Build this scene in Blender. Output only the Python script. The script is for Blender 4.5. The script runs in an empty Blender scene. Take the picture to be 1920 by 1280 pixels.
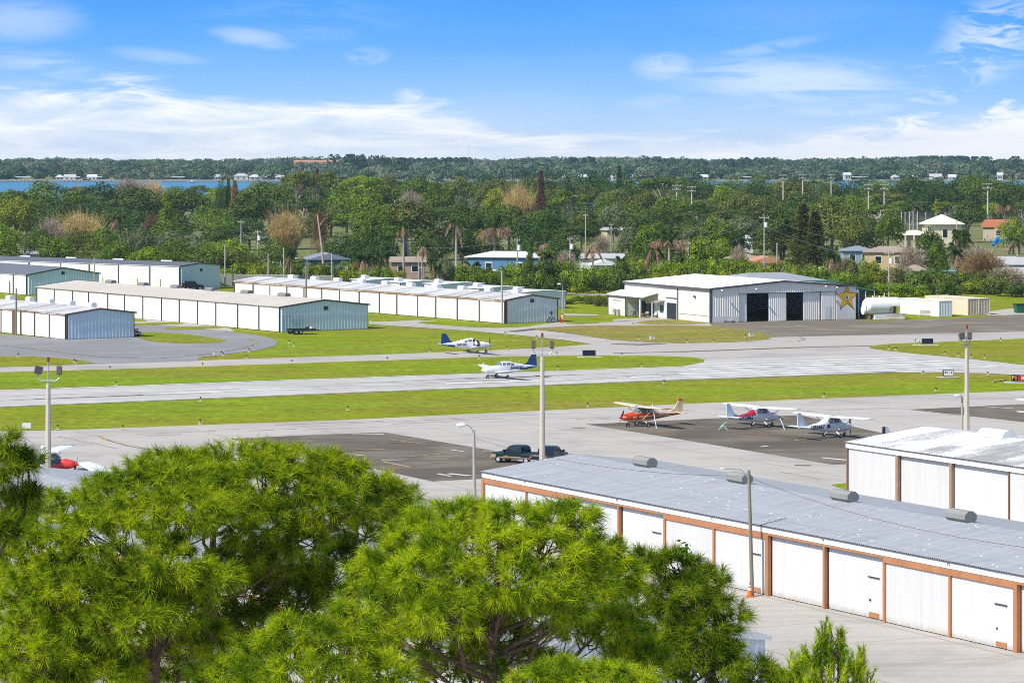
import bpy, math, random
import numpy as np
from mathutils import Vector
R = math.radians
S = bpy.context.scene
C = S.collection

# ------------------------------------------------------------------ camera, light, sky, exposure
F, H, YH = 6100.0, 28.0, 275.0          # focal length in photo pixels, eye height, horizon row
cd = bpy.data.cameras.new('camera'); cam = bpy.data.objects.new('camera', cd); C.objects.link(cam)
cam.location = (0, 0, H); cam.rotation_euler = (R(90), 0, 0)
cd.sensor_width = 36; cd.lens = 36 * F / 1920; cd.shift_y = -(640 - YH) / 1920
cd.clip_start = 1; cd.clip_end = 30000
S.camera = cam
S.view_settings.view_transform = 'Standard'; S.view_settings.look = 'None'
S.view_settings.exposure = 0.54; S.view_settings.gamma = 1
SUN_EL = R(46); TO_SUN = Vector((-0.80 * math.cos(SUN_EL), -0.60 * math.cos(SUN_EL), math.sin(SUN_EL))).normalized()
sl = bpy.data.lights.new('sun', 'SUN'); sl.energy = 4.0; sl.angle = R(0.5); sl.color = (1, .955, .88)
so = bpy.data.objects.new('sun', sl); C.objects.link(so); so.rotation_euler = TO_SUN.to_track_quat('Z', 'Y').to_euler(); so.location = (-60, -60, 90)

def lin(r, g, b):
    f = lambda c: (c / 255 / 12.92) if c / 255 <= .04045 else ((c / 255 + .055) / 1.055) ** 2.4
    return (f(r), f(g), f(b), 1)

class NT:
    """small helper to write node trees"""
    def __init__(s, t): s.t = t; t.nodes.clear()
    def n(s, k, **kw):
        o = s.t.nodes.new(k)
        for a, b in kw.items(): setattr(o, a, b)
        return o
    def put(s, sock, v):
        if hasattr(v, 'is_linked'): s.t.links.new(v, sock)
        elif v is not None: sock.default_value = v
    def m(s, op, a, b=None, c=None, clamp=False):
        o = s.n('ShaderNodeMath', operation=op, use_clamp=clamp); s.put(o.inputs[0], a)
        if b is not None: s.put(o.inputs[1], b)
        if c is not None: s.put(o.inputs[2], c)
        return o.outputs[0]
    def ramp(s, fac, stops, interp='LINEAR'):
        o = s.n('ShaderNodeValToRGB'); cr = o.color_ramp; cr.interpolation = interp
        while len(cr.elements) < len(stops): cr.elements.new(.5)
        for e, (p, c) in zip(cr.elements, stops):
            e.position = p; e.color = c if hasattr(c, '__len__') else (c, c, c, 1)
        s.put(o.inputs[0], fac); return o.outputs[0]
    def mix(s, f, a, b, blend='MIX'):
        o = s.n('ShaderNodeMix', data_type='RGBA', blend_type=blend); s.put(o.inputs[0], f); s.put(o.inputs[6], a); s.put(o.inputs[7], b)
        return o.outputs[2]
    def noise(s, vec, sc, det=4, rough=.55, dist=0.0):
        o = s.n('ShaderNodeTexNoise'); s.put(o.inputs['Vector'], vec); o.inputs['Scale'].default_value = sc
        o.inputs['Detail'].default_value = det; o.inputs['Roughness'].default_value = rough; o.inputs['Distortion'].default_value = dist
        return o.outputs['Fac']
    def xyz(s, a, b, c):
        o = s.n('ShaderNodeCombineXYZ'); s.put(o.inputs[0], a); s.put(o.inputs[1], b); s.put(o.inputs[2], c); return o.outputs[0]
    def sep(s, v):
        o = s.n('ShaderNodeSeparateXYZ'); s.put(o.inputs[0], v); return o.outputs
    def smooth(s, x, a, b):
        o = s.n('ShaderNodeMapRange', interpolation_type='SMOOTHSTEP'); s.put(o.inputs[0], x)
        o.inputs[1].default_value = a; o.inputs[2].default_value = b; return o.outputs[0]
    def mapping(s, v, rot=(0, 0, 0), sc=(1, 1, 1)):
        o = s.n('ShaderNodeMapping'); s.put(o.inputs[0], v); o.inputs[2].default_value = rot; o.inputs[3].default_value = sc; return o.outputs[0]

def make_world():
    w = bpy.data.worlds.new('World'); S.world = w; w.use_nodes = True
    t = NT(w.node_tree)
    out = t.n('ShaderNodeOutputWorld'); bg = t.n('ShaderNodeBackground'); t.t.links.new(bg.outputs[0], out.inputs[0])
    tc = t.n('ShaderNodeTexCoord'); d = tc.outputs['Generated']; x, y, z = t.sep(d)
    sky = t.n('ShaderNodeTexSky', sky_type='NISHITA'); sky.sun_disc = False
    sky.sun_elevation = SUN_EL; sky.sun_rotation = math.atan2(TO_SUN.x, TO_SUN.y); sky.altitude = 0; sky.air_density = 1; sky.dust_density = .6; sky.ozone_density = 1.5
    SK = .115
    nish = t.mix(1.0, sky.outputs[0], (SK, SK, SK, 1), 'MULTIPLY')
    ya = t.m('MAXIMUM', t.m('ABSOLUTE', y), .02)
    px = t.m('ADD', t.m('MULTIPLY', t.m('DIVIDE', x, ya), F), 960)       # degrees of bearing and height, in 1/6100 rad
    py = t.m('SUBTRACT', YH, t.m('MULTIPLY', t.m('DIVIDE', z, ya), F))
    u = t.m('DIVIDE', px, 1920.0)
    v = t.m('DIVIDE', t.m('ADD', py, 100), 400.0)
    uv = t.xyz(px, py, 0)
    wn = t.noise(t.mapping(uv, (0, 0, R(-7)), (1 / 260, 1 / 42, 1)), 1.0, 7, .6, .6)     # streaky
    pn = t.noise(t.mapping(uv, (0, 0, R(8)), (1 / 110, 1 / 34, 1)), 1.0, 8, .62, .8)       # puffy
    bn = t.noise(t.mapping(uv, (0, 0, R(-4)), (1 / 420, 1 / 120, 1)), 1.0, 4, .55, .3)
    grad = t.ramp(t.m('ADD', v, t.m('MULTIPLY', t.m('SUBTRACT', bn, .5), .12)), [(.0, lin(78, 156, 243)), (.25, lin(84, 162, 247)), (.45, lin(106, 175, 250)), (.68, lin(150, 198, 249)), (.85, lin(188, 216, 248)), (.95, lin(208, 226, 248))])
    # the top edge of the low cloud bank against bearing
    edge = t.ramp(u, [(0, .52), (.12, .56), (.24, .62), (.33, .665), (.42, .70), (.50, .82), (.58, .915), (.70, .93), (.80, .86), (.90, .78), (1, .70)], 'EASE')
    es = t.n('ShaderNodeSeparateColor'); t.put(es.inputs[0], edge)
    ey = t.m('MULTIPLY', es.outputs[0], 290)
    dist = t.m('SUBTRACT', py, ey)
    dist = t.m('ADD', dist, t.m('MULTIPLY', t.m('SUBTRACT', wn, .5), 150))
    bank = t.m('MULTIPLY', t.smooth(dist, -14, 38), t.ramp(wn, [(.25, .42), (.6, 1.0)]))
    rightb = t.m('MULTIPLY', t.smooth(px, 1100, 1500), t.smooth(t.m('ADD', t.m('SUBTRACT', py, ey), t.m('MULTIPLY', t.m('SUBTRACT', pn, .5), 190)), -10, 30))
    mask = t.m('MAXIMUM', bank, rightb)
    def blob(cx, cy, rx, ry, amt, nz, rot=0.0, lo=.42, hi=.62):
        a = t.m('SUBTRACT', px, cx); b = t.m('SUBTRACT', py, cy)
        b = t.m('ADD', b, t.m('MULTIPLY', a, rot))
        q = t.m('ADD', t.m('POWER', t.m('DIVIDE', a, rx), 2), t.m('POWER', t.m('DIVIDE', b, ry), 2))
        q = t.m('ADD', q, t.m('MULTIPLY', t.m('SUBTRACT', nz, .5), 3.6))
        s = t.smooth(q, 1.7, -.35)
        return t.m('MULTIPLY', t.m('MULTIPLY', s, t.smooth(nz, lo, hi)), amt * .85)
    for bl in (blob(30, 40, 120, 38, .5, wn, 0, .2, .5), blob(475, 72, 75, 18, .55, wn, -.12, .2, .5), blob(295, 105, 90, 14, .35, wn, -.1, .25, .5),
               blob(70, 120, 110, 30, .5, wn, -.12, .35, .6), blob(770, 182, 34, 17, .9, pn, 0, .38, .55), blob(690, 105, 40, 16, .35, pn, 0, .3, .5), blob(1248, 126, 58, 26, .6, pn, 0, .3, .55),
               blob(1490, 150, 210, 42, .75, wn, -.02, .32, .56), blob(1330, 190, 160, 18, .55, wn, .03, .34, .6), blob(1860, 70, 110, 80, .95, pn, .25, .42, .62),
               blob(1800, 135, 120, 40, .8, pn, .15, .46, .64), blob(1760, 182, 90, 18, .7, pn, .05, .46, .62), blob(1590, 205, 120, 14, .5, wn, .04, .38, .6), blob(1430, 92, 130, 14, .4, wn, .2, .42, .64), blob(560, 40, 200, 50, .16, wn, 0, .4, .6), blob(1500, 30, 300, 50, .14, bn, 0, .4, .7)):
        mask = t.m('MAXIMUM', mask, bl)
    mask = t.m('MAXIMUM', mask, t.smooth(py, 258, 300))
    ccol = t.mix(t.ramp(wn, [(.35, 0.0), (.62, 1.0)]), lin(214, 227, 244), lin(246, 250, 253))
    ccol = t.mix(t.m('MULTIPLY', t.smooth(px, 1000, 1700), .7), ccol, lin(250, 252, 254))
    low = t.mix(1.0, t.mix(mask, grad, ccol), (.755, .755, .755, 1), 'MULTIPLY')
    # full clouds and the deep blue fill the first degrees; the physical sky takes over above
    f = t.smooth(z, .08, .30)
    col = t.mix(f, low, nish)
    t.put(bg.inputs[0], col); bg.inputs[1].default_value = 1.0
    try: w.cycles.sampling_method = 'MANUAL'; w.cycles.sample_map_resolution = 512
    except Exception: pass
make_world()
S.cycles.use_denoising = False; S.cycles.pixel_filter_type = 'BLACKMAN_HARRIS'; S.cycles.filter_width = 1.0; S.cycles.sample_clamp_indirect = 4; S.cycles.max_bounces = 6; S.cycles.diffuse_bounces = 3; S.cycles.glossy_bounces = 2; S.cycles.transmission_bounces = 3; S.cycles.transparent_max_bounces = 8; S.cycles.volume_bounces = 0

# ------------------------------------------------------------------ helpers
def G(x, y, z=0.0):
    """ground point seen at photo pixel x, y"""
    d = F * (H - z) / (y - YH); return ((x - 960) * d / F, d, z)
def P(x, y, d): return ((x - 960) * d / F, d, H - (y - YH) * d / F)

class MB:
    def __init__(s): s.v = []; s.f = []; s.m = []
    def add(s, vs, fs, mi=0):
        k = len(s.v); s.v += [tuple(p) for p in vs]; s.f += [tuple(i + k for i in q) for q in fs]; s.m += [mi] * len(fs); return s
    def box(s, x0, x1, y0, y1, z0, z1, mi=0):
        return s.add([(x0, y0, z0), (x1, y0, z0), (x1, y1, z0), (x0, y1, z0), (x0, y0, z1), (x1, y0, z1), (x1, y1, z1), (x0, y1, z1)],
                     [(0, 3, 2, 1), (4, 5, 6, 7), (0, 1, 5, 4), (1, 2, 6, 5), (2, 3, 7, 6), (3, 0, 4, 7)], mi)
    def cbox(s, c, sz, rz=0, mi=0, ry=0):
        o = []
        for dz in (-.5, .5):
            for dx, dy in ((-.5, -.5), (.5, -.5), (.5, .5), (-.5, .5)):
                x, y, z = dx * sz[0], dy * sz[1], dz * sz[2]
                x, z = x * math.cos(ry) + z * math.sin(ry), -x * math.sin(ry) + z * math.cos(ry)
                o.append((c[0] + x * math.cos(rz) - y * math.sin(rz), c[1] + x * math.sin(rz) + y * math.cos(rz), c[2] + z))
        return s.add(o, [(0, 3, 2, 1), (4, 5, 6, 7), (0, 1, 5, 4), (1, 2, 6, 5), (2, 3, 7, 6), (3, 0, 4, 7)], mi)
    def ext(s, poly, vec, mi=0):
        n = len(poly); p2 = [(p[0] + vec[0], p[1] + vec[1], p[2] + vec[2]) for p in poly]
        return s.add(list(poly) + p2, [tuple(range(n - 1, -1, -1)), tuple(range(n, 2 * n))] + [(i, (i + 1) % n, n + (i + 1) % n, n + i) for i in range(n)], mi)
    def tube(s, pts, rad, n=8, mi=0):
        pts = [Vector(p) for p in pts]; rad = rad if hasattr(rad, '__len__') else [rad] * len(pts); vs = []; fs = []
        for i, p in enumerate(pts):
            t = (pts[min(i + 1, len(pts) - 1)] - pts[max(i - 1, 0)])
            t = t.normalized() if t.length > 1e-9 else Vector((0, 0, 1))
            a = t.cross(Vector((0, 0, 1)) if abs(t.z) < .9 else Vector((1, 0, 0))).normalized(); b = t.cross(a)
            for k in range(n):
                q = 2 * math.pi * k / n; vs.append(p + (a * math.cos(q) + b * math.sin(q)) * rad[i])
        for i in range(len(pts) - 1):
            for k in range(n): fs.append((i * n + k, i * n + (k + 1) % n, (i + 1) * n + (k + 1) % n, (i + 1) * n + k))
        fs.append(tuple(range(n - 1, -1, -1))); fs.append(tuple(range((len(pts) - 1) * n, len(pts) * n)))
        return s.add(vs, fs, mi)
    def ball(s, c, r, n=10, mi=0, sc=(1, 1, 1)):
        vs = []; fs = []; m = n // 2 + 1
        for i in range(m + 1):
            a = math.pi * i / m
            for k in range(n):
                q = 2 * math.pi * k / n; vs.append((c[0] + r * sc[0] * math.sin(a) * math.cos(q), c[1] + r * sc[1] * math.sin(a) * math.sin(q), c[2] + r * sc[2] * math.cos(a)))
        for i in range(m):
            for k in range(n): fs.append((i * n + k, i * n + (k + 1) % n, (i + 1) * n + (k + 1) % n, (i + 1) * n + k))
        return s.add(vs, fs, mi)
    def build(s, name, mats, parent=None, smooth=False):
        me = bpy.data.meshes.new(name); me.from_pydata(s.v, [], s.f)
        for m in (mats if isinstance(mats, (list, tuple)) else [mats]): me.materials.append(m)
        if any(s.m): me.polygons.foreach_set('material_index', s.m)
        if smooth: me.polygons.foreach_set('use_smooth', [True] * len(s.f))
        me.update(); return link(name, me, parent)
def link(name, me, parent=None):
    o = bpy.data.objects.new(name, me); C.objects.link(o)
    if parent: o.parent = parent
    return o
def tag(o, label=None, cat=None, group=None, kind=None):
    for k, v in (('label', label), ('category', cat), ('group', group), ('kind', kind)):
        if v: o[k] = v
    return o
def thing(name, label, cat, loc=(0, 0, 0), rz=0.0, group=None):
    o = bpy.data.objects.new(name, None); C.objects.link(o); o.location = loc; o.rotation_euler = (0, 0, rz); o.empty_display_size = .3
    return tag(o, label, cat, group)
def bulk(name, verts, quads, mats, parent=None, idx=None):
    """mesh from numpy arrays (all faces quads, or tris)"""
    me = bpy.data.meshes.new(name); n = quads.shape[1]
    me.vertices.add(len(verts)); me.vertices.foreach_set('co', np.asarray(verts, np.float32).ravel())
    me.loops.add(quads.size); me.loops.foreach_set('vertex_index', np.asarray(quads, np.int32).ravel())
    me.polygons.add(len(quads)); me.polygons.foreach_set('loop_start', np.arange(0, quads.size, n, dtype=np.int32))
    try: me.polygons.foreach_set('loop_total', np.full(len(quads), n, np.int32))
    except Exception: pass
    for m in (mats if isinstance(mats, (list, tuple)) else [mats]): me.materials.append(m)
    if idx is not None: me.polygons.foreach_set('material_index', np.asarray(idx, np.int32))
    me.update(calc_edges=True); me.validate()
    return me

def text_geo(txt, size):
    cu = bpy.data.curves.new('text', 'FONT'); cu.body = txt; cu.size = size; cu.align_x = 'CENTER'; cu.align_y = 'CENTER'; cu.offset = size * .035
    o = bpy.data.objects.new('text', cu); C.objects.link(o); bpy.context.view_layer.update()
    me = bpy.data.meshes.new_from_object(o.evaluated_get(bpy.context.evaluated_depsgraph_get()))
    vs = [tuple(v.co) for v in me.vertices]; fs = [tuple(p.vertices) for p in me.polygons]
    bpy.data.objects.remove(o); bpy.data.curves.remove(cu); bpy.data.meshes.remove(me)
    return vs, fs

# ------------------------------------------------------------------ materials
MC = {}
def mat(name, col, rough=.75, spec=.25, metal=0.0, nsc=2.0, amt=.14, col2=None, stretch=(1, 1, 1), rot=0.0, lo=.42, hi=.66, bump=0.0, bsc=8.0, emit=None, obj_rand=0.0, fine=None):
    if name in MC: return MC[name]
    m = bpy.data.materials.new(name); m.use_nodes = True; t = NT(m.node_tree); MC[name] = m
    out = t.n('ShaderNodeOutputMaterial'); b = t.n('ShaderNodeBsdfPrincipled'); t.t.links.new(b.outputs[0], out.inputs[0])
    tc = t.n('ShaderNodeTexCoord').outputs['Object']; v = t.mapping(tc, (0, 0, rot), stretch)
    c = col if len(col) == 4 else (*col, 1)
    n1 = t.noise(v, nsc, 5, .6)
    k = t.ramp(n1, [(.25, 1 - amt), (.75, 1 + amt * .6)])
    base = t.mix(1.0, c, k, 'MULTIPLY')
    if col2:
        n2 = t.noise(v, nsc * .37 + .013, 6, .65, .4); base = t.mix(t.smooth(n2, lo, hi), base, col2 if len(col2) == 4 else (*col2, 1))
    if fine:
        n3 = t.noise(tc, fine[0], 3, .7); base = t.mix(1.0, base, t.ramp(n3, [(.3, 1 - fine[1]), (.7, 1 + fine[1])]), 'MULTIPLY')
    if obj_rand:
        oi = t.n('ShaderNodeObjectInfo').outputs['Random']; base = t.mix(1.0, base, t.ramp(oi, [(0, 1 - obj_rand), (1, 1 + obj_rand * .7)]), 'MULTIPLY')
    t.put(b.inputs['Base Color'], base); b.inputs['Roughness'].default_value = rough; b.inputs['Metallic'].default_value = metal
    b.inputs['Specular IOR Level'].default_value = spec
    if bump:
        bp = t.n('ShaderNodeBump'); bp.inputs['Strength'].default_value = bump; bp.inputs['Distance'].default_value = .05
        t.put(bp.inputs['Height'], t.noise(tc, bsc, 4, .6)); t.t.links.new(bp.outputs[0], b.inputs['Normal'])
    if emit: b.inputs['Emission Color'].default_value = emit; b.inputs['Emission Strength'].default_value = 1
    return m
RW = R(-26.5)       # runway bearing for streaks (texture space)
def leaf(name, c1, c2, trans=.35, sc=.5, rand=.25, c3=None):
    if name in MC: return MC[name]
    m = bpy.data.materials.new(name); m.use_nodes = True; t = NT(m.node_tree); MC[name] = m
    out = t.n('ShaderNodeOutputMaterial'); tc = t.n('ShaderNodeTexCoord').outputs['Object']
    oi = t.n('ShaderNodeObjectInfo').outputs['Random']
    n = t.noise(t.mapping(tc), sc, 3, .7); col = t.mix(t.smooth(n, .38, .62), (*c1, 1), (*c2, 1))
    n2 = t.noise(tc, sc * 7, 2, .6); col = t.mix(1.0, col, t.ramp(n2, [(.3, .62), (.7, 1.3)]), 'MULTIPLY')
    if c3: col = t.mix(t.smooth(t.noise(tc, sc * 1.7, 3, .6, .5), .6, .72), col, (*c3, 1))
    if rand: col = t.mix(1.0, col, t.ramp(oi, [(0, 1 - rand), (1, 1 + rand)]), 'MULTIPLY')
    d = t.n('ShaderNodeBsdfPrincipled'); t.put(d.inputs['Base Color'], col); d.inputs['Roughness'].default_value = .6; d.inputs['Specular IOR Level'].default_value = .10
    tr = t.n('ShaderNodeBsdfTranslucent'); t.put(tr.inputs[0], t.mix(1.0, col, (1.25, 1.3, .6, 1), 'MULTIPLY'))
    mx = t.n('ShaderNodeMixShader'); mx.inputs[0].default_value = trans; t.t.links.new(d.outputs[0], mx.inputs[1]); t.t.links.new(tr.outputs[0], mx.inputs[2]); t.t.links.new(mx.outputs[0], out.inputs[0])
    return m
def net(name, col, alpha):
    if name in MC: return MC[name]
    m = bpy.data.materials.new(name); m.use_nodes = True; t = NT(m.node_tree); MC[name] = m
    out = t.n('ShaderNodeOutputMaterial'); d = t.n('ShaderNodeBsdfDiffuse'); d.inputs[0].default_value = (*col, 1); tr = t.n('ShaderNodeBsdfTransparent')
    mx = t.n('ShaderNodeMixShader'); mx.inputs[0].default_value = alpha; t.t.links.new(tr.outputs[0], mx.inputs[1]); t.t.links.new(d.outputs[0], mx.inputs[2]); t.t.links.new(mx.outputs[0], out.inputs[0])
    return m
def dirtywall(name, col, dirt, zdirt=.45, streak=.08):
    """painted sheet metal: vertical streaks, a dirty splash line along the foot"""
    if name in MC: return MC[name]
    m = bpy.data.materials.new(name); m.use_nodes = True; t = NT(m.node_tree); MC[name] = m
    out = t.n('ShaderNodeOutputMaterial'); b = t.n('ShaderNodeBsdfPrincipled'); t.t.links.new(b.outputs[0], out.inputs[0])
    tc = t.n('ShaderNodeTexCoord').outputs['Object']; x, y, z = t.sep(tc)
    st = t.noise(t.mapping(tc, (0, 0, 0), (2.2, 2.2, .12)), 1.0, 5, .7)
    base = t.mix(1.0, (*col, 1), t.ramp(st, [(.3, 1 - streak), (.65, 1.0)]), 'MULTIPLY')
    base = t.mix(1.0, base, t.ramp(t.n('ShaderNodeObjectInfo').outputs['Random'], [(0, (.95, .94, .925, 1)), (.5, (1, 1, 1, 1)), (1, (1.03, 1.03, 1.04, 1))]), 'MULTIPLY')
    n = t.noise(tc, 3.0, 5, .7)
    k = t.smooth(t.m('ADD', z, t.m('MULTIPLY', t.m('SUBTRACT', n, .5), zdirt * 1.6)), zdirt, 0.02)
    base = t.mix(t.m('MULTIPLY', k, .6), base, (*dirt, 1))
    t.put(b.inputs['Base Color'], base); b.inputs['Roughness'].default_value = .6; b.inputs['Specular IOR Level'].default_value = .2
    return m

def grassmat(name, base, lush, brown, brown_lo=.52):
    m = bpy.data.materials.new(name); m.use_nodes = True; t = NT(m.node_tree); MC[name] = m
    out = t.n('ShaderNodeOutputMaterial'); b = t.n('ShaderNodeBsdfPrincipled'); t.t.links.new(b.outputs[0], out.inputs[0])
    tc = t.n('ShaderNodeTexCoord').outputs['Object']; v = t.mapping(tc, (0, 0, RW), (.35, 1.3, 1))
    n1 = t.noise(v, .045, 6, .6, .5); n2 = t.noise(t.mapping(tc, (0, 0, RW), (.12, 1.0, 1)), .11, 6, .65); n3 = t.noise(tc, .9, 5, .75); n4 = t.noise(tc, .16, 4, .6, .3)
    c = t.mix(t.smooth(n1, .38, .66), (*base, 1), (*lush, 1))
    c = t.mix(t.m('MULTIPLY', t.smooth(n2, brown_lo - .05, brown_lo + .14), .65), c, (*brown, 1))
    n6 = t.noise(t.mapping(tc, (0, 0, RW), (.05, .35, 1)), 1.0, 6, .75, .3); c = t.mix(1.0, c, t.ramp(n6, [(.3, .80), (.7, 1.2)]), 'MULTIPLY')
    c = t.mix(1.0, c, t.ramp(n3, [(.28, .52), (.72, 1.45)]), 'MULTIPLY')
    c = t.mix(1.0, c, t.ramp(n4, [(.3, .86), (.7, 1.12)]), 'MULTIPLY')
    t.put(b.inputs['Base Color'], c); b.inputs['Roughness'].default_value = .9; b.inputs['Specular IOR Level'].default_value = .05
    bp = t.n('ShaderNodeBump'); bp.inputs['Strength'].default_value = .6; bp.inputs['Distance'].default_value = .12; t.put(bp.inputs['Height'], t.noise(tc, 2.2, 4, .7)); t.t.links.new(bp.outputs[0], b.inputs['Normal'])
    return m
def pavemat(name, col, col2, joint=0.0, streak=.1, lo=.46, hi=.66, dark=None):
    """paving: streaks along the traffic direction, blotches, slab joints, cracks"""
    m = bpy.data.materials.new(name); m.use_nodes = True; t = NT(m.node_tree); MC[name] = m
    out = t.n('ShaderNodeOutputMaterial'); b = t.n('ShaderNodeBsdfPrincipled'); t.t.links.new(b.outputs[0], out.inputs[0])
    tc = t.n('ShaderNodeTexCoord').outputs['Object']; v = t.mapping(tc, (0, 0, RW), (1, 1, 1))
    n1 = t.noise(t.mapping(tc, (0, 0, RW), (.03, .9, 1)), 1.0, 6, .65); n2 = t.noise(v, .09, 7, .62, .6); n3 = t.noise(tc, 2.5, 4, .7)
    c = t.mix(t.smooth(n2, lo, hi), (*col, 1), (*col2, 1))
    c = t.mix(1.0, c, t.ramp(n1, [(.3, 1 - streak), (.7, 1 + streak)]), 'MULTIPLY')
    c = t.mix(1.0, c, t.ramp(n3, [(.3, .93), (.7, 1.07)]), 'MULTIPLY')
    if dark:
        n5 = t.noise(t.mapping(tc, (0, 0, RW), (.25, 1.2, 1)), .05, 6, .7, .8); c = t.mix(t.m('MULTIPLY', t.smooth(n5, .56, .74), dark[1]), c, (*dark[0], 1))
    if joint:
        x, y, z = t.sep(v)
        for a, p in ((x, 11.0), (y, 7.6)):
            fr = t.m('ABSOLUTE', t.m('SUBTRACT', t.m('FRACT', t.m('DIVIDE', a, p)), .5)); c = t.mix(t.m('MULTIPLY', t.m('LESS_THAN', fr, .012), joint), c, (col[0] * .55, col[1] * .55, col[2] * .55, 1))
    t.put(b.inputs['Base Color'], c); b.inputs['Roughness'].default_value = .88; b.inputs['Specular IOR Level'].default_value = .12
    return m

grass = grassmat('grass', (.20, .212, .010), (.17, .25, .006), (.235, .19, .04))
grass_dry = grassmat('grass_dry', (.22, .20, .03), (.19, .22, .018), (.26, .19, .07), .42)
concrete = pavemat('concrete', (.415, .385, .345), (.345, .32, .288), .5, .10, dark=((.235, .22, .205), .6))
runway_m = pavemat('runway_concrete', (.415, .395, .36), (.475, .455, .42), .25, .16, dark=((.29, .28, .275), .6))
taxi_m = pavemat('taxiway_concrete', (.40, .37, .33), (.335, .312, .285), .3, .12, dark=((.25, .235, .225), .5))
asphalt = pavemat('grey_asphalt', (.225, .22, .22), (.265, .26, .255), .0, .12)
brownasph = pavemat('brown_asphalt', (.165, .138, .105), (.23, .198, .155), .0, .24, dark=((.10, .08, .068), .6))
darkasph = pavemat('dark_asphalt', (.112, .093, .07), (.175, .15, .115), .0, .26, lo=.42, hi=.62, dark=((.07, .056, .047), .6))
paint_w = mat('white_paint', (.62, .61, .59), .8, nsc=.6, amt=.25, col2=(.38, .37, .355), lo=.42, hi=.7)
paint_y = mat('yellow_paint', (.40, .26, .11), .8, nsc=1.6, amt=.3, col2=(.20, .165, .14), lo=.42, hi=.58)
paint_r = mat('red_paint', (.45, .16, .10), .8, nsc=.5, amt=.2)

def corrmat(name, col, period=.22, groove=.16, specks=.5, worn=None):
    """corrugated sheet roof: shade of the valleys painted in as stripes, pale fastener rows, sheet to sheet differences"""
    m = bpy.data.materials.new(name); m.use_nodes = True; t = NT(m.node_tree); MC[name] = m
    out = t.n('ShaderNodeOutputMaterial'); b = t.n('ShaderNodeBsdfPrincipled'); t.t.links.new(b.outputs[0], out.inputs[0])
    tc = t.n('ShaderNodeTexCoord').outputs['Object']; x, y, z = t.sep(tc)
    c = t.mix(1.0, (*col, 1), t.ramp(t.noise(t.mapping(tc, (0, 0, 0), (.25, 1.6, 1)), 1.0, 5, .7), [(.3, .86), (.7, 1.12)]), 'MULTIPLY')
    if worn:
        n = t.noise(t.mapping(tc, (0, 0, 0), (.5, 1.2, 1)), .16, 3, .6); n2 = t.noise(tc, 3.2, 5, .8)
        c = t.mix(t.smooth(t.m('ADD', t.m('MULTIPLY', n, 1.3), t.m('MULTIPLY', n2, .55)), .86, 1.06), c, (*worn, 1))
    gv = t.m('ABSOLUTE', t.m('SUBTRACT', t.m('FRACT', t.m('DIVIDE', y, period)), .5))
    c = t.mix(1.0, c, t.ramp(gv, [(.1, 1.0 + groove * .5), (.45, 1.0 - groove)]), 'MULTIPLY')  # corrugation shading put into the colour, darker in the valleys
    lap = t.m('LESS_THAN', t.m('ABSOLUTE', t.m('SUBTRACT', t.m('FRACT', t.m('DIVIDE', x, 2.6)), .5)), .012); c = t.mix(t.m('MULTIPLY', lap, .35), c, (.1, .1, .11, 1))
    v = t.n('ShaderNodeTexVoronoi'); v.inputs['Scale'].default_value = 1.15; t.put(v.inputs['Vector'], tc)
    c = t.mix(t.m('MULTIPLY', t.m('LESS_THAN', v.outputs['Distance'], .11), specks), c, (.9, .92, .95, 1))
    st = t.noise(t.mapping(tc, (0, 0, 0), (3.0, .35, 1)), 2.0, 3, .7); c = t.mix(t.m('MULTIPLY', t.smooth(st, .60, .72), .25), c, (.75, .78, .82, 1))
    t.put(b.inputs['Base Color'], c); b.inputs['Roughness'].default_value = .5; b.inputs['Specular IOR Level'].default_value = .3
    return m

# ------------------------------------------------------------------ ground, paving, water
def smooth_px(pts, k=4):
    o = []; n = len(pts)
    for i in range(n):
        p0, p1, p2, p3 = (np.array(pts[(i + j - 1) % n], float) for j in range(4))
        for s in range(k):
            t = s / k; o.append(tuple(.5 * (2 * p1 + (p2 - p0) * t + (2 * p0 - 5 * p1 + 4 * p2 - p3) * t * t + (3 * p1 - p0 - 3 * p2 + p3) * t ** 3)))
    return o
def sheet(name, pxs, m, z, kind='structure', smooth=0, world=None):
    pts = [G(*p)[:2] for p in (smooth_px(pxs, smooth) if smooth else pxs)] if pxs else []
    pts = pts + (world or [])
    if 'lawn' in name:      # ragged turf edge
        rj = random.Random(len(name) + len(pts)); q = []
        for (xa, ya), (xb, yb) in zip(pts, pts[1:] + pts[:1]):
            L = math.hypot(xb - xa, yb - ya); k = max(1, min(160, int(L / 2.2)))
            for i in range(k):
                f = i / k; q.append((xa + (xb - xa) * f + rj.uniform(-.12, .12), ya + (yb - ya) * f + rj.uniform(-.45, .45)))
        pts = q
    b = MB(); b.add([(x, y, z) for x, y in pts], [tuple(range(len(pts)))])
    o = b.build(name, m)
    a = sum(pts[i][0] * pts[(i + 1) % len(pts)][1] - pts[(i + 1) % len(pts)][0] * pts[i][1] for i in range(len(pts)))
    if a < 0: o.data.flip_normals()
    o['kind'] = kind; return o

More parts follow.
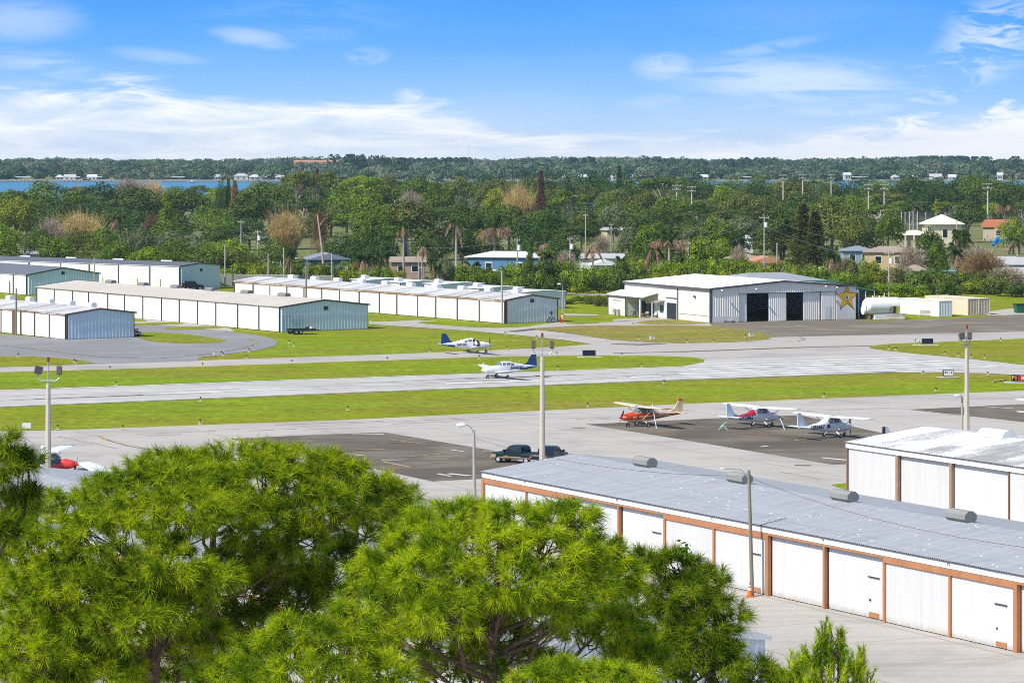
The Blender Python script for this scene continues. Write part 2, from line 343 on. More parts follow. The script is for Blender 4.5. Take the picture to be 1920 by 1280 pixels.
sheet('ground', None, grass, -.03, world=[(-6000, -400), (6000, -400), (6000, 5000), (-6000, 5000)])
sub_m = grassmat('yard', (.13, .15, .03), (.11, .17, .02), (.24, .20, .14), .45)
sheet('yard_ground', None, sub_m, .0, world=[(-900, 655), (900, 655), (900, 1500), (-900, 1500)])
wm = bpy.data.materials.new('water'); wm.use_nodes = True; _t = NT(wm.node_tree)
_o = _t.n('ShaderNodeOutputMaterial'); _b = _t.n('ShaderNodeBsdfPrincipled'); _t.t.links.new(_b.outputs[0], _o.inputs[0])
_tc = _t.n('ShaderNodeTexCoord').outputs['Object']
_t.put(_b.inputs['Base Color'], _t.mix(_t.noise(_t.mapping(_tc, (0, 0, 0), (.004, .02, 1)), 1.0, 5, .65), (.03, .15, .25, 1), (.06, .22, .33, 1)))
_b.inputs['Roughness'].default_value = .35; _b.inputs['Specular IOR Level'].default_value = .18
sheet('water', None, wm, .25, world=[(-4000, 1480), (4000, 1480), (4000, 2590), (-4000, 2590)])
sheet('far_shore_ground', None, sub_m, .5, world=[(-4500, 2588), (4500, 2588), (4500, 4900), (-4500, 4900)])

sheet('apron', [(-700, 835), (0, 808), (100, 806.5), (640, 787), (1280, 757), (1920, 732), (2700, 702)], concrete, 0.0, world=[(260, 200), (160, 20), (-160, 20), (-260, 200)])
sheet('taxiway', [(-700, 709), (0, 687), (372, 675.5), (640, 667), (923, 656.5), (1050, 650), (1110, 644.5), (1150, 637), (1280, 643), (1420, 638.5), (1445, 631.5), (1920, 621), (2700, 604),
                 (2700, 758), (1920, 703.2), (1843, 699.5), (1680, 698), (1280, 712), (640, 737), (0, 763), (-700, 790)], taxi_m, 0.0)
sheet('runway', [(-700, 757), (0, 731), (640, 708.5), (1280, 686.5), (1290, 676), (1700, 662), (1760, 668), (1920, 684), (1920, 703), (1843, 699.4), (1680, 697.9), (1280, 711.8), (640, 736.8), (0, 762.8), (-700, 789.8)], runway_m, .012)
lawn = sheet('median_lawn', [(-700, 720), (0, 698), (300, 689.5), (640, 678.5), (923, 669), (1100, 666.5), (1240, 667), (1300, 670), (1322, 674.5), (1318, 679), (1280, 686.5), (640, 708.5), (0, 731), (-700, 757)], grass, .03)
sheet('corner_lawn', smooth_px([(1632, 651), (1645, 647), (1700, 643.5), (1920, 635.2), (2300, 622), (2300, 735), (1920, 684), (1760, 667), (1680, 659), (1640, 654)], 3)[:], grass, .03)
sheet('hangar_yard', [(-700, 645), (0, 626), (123, 636), (243, 629), (243, 608), (262, 606.5), (330, 610.5), (400, 617), (432, 622), (480, 628), (510, 634), (521, 641), (514, 648), (490, 655), (433, 663), (372, 670), (372, 676.4), (0, 688), (-700, 711)], asphalt, .004)
sheet('verge_lawn', [(-700, 690), (0, 668), (60, 668.4), (110, 671.5), (155, 676), (178, 680), (155, 682.8), (90, 685), (0, 688), (-700, 710)], grass, .03)
sheet('island_lawn', smooth_px([(252, 627), (262, 623), (300, 623.5), (350, 627), (395, 633), (424, 638.5), (400, 642.5), (340, 643.5), (285, 640), (262, 634)], 3), grass, .03)
sheet('hangar_lane', [(243, 596), (270, 598), (330, 603), (400, 610), (432, 616), (440, 622), (400, 618), (330, 611), (262, 607), (243, 608.5)], taxi_m, .008)
for nm, pts in (('lane_lawn', [(243, 597.5), (262, 598.5), (277, 601.5), (243, 603)]), ('lane_lawn', [(245, 608), (255, 606), (330, 604), (343, 606.5), (300, 609), (250, 611)]), ('lane_lawn', [(306, 615.5), (330, 613), (400, 611), (422, 614), (360, 617.5), (325, 618)])):
    sheet(nm, smooth_px(pts, 3), grass, .03)
sheet('taxilane', [(692, 593), (740, 596.5), (820, 602), (985, 612), (985, 612.5), (1045, 604), (1090, 606), (1160, 603), (1240, 597.5), (1300, 598.5), (1335, 604), (1335, 612), (1280, 610), (1100, 611.5), (1005, 618), (1060, 624), (1150, 636.5),
                   (1110, 645), (1060, 637.5), (980, 629), (880, 620), (760, 612), (692, 608)], taxi_m, .006)
sheet('taxilane_lawn', smooth_px([(692, 593), (740, 594.5), (812, 598), (780, 600), (700, 602.5)], 3), grass, .03)
sheet('taxilane_lawn', smooth_px([(784, 605), (830, 602), (880, 603), (985, 611), (930, 614.5), (860, 612)], 3), grass, .03)
sheet('dry_lawn', smooth_px([(1003, 617), (1050, 612.5), (1110, 610.5), (1280, 610), (1370, 614), (1432, 626), (1446, 632), (1420, 638.5), (1280, 643.5), (1150, 637), (1062, 624)], 3), grass_dry, .03)
sheet('helipad_lawn', smooth_px([(1060, 606), (1090, 601.5), (1125, 605), (1090, 607.5)], 3), grass, .03)
sheet('helipad_lawn', smooth_px([(1190, 606), (1230, 600), (1290, 600), (1330, 605.5), (1260, 608)], 3), grass_dry, .03)
sheet('brown_tarmac', [(1330, 605.5), (1450, 601), (1593, 598.2), (1640, 602), (1700, 599.5), (1780, 596.5), (1850, 594), (1920, 590), (2700, 572), (2700, 603.6), (1920, 621.5), (1445, 632), (1400, 622), (1335, 612)], brownasph, .009)
sheet('side_path', [(1150, 598.5), (1205, 596), (1262, 596), (1262, 598), (1205, 600.5), (1150, 602.5)], taxi_m, .02)
sheet('slab', [(1055, 588), (1120, 589.5), (1125, 592), (1062, 592.5)], taxi_m, .02)
sheet('back_road', [(1050, 549), (1170, 551), (1170, 554.5), (1050, 552)], taxi_m, .02)
sheet('back_road', [(1850, 592), (1855, 584), (1890, 579), (2100, 570), (2100, 580), (1920, 590)], concrete, .02)
for px in ([(430, 822.5), (560, 816), (720, 810), (940, 847), (990, 872), (905, 897), (812, 902), (640, 865)],
           [(1098, 795), (1180, 791.5), (1350, 783.5), (1500, 778), (1720, 826), (1720, 866), (1560, 870.5), (1280, 824)],
           [(1705, 767.5), (1920, 757.5), (2300, 742), (2300, 840), (1920, 791)]):
    sheet('tie_down_pad', px, darkasph, .012)
sheet('edge_lawn', [(1560, 909), (1590, 905.5), (1640, 915), (1610, 925)], grass, .03)

def strip_px(b, pts, w, mi=0, z=.035):
    """painted line through photo points, w metres wide on the ground"""
    q = [Vector(G(x, y)[:2]) for x, y in pts]; L = []; Rr = []
    for i, p in enumerate(q):
        t = (q[min(i + 1, len(q) - 1)] - q[max(i - 1, 0)]).normalized(); n = Vector((-t.y, t.x)) * w / 2
        L.append((p + n).to_3d() + Vector((0, 0, z))); Rr.append((p - n).to_3d() + Vector((0, 0, z)))
    k = len(q); b.add(L + Rr, [(k + i, k + i + 1, i + 1, i) for i in range(k - 1)], mi)
mk = MB()
for x0, y0, x1, y1, w in ((1305, 684, 1706, 671, 1.8), (1300, 688, 1738, 674, 1.8), (1292, 692.5, 1768, 676.8, 1.8), (1300, 697, 1812, 680.6, 1.8), (1275, 702, 1842, 683.7, 1.8), (1258, 706.5, 1872, 687.0, 1.8), (1250, 709.5, 1815, 692.5, 1.2)):
    strip_px(mk, [(x0, y0), (x1, y1)], w)
for x0, y0, x1, y1 in ((832, 719.5, 1092, 711), (300, 738, 560, 729), (1180, 707, 1240, 705)): strip_px(mk, [(x0, y0), (x1, y1)], 2.0)
strip_px(mk, [(-700, 758), (0, 732.2), (640, 709.6), (1280, 687.6)], .7); strip_px(mk, [(-700, 788), (0, 761.4), (640, 735.5), (1280, 710.6), (1680, 697)], .7)
mk.build('runway_markings', paint_w)['kind'] = 'structure'
ym = MB()
for pts in ([(-60, 642), (0, 647.5), (70, 655), (140, 664), (190, 669), (290, 673)], [(290, 672.5), (380, 665), (440, 656), (470, 649), (481, 642), (478, 638), (466, 637)], [(187, 817), (195, 823), (240, 836), (285, 843)],
            [(1435, 637), (1495, 640), (1510, 636), (1500, 632)], [(1280, 660), (1440, 653)]): strip_px(ym, pts, .3)
ym.build('taxi_lines', paint_y)['kind'] = 'structure'
pm = MB()
for pts, w, mi in (([(730, 824), (805, 834)], .35, 1), ([(655, 843), (735, 842)], .4, 1), ([(720, 866), (770, 876)], .5, 1), ([(800, 868), (880, 866)], .5, 1), ([(770, 856), (840, 850)], .35, 1), ([(905, 846), (955, 846)], .35, 0), ([(845, 843), (870, 847)], .3, 0),
                   ([(660, 815), (720, 814)], .5, 0), ([(640, 850), (680, 854)], .5, 0), ([(840, 888), (880, 892)], .7, 0), ([(820, 888), (845, 893)], .4, 0), ([(700, 832), (760, 829)], .3, 1), ([(860, 858), (890, 862)], .4, 1), ([(715, 863), (760, 862)], .35, 0),
                   ([(1540, 858), (1600, 864)], .6, 0), ([(1230, 812), (1262, 812)], .3, 2), ([(1425, 838), (1440, 836)], .4, 0), ([(1370, 812), (1450, 815)], .3, 2), ([(1840, 762), (1900, 766)], .35, 0), ([(1490, 826), (1520, 822)], .4, 1)): strip_px(pm, pts, w, mi)
for pts, w in (([(1780, 602), (1850, 600.5)], .5), ([(1870, 601.5), (1915, 600)], .5)): strip_px(pm, pts, w, 1)
for pts, w in (([(1490, 611.5), (1525, 610.5)], .5), ([(1352, 617), (1366, 617.5)], .4)): strip_px(pm, pts, w, 0)
pm.build('pad_paint', [paint_w, paint_y, paint_r])['kind'] = 'structure'
sk = MB()
strip_px(sk, [(1270, 659.5), (1400, 655), (1520, 650.5), (1640, 648.5)], 1.4, z=.02); strip_px(sk, [(1150, 662), (1270, 659.5)], .8, z=.02)
strip_px(sk, [(1150, 644.5), (1200, 646), (1240, 644)], 2.5, z=.02); strip_px(sk, [(1490, 872), (1520, 872.5)], .8, z=.02)
strip_px(sk, [(1075, 803), (1095, 802)], .8, z=.02); strip_px(sk, [(958, 622), (1010, 616), (1050, 617)], 2.2, z=.02)
ck = MB()
for k in range(20):
    rr_ = random.Random(500 + k); x0 = rr_.uniform(80, 1900); y0 = rr_.uniform(800, 940) if k % 2 else rr_.uniform(770, 1000); L = rr_.uniform(30, 160); a = rr_.choice((-.045, -.05, .22, .2))
    if 1080 < x0 + L and y0 < 880: continue
    strip_px(ck, [(x0 + L * q / 5, y0 + a * L * q / 5 + rr_.uniform(-.8, .8)) for q in range(6)], rr_.uniform(.05, .12), z=.02)
rb = MB(); rubber = mat('rubber', (.27, .262, .25), .85, .1, nsc=.4, amt=.3, col2=(.38, .365, .34), stretch=(.2, 1, 1), lo=.4, hi=.6)
for k in range(22):
    rr_ = random.Random(900 + k); x0 = rr_.uniform(-60, 1250); L = rr_.uniform(90, 330); f = rr_.uniform(.25, .75); yy = lambda x: (731 - .0355 * x) * (1 - f) + (763 - .041 * x) * f
    strip_px(rb, [(x0 + L * q / 3, yy(x0 + L * q / 3)) for q in range(4)], rr_.uniform(.15, .5), z=.024)
for k in range(14):
    rr_ = random.Random(950 + k); x0 = rr_.uniform(250, 1500); L = rr_.uniform(80, 260); yy = lambda x: 808 - .0395 * x + 9 + 2.2 * (k % 7)
    strip_px(rb, [(x0 + L * q / 3, yy(x0 + L * q / 3)) for q in range(4)], rr_.uniform(.1, .3), z=.015)
rb.build('tyre_marks', rubber)['kind'] = 'structure'
ck.build('sealed_cracks', mat('crack_grey', (.24, .23, .215), .85, .1))['kind'] = 'structure'
sk.build('tar_seams', darkasph)['kind'] = 'structure'

# ------------------------------------------------------------------ hangars
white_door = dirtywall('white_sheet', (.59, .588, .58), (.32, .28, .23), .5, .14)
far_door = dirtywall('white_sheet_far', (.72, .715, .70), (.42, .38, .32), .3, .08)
white_wall = dirtywall('white_wall', (.66, .65, .61), (.45, .40, .33), .3, .06)
white_trim = mat('white_trim', (.68, .68, .67), .6, amt=.05)
ribwall = dirtywall('pale_sheet', (.70, .735, .76), (.30, .28, .25), .2, .12)
bluewall = dirtywall('blue_sheet', (.66, .765, .82), (.25, .25, .24), .2, .10)
orange_trim = mat('orange_trim', (.40, .18, .082), .7, amt=.18, nsc=1.2)
brown_trim = mat('brown_trim', (.16, .10, .075), .7, amt=.2)
rust_trim = mat('rust_trim', (.36, .20, .11), .75, amt=.3, nsc=.6, col2=(.62, .52, .44), lo=.5, hi=.65)
tan_trim = mat('tan_trim', (.31, .20, .13), .7, amt=.15)
grey_trim = mat('grey_trim', (.10, .09, .095), .6, amt=.15)
roof_grey = corrmat('roof_grey', (.31, .325, .345))
roof_white = corrmat('roof_white_worn', (.60, .595, .585), .22, .14, 0.0, (.30, .29, .285))
roof_old = mat('roof_old', (.57, .565, .56), .65, .2, nsc=.7, amt=.12, col2=(.34, .32, .315), stretch=(.12, 1, 1), lo=.45, hi=.62, fine=(1.5, .1))
roof_tan = mat('roof_tan', (.53, .48, .415), .7, .2, nsc=.5, amt=.05, col2=(.56, .515, .455))
roof_slate = mat('roof_slate', (.16, .175, .205), .55, .3, nsc=.5, amt=.1)
roof_bright = mat('roof_bright', (.69, .70, .72), .6, .2, amt=.05)
vent_grey = mat('vent_grey', (.245, .24, .225), .6, .3, amt=.12, nsc=.8)
vent_white = mat('vent_white', (.76, .76, .75), .6, .2, amt=.08)
vent_dark = mat('vent_dark', (.20, .195, .19), .7, .2, amt=.15)
black = mat('black', (.012, .012, .013), .6, .2, amt=.2)
glassm = mat('dark_glass', (.012, .016, .02), .08, .6, amt=.1)
steel = mat('steel', (.42, .43, .43), .45, .4, .3, amt=.12)
dark_metal = mat('dark_metal', (.06, .055, .05), .6, .3, amt=.2)

def ribbed(b, o, u, nrm, L, z0, topf, pitch=.3, dep=.05, mi=0):
    st = []; s = 0.0
    while s < L - 1e-6:
        for a, h in ((0, 0), (.3, 0), (.5, 1), (.8, 1)): st.append((min(s + a * pitch, L), h * dep))
        s += pitch
    st.append((L, 0)); vs = []
    for s, h in st:
        x, y = o[0] + u[0] * s + nrm[0] * h, o[1] + u[1] * s + nrm[1] * h; vs += [(x, y, z0), (x, y, topf(s))]
    b.add(vs, [(2 * i, 2 * i + 2, 2 * i + 3, 2 * i + 1) for i in range(len(st) - 1)], mi)
def roof_geo(b, W, L, ez, rz, ovx=.3, ovy=.15, pitch=.2, dep=.03, th=.06, wave=False, ridge=None):
    ridge = W / 2 if ridge is None else ridge
    sl = (rz - ez) / ridge; xs = [-ovx, ridge, W + ovx]; zs = [ez - sl * ovx, rz, ez - sl * ovx]
    st = []; s = -ovy
    while s < L + ovy - 1e-6:
        pr = ((0, 0), (.25, .5), (.5, 1), (.75, .5)) if wave else ((0, 0), (.6, 0), (.7, 1), (.9, 1))
        for a, h in pr: st.append((min(s + a * pitch, L + ovy), h * dep))
        s += pitch
    st.append((L + ovy, 0)); n = len(st); vs = []
    for y, h in st:
        for x, z in zip(xs, zs): vs.append((x, y, z + h))
    fs = []
    for i in range(n - 1):
        for k in range(2): fs.append((3 * i + k, 3 * i + k + 1, 3 * i + 4 + k, 3 * i + 3 + k))
    b.add(vs, fs)
    y0, y1 = -ovy, L + ovy; lo = [(x, y, z - th) for y in (y0, y1) for x, z in zip(xs, zs)]
    hi = [(x, y, z) for y in (y0, y1) for x, z in zip(xs, zs)]
    b.add(lo + hi, [(0, 3, 4, 1), (1, 4, 5, 2), (0, 6, 9, 3), (2, 5, 11, 8), (0, 1, 7, 6), (1, 2, 8, 7), (3, 9, 10, 4), (4, 10, 11, 5)], 1 if wave else 0)

def vent_geo(b, L, r, kind):
    if kind == 'oct':
        ring = [(r * math.cos(math.pi / 8 + k * math.pi / 4), r * .82 * math.sin(math.pi / 8 + k * math.pi / 4) + r * .8) for k in range(8)]
        b.ext([(x, 0, z) for x, z in ring], (0, L, 0))
        b.box(-r * .5, r * .5, .1, L - .1, -.25, .12)
    elif kind == 'barrel':
        ring = [(r * math.cos(k * math.pi / 8), r * .8 * math.sin(k * math.pi / 8)) for k in range(9)]
        b.ext([(x, 0, z) for x, z in ring], (0, L, 0))
    else:
        b.ext([(-r, 0, -.2), (r, 0, -.2), (r, 0, r * .7), (r * .6, 0, r * 1.1), (-r * .6, 0, r * 1.1), (-r, 0, r * .7)], (0, L, 0))
    return b

def hangar(name, label, corner, deg, L, W, ez, rz, bounds, group='hangars of the airfield', door=white_door, gable=ribwall, roofm=roof_grey, trim=orange_trim, header=orange_trim, fascia=white_trim,
           fas=.42, hd=.4, post_w=.21, alt=True, vents=(), vkind='oct', vL=2.1, vr=.47, vmat=vent_grey, pitch=.2, wave=False, rib=.55, gtrim=None, details=False, corner_post=True, vx=0.0, thin=None):
    r = thing(name, label, 'hangar', (corner[0], corner[1], 0), R(deg), group)
    b = MB(); roof_geo(b, W, L, ez, rz, .20, .18, pitch, .06 if wave else .04, .05, wave); rf = b.build('roof', [roofm, grey_trim], r)
    for i, y in enumerate(vents):
        b = vent_geo(MB(), vL, vr, vkind); v = b.build('ridge_vent', vmat[i % len(vmat)] if isinstance(vmat, list) else vmat, rf); v.location = (W / 2 + vx, y, rz - .02)
    sl = (rz - ez) / (W / 2); top = lambda x: ez - .08 + sl * (x if x < W / 2 else W - x)
    b = MB(); ribbed(b, (0, 0), (1, 0), (0, -1), W, 0, top, rib, .11); b.build('gable_wall', gable, r)
    b = MB(); b.ext([(0, L, 0), (W, L, 0), (W, L, ez - .08), (W / 2, L, rz - .08), (0, L, ez - .08)], (0, -.1, 0)); b.box(W - .1, W, .1, L - .2, 0, ez - .12); b.build('back_wall', gable, r)
    if gtrim:
        b = MB()
        for x0, x1, z0, z1 in ((-.34, W / 2, ez - sl * .34, rz), (W / 2, W + .34, rz, ez - sl * .34)):
            b.ext([(x0, -.2, z0 + .03), (x1, -.2, z1 + .03), (x1, -.2, z1 - .2), (x0, -.2, z0 - .2)], (0, -.05, 0))
        if corner_post: b.box(-.02, .3, -.1, -.06, 0, ez - .2); b.box(W - .3, W + .05, -.1, -.06, 0, ez - .2)
        b.build('gable_trim', gtrim, r)
    if fas: MB().box(-.14, -.02, 0, L, ez - fas, ez - .03).build('fascia', fascia, r)
    zt = ez - fas
    for i in range(len(bounds) - 1):
        y0, y1 = bounds[i], bounds[i + 1]; pair = (i // 2) % 2 == 0; rec = .22 if (alt and pair) else .02
        h = hd if not (alt and pair) else hd * .38
        if hd: MB().box(-.11, .1, y0, y1, zt - h, zt - .002).build('header_beam', header, r)
        d = MB(); ribbed(d, (rec, y1 - post_w * .5), (0, -1), (-1, 0), y1 - y0 - post_w, .05, lambda s: zt - h - .004, .30, .035)
        do = d.build('hangar_door', door, r)
        if details and i % 2 == 0:
            yd = y0 + .85
            MB().box(rec - .07, rec - .03, yd, yd + 1.15, 2.42, 2.5).build('drip_cap', dark_metal, do); MB().box(rec - .06, rec - .03, yd + .05, yd + 1.05, .1, .38).build('kick_plate', orange_trim, do)
            MB().ball((rec - .06, yd + .95, 1.1), .07, 8).build('knob', dark_metal, do)
    for i, y in enumerate(bounds):
        pair_edge = i % 4 == 2 or i == len(bounds) - 1; w = post_w * (1.6 if pair_edge and alt else 1.0)
        if thin: w = thin[i % len(thin)]
        MB().box(-.1 - (.04 if pair_edge else 0), .12, y - w / 2, y + w / 2, 0, zt - (.003 if not hd else hd * .38)).build('post', trim, r)
    return r
def along(t, a, deg):   # world point from along / across coordinates of the T hangar rows
    c, s = math.cos(R(deg)), math.sin(R(deg)); return (a * c - t * s, a * s + t * c)

TH = 27.9
fb = [0.9, 7.2, 13.75, 20.0, 26.6, 33.0, 39.4, 45.8, 52.0, 58.1, 64.7, 71.3, 77.9]
front = hangar('hangar_row', 'grey corrugated roofed hangar row with orange framed white doors, right foreground', along(132.5, 109.1, TH), TH, 78, 15, 4.36, 5.25, fb[::1], trim=orange_trim, gable=ribwall, vents=[66.5 - 12.7 * k for k in range(6)], wave=True, pitch=.22, details=1, gtrim=white_trim)
for i, y in enumerate((71.3, 58.1, 45.8, 33.0, 20.0)):
    vs, fs = text_geo('B%d' % (i + 1), .26); b = MB(); b.box(-.155, -.143, y - .3, y + .3, ez0 := 4.03, 4.33, 1) if False else b.box(-.155, -.143, y - .22, y + .22, 4.02, 4.30, 1)
    b.add([(-.16, y - v[0], 4.16 + v[1]) for v in vs], fs, 0); b.build('bay_number', [dark_metal, white_trim], front)
rowB = hangar('hangar_row', 'grey roofed hangar row with orange trim, mostly hidden behind the big pine trees', along(133.6, 69.5, TH), TH, 88.5, 15, 4.36, 5.25, [0.3 + 6.78 * k for k in range(14)], trim=orange_trim, gable=ribwall, vents=[70.6 - 12.7 * k for k in range(6)], wave=True, pitch=.22, details=1, gtrim=white_trim)
rowD = hangar('hangar_row', 'white hangar row with worn white roof and slim brown posts, right edge', along(139.5, 145.5, TH), TH, 78, 15, 4.4, 5.3, [.3, 7, 14, 21, 28, 35, 42, 49.3, 56.5, 63.8, 70.9, 77.9], trim=tan_trim, header=white_trim, fas=.46, hd=.0, roofm=roof_white, alt=True,
              vents=[66.5 - 6.5 * k for k in range(10)], vkind='barrel', vL=3.3, vr=.75, vmat=[vent_white, vent_white, vent_grey], wave=True, pitch=.22, gtrim=white_trim, thin=[.3, .3, .05, .3, .3, .05, .3, .3, .05, .32, .32, .04])
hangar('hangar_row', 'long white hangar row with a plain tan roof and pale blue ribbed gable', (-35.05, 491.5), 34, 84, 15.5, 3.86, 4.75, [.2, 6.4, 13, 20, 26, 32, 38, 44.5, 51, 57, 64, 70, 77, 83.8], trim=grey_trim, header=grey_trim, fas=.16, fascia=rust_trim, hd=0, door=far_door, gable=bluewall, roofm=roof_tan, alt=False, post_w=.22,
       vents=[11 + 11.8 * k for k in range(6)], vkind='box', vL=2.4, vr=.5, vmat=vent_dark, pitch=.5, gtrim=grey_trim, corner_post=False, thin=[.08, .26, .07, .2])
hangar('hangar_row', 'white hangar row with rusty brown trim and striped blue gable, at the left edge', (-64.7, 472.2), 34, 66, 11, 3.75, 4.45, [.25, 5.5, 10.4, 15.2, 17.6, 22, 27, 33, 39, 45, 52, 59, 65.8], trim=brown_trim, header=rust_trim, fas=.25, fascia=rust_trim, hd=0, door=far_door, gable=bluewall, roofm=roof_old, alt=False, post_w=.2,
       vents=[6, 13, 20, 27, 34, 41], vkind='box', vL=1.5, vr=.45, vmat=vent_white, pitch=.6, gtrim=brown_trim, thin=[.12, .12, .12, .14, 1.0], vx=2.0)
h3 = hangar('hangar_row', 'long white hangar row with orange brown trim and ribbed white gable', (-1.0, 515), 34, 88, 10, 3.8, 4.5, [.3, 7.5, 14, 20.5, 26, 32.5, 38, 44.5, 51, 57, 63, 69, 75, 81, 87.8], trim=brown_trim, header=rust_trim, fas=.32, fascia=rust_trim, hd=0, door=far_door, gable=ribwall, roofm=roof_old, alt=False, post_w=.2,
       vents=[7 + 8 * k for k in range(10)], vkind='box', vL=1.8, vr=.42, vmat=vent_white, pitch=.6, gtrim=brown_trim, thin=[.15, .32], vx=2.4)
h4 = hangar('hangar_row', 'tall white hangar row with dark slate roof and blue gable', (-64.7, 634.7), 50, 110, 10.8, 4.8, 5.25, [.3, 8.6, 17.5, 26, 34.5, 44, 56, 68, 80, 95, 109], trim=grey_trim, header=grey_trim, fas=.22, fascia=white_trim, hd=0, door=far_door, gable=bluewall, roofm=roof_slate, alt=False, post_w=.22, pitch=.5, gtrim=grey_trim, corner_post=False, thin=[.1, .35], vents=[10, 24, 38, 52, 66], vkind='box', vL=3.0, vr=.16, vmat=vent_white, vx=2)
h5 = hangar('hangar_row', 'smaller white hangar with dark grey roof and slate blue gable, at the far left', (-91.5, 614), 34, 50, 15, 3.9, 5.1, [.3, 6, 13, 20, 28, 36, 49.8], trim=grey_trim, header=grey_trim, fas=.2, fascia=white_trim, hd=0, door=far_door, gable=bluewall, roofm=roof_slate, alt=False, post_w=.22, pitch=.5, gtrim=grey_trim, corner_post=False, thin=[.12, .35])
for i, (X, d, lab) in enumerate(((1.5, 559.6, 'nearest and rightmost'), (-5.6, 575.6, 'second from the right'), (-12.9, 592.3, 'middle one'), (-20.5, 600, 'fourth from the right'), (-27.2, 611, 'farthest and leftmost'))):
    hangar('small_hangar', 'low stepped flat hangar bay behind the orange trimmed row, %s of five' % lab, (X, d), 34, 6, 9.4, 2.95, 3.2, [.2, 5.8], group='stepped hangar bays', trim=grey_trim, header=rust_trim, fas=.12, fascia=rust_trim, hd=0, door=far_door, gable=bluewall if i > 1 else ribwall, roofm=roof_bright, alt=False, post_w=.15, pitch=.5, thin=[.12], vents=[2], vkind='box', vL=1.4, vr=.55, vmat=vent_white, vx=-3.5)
# doors and signs on the blue gables
def gable_door(r, x0, x1, z1, m, nm='gable_door'):
    b = MB(); b.box(x0, x1, -.1, -.056, .02, z1, 0); b.box(x0 - .1, x0, -.11, -.056, .02, z1 + .1, 1); b.box(x1, x1 + .1, -.11, -.056, .02, z1 + .1, 1); b.box(x0 - .1, x1 + .1, -.112, -.056, z1, z1 + .12, 1); b.build(nm, [m, white_trim], r)
h1 = [o for o in C.objects if o.name.startswith('hangar_row') and 'tan roof' in o.get('label', '')][0]
gable_door(h1, .5, 3.9, 2.45, mat('door_blue', (.42, .52, .58), .6)); gable_door(h1, 4.9, 5.9, 2.3, white_wall)
for hr, xx, zz in ((h1, 8, 3.4), (h3, 5, 3.5), (h4, 5.6, 3.8), (h5, 7.4, 4.0)):
    MB().box(xx - .35, xx + .35, -.12, -.06, zz - .28, zz + .28).build('gable_sign', dark_metal, hr)
for y in (5.5, 12, 22, 30, 47):
    b = MB(); b.box(-.17, -.13, y, y + 1.0, .02, 2.1); b.build('personnel_door', mat('door_cream', (.66, .62, .52), .6), h4)

# ------------------------------------------------------------------ the hangar with the star
ST = 25.0
sh = thing('star_hangar', 'white and grey metal hangar with open doors and a gold star painted on its wall', 'hangar', (31.6, 516.8, 0), R(ST))
W, L, ez, rz = 26.6, 30.0, 5.5, 6.5; sl = (rz - ez) / 13.3
top = lambda x: ez - .1 + sl * (x if x < W / 2 else W - x)
b = MB(); roof_geo(b, W, L, ez, rz, .35, .25, .6, .04, .1); b.build('roof', roof_bright, sh)
b = MB()
for x0, x1, z0, z1 in ((-.36, W / 2, ez - sl * .36, rz), (W / 2, W + .36, rz, ez - sl * .36)): b.ext([(x0, -.26, z0 + .06), (x1, -.26, z1 + .06), (x1, -.26, z1 - .22), (x0, -.26, z0 - .22)], (0, -.06, 0))
b.box(-.42, -.36, -.25, L, ez - .38, ez - .02); b.box(-.06, .2, -.1, -.06, 0, ez - .2); b.build('roof_trim', grey_trim, sh)
sx = lambda p: (p - 1333) / 260.0 * W + (p - 1333) * (1593 - p) * 4e-5
siding = dirtywall('grey_siding', (.82, .79, .72), (.35, .33, .3), .2, .1)
b = MB(); ribbed(b, (.2, 0), (1, 0), (0, -1), sx(1378) - .2, 1.0, top, .42, .07); b.add([], [])
b.build('front_wall', siding, sh)
MB().box(0, sx(1378), -.09, .12, 0, .98).build('plinth', white_wall, sh)
hx0, hx1 = sx(1378), sx(1555)
b = MB(); ribbed(b, (hx0, 0), (1, 0), (0, -1), hx1 - hx0, 4.62, lambda s: top(hx0 + s), .42, .07); b.build('door_header', siding, sh)
for p0, p1, rec in ((1378, 1393, .25), (1430, 1461, .15), (1493, 1525, .3), (1525.6, 1554, .1)):
    d = MB(); ribbed(d, (sx(p0), rec), (1, 0), (0, -1), sx(p1) - sx(p0), .04, lambda s: 4.58, .38, .05); do = d.build('sliding_door', siding, sh)
    if p0 > 1525:
        k = MB(); k.box(sx(1534), sx(1543), rec - .1, rec - .06, .1, 2.3); k.build('personnel_door', white_wall, do)
MB().box(hx0, hx1, -.04, -.02, 4.56, 4.6).build('door_track', dark_metal, sh)
MB().box(sx(1555.5), W, -.06, .1, 0, top(W) - .06).build('star_wall', white_wall, sh)
# star
star = []; cx0, cz0 = sx(1575.5), 3.55
for k in range(10):
    rr = 1.95 if k % 2 == 0 else .86; a = math.pi / 2 + k * math.pi / 5; star.append((cx0 + rr * math.cos(a), -.075, cz0 + rr * 1.05 * math.sin(a)))
gold = mat('gold_paint', (.78, .45, .012), .5, .2, nsc=5, amt=.2, col2=(.55, .28, .01))
b = MB(); b.ext(star, (0, -.01, 0), 0)
big = [(cx0 + (p[0] - cx0) * 1.09, -.065, cz0 + (p[2] - cz0) * 1.09) for p in star]; b.ext(big, (0, -.008, 0), 1)
for k in range(0, 10, 2): b.ball((cx0 + (star[k][0] - cx0) * 1.07, -.09, cz0 + (star[k][2] - cz0) * 1.07), .1, 8, 1, (1, .3, 1))
disc = lambda r, y, n=20: [(cx0 + r * math.cos(2 * math.pi * k / n), y, cz0 - .05 + r * 1.05 * math.sin(2 * math.pi * k / n)) for k in range(n)]
b.ext(disc(.52, -.087), (0, -.004, 0), 1); b.ext(disc(.46, -.092), (0, -.004, 0), 2)
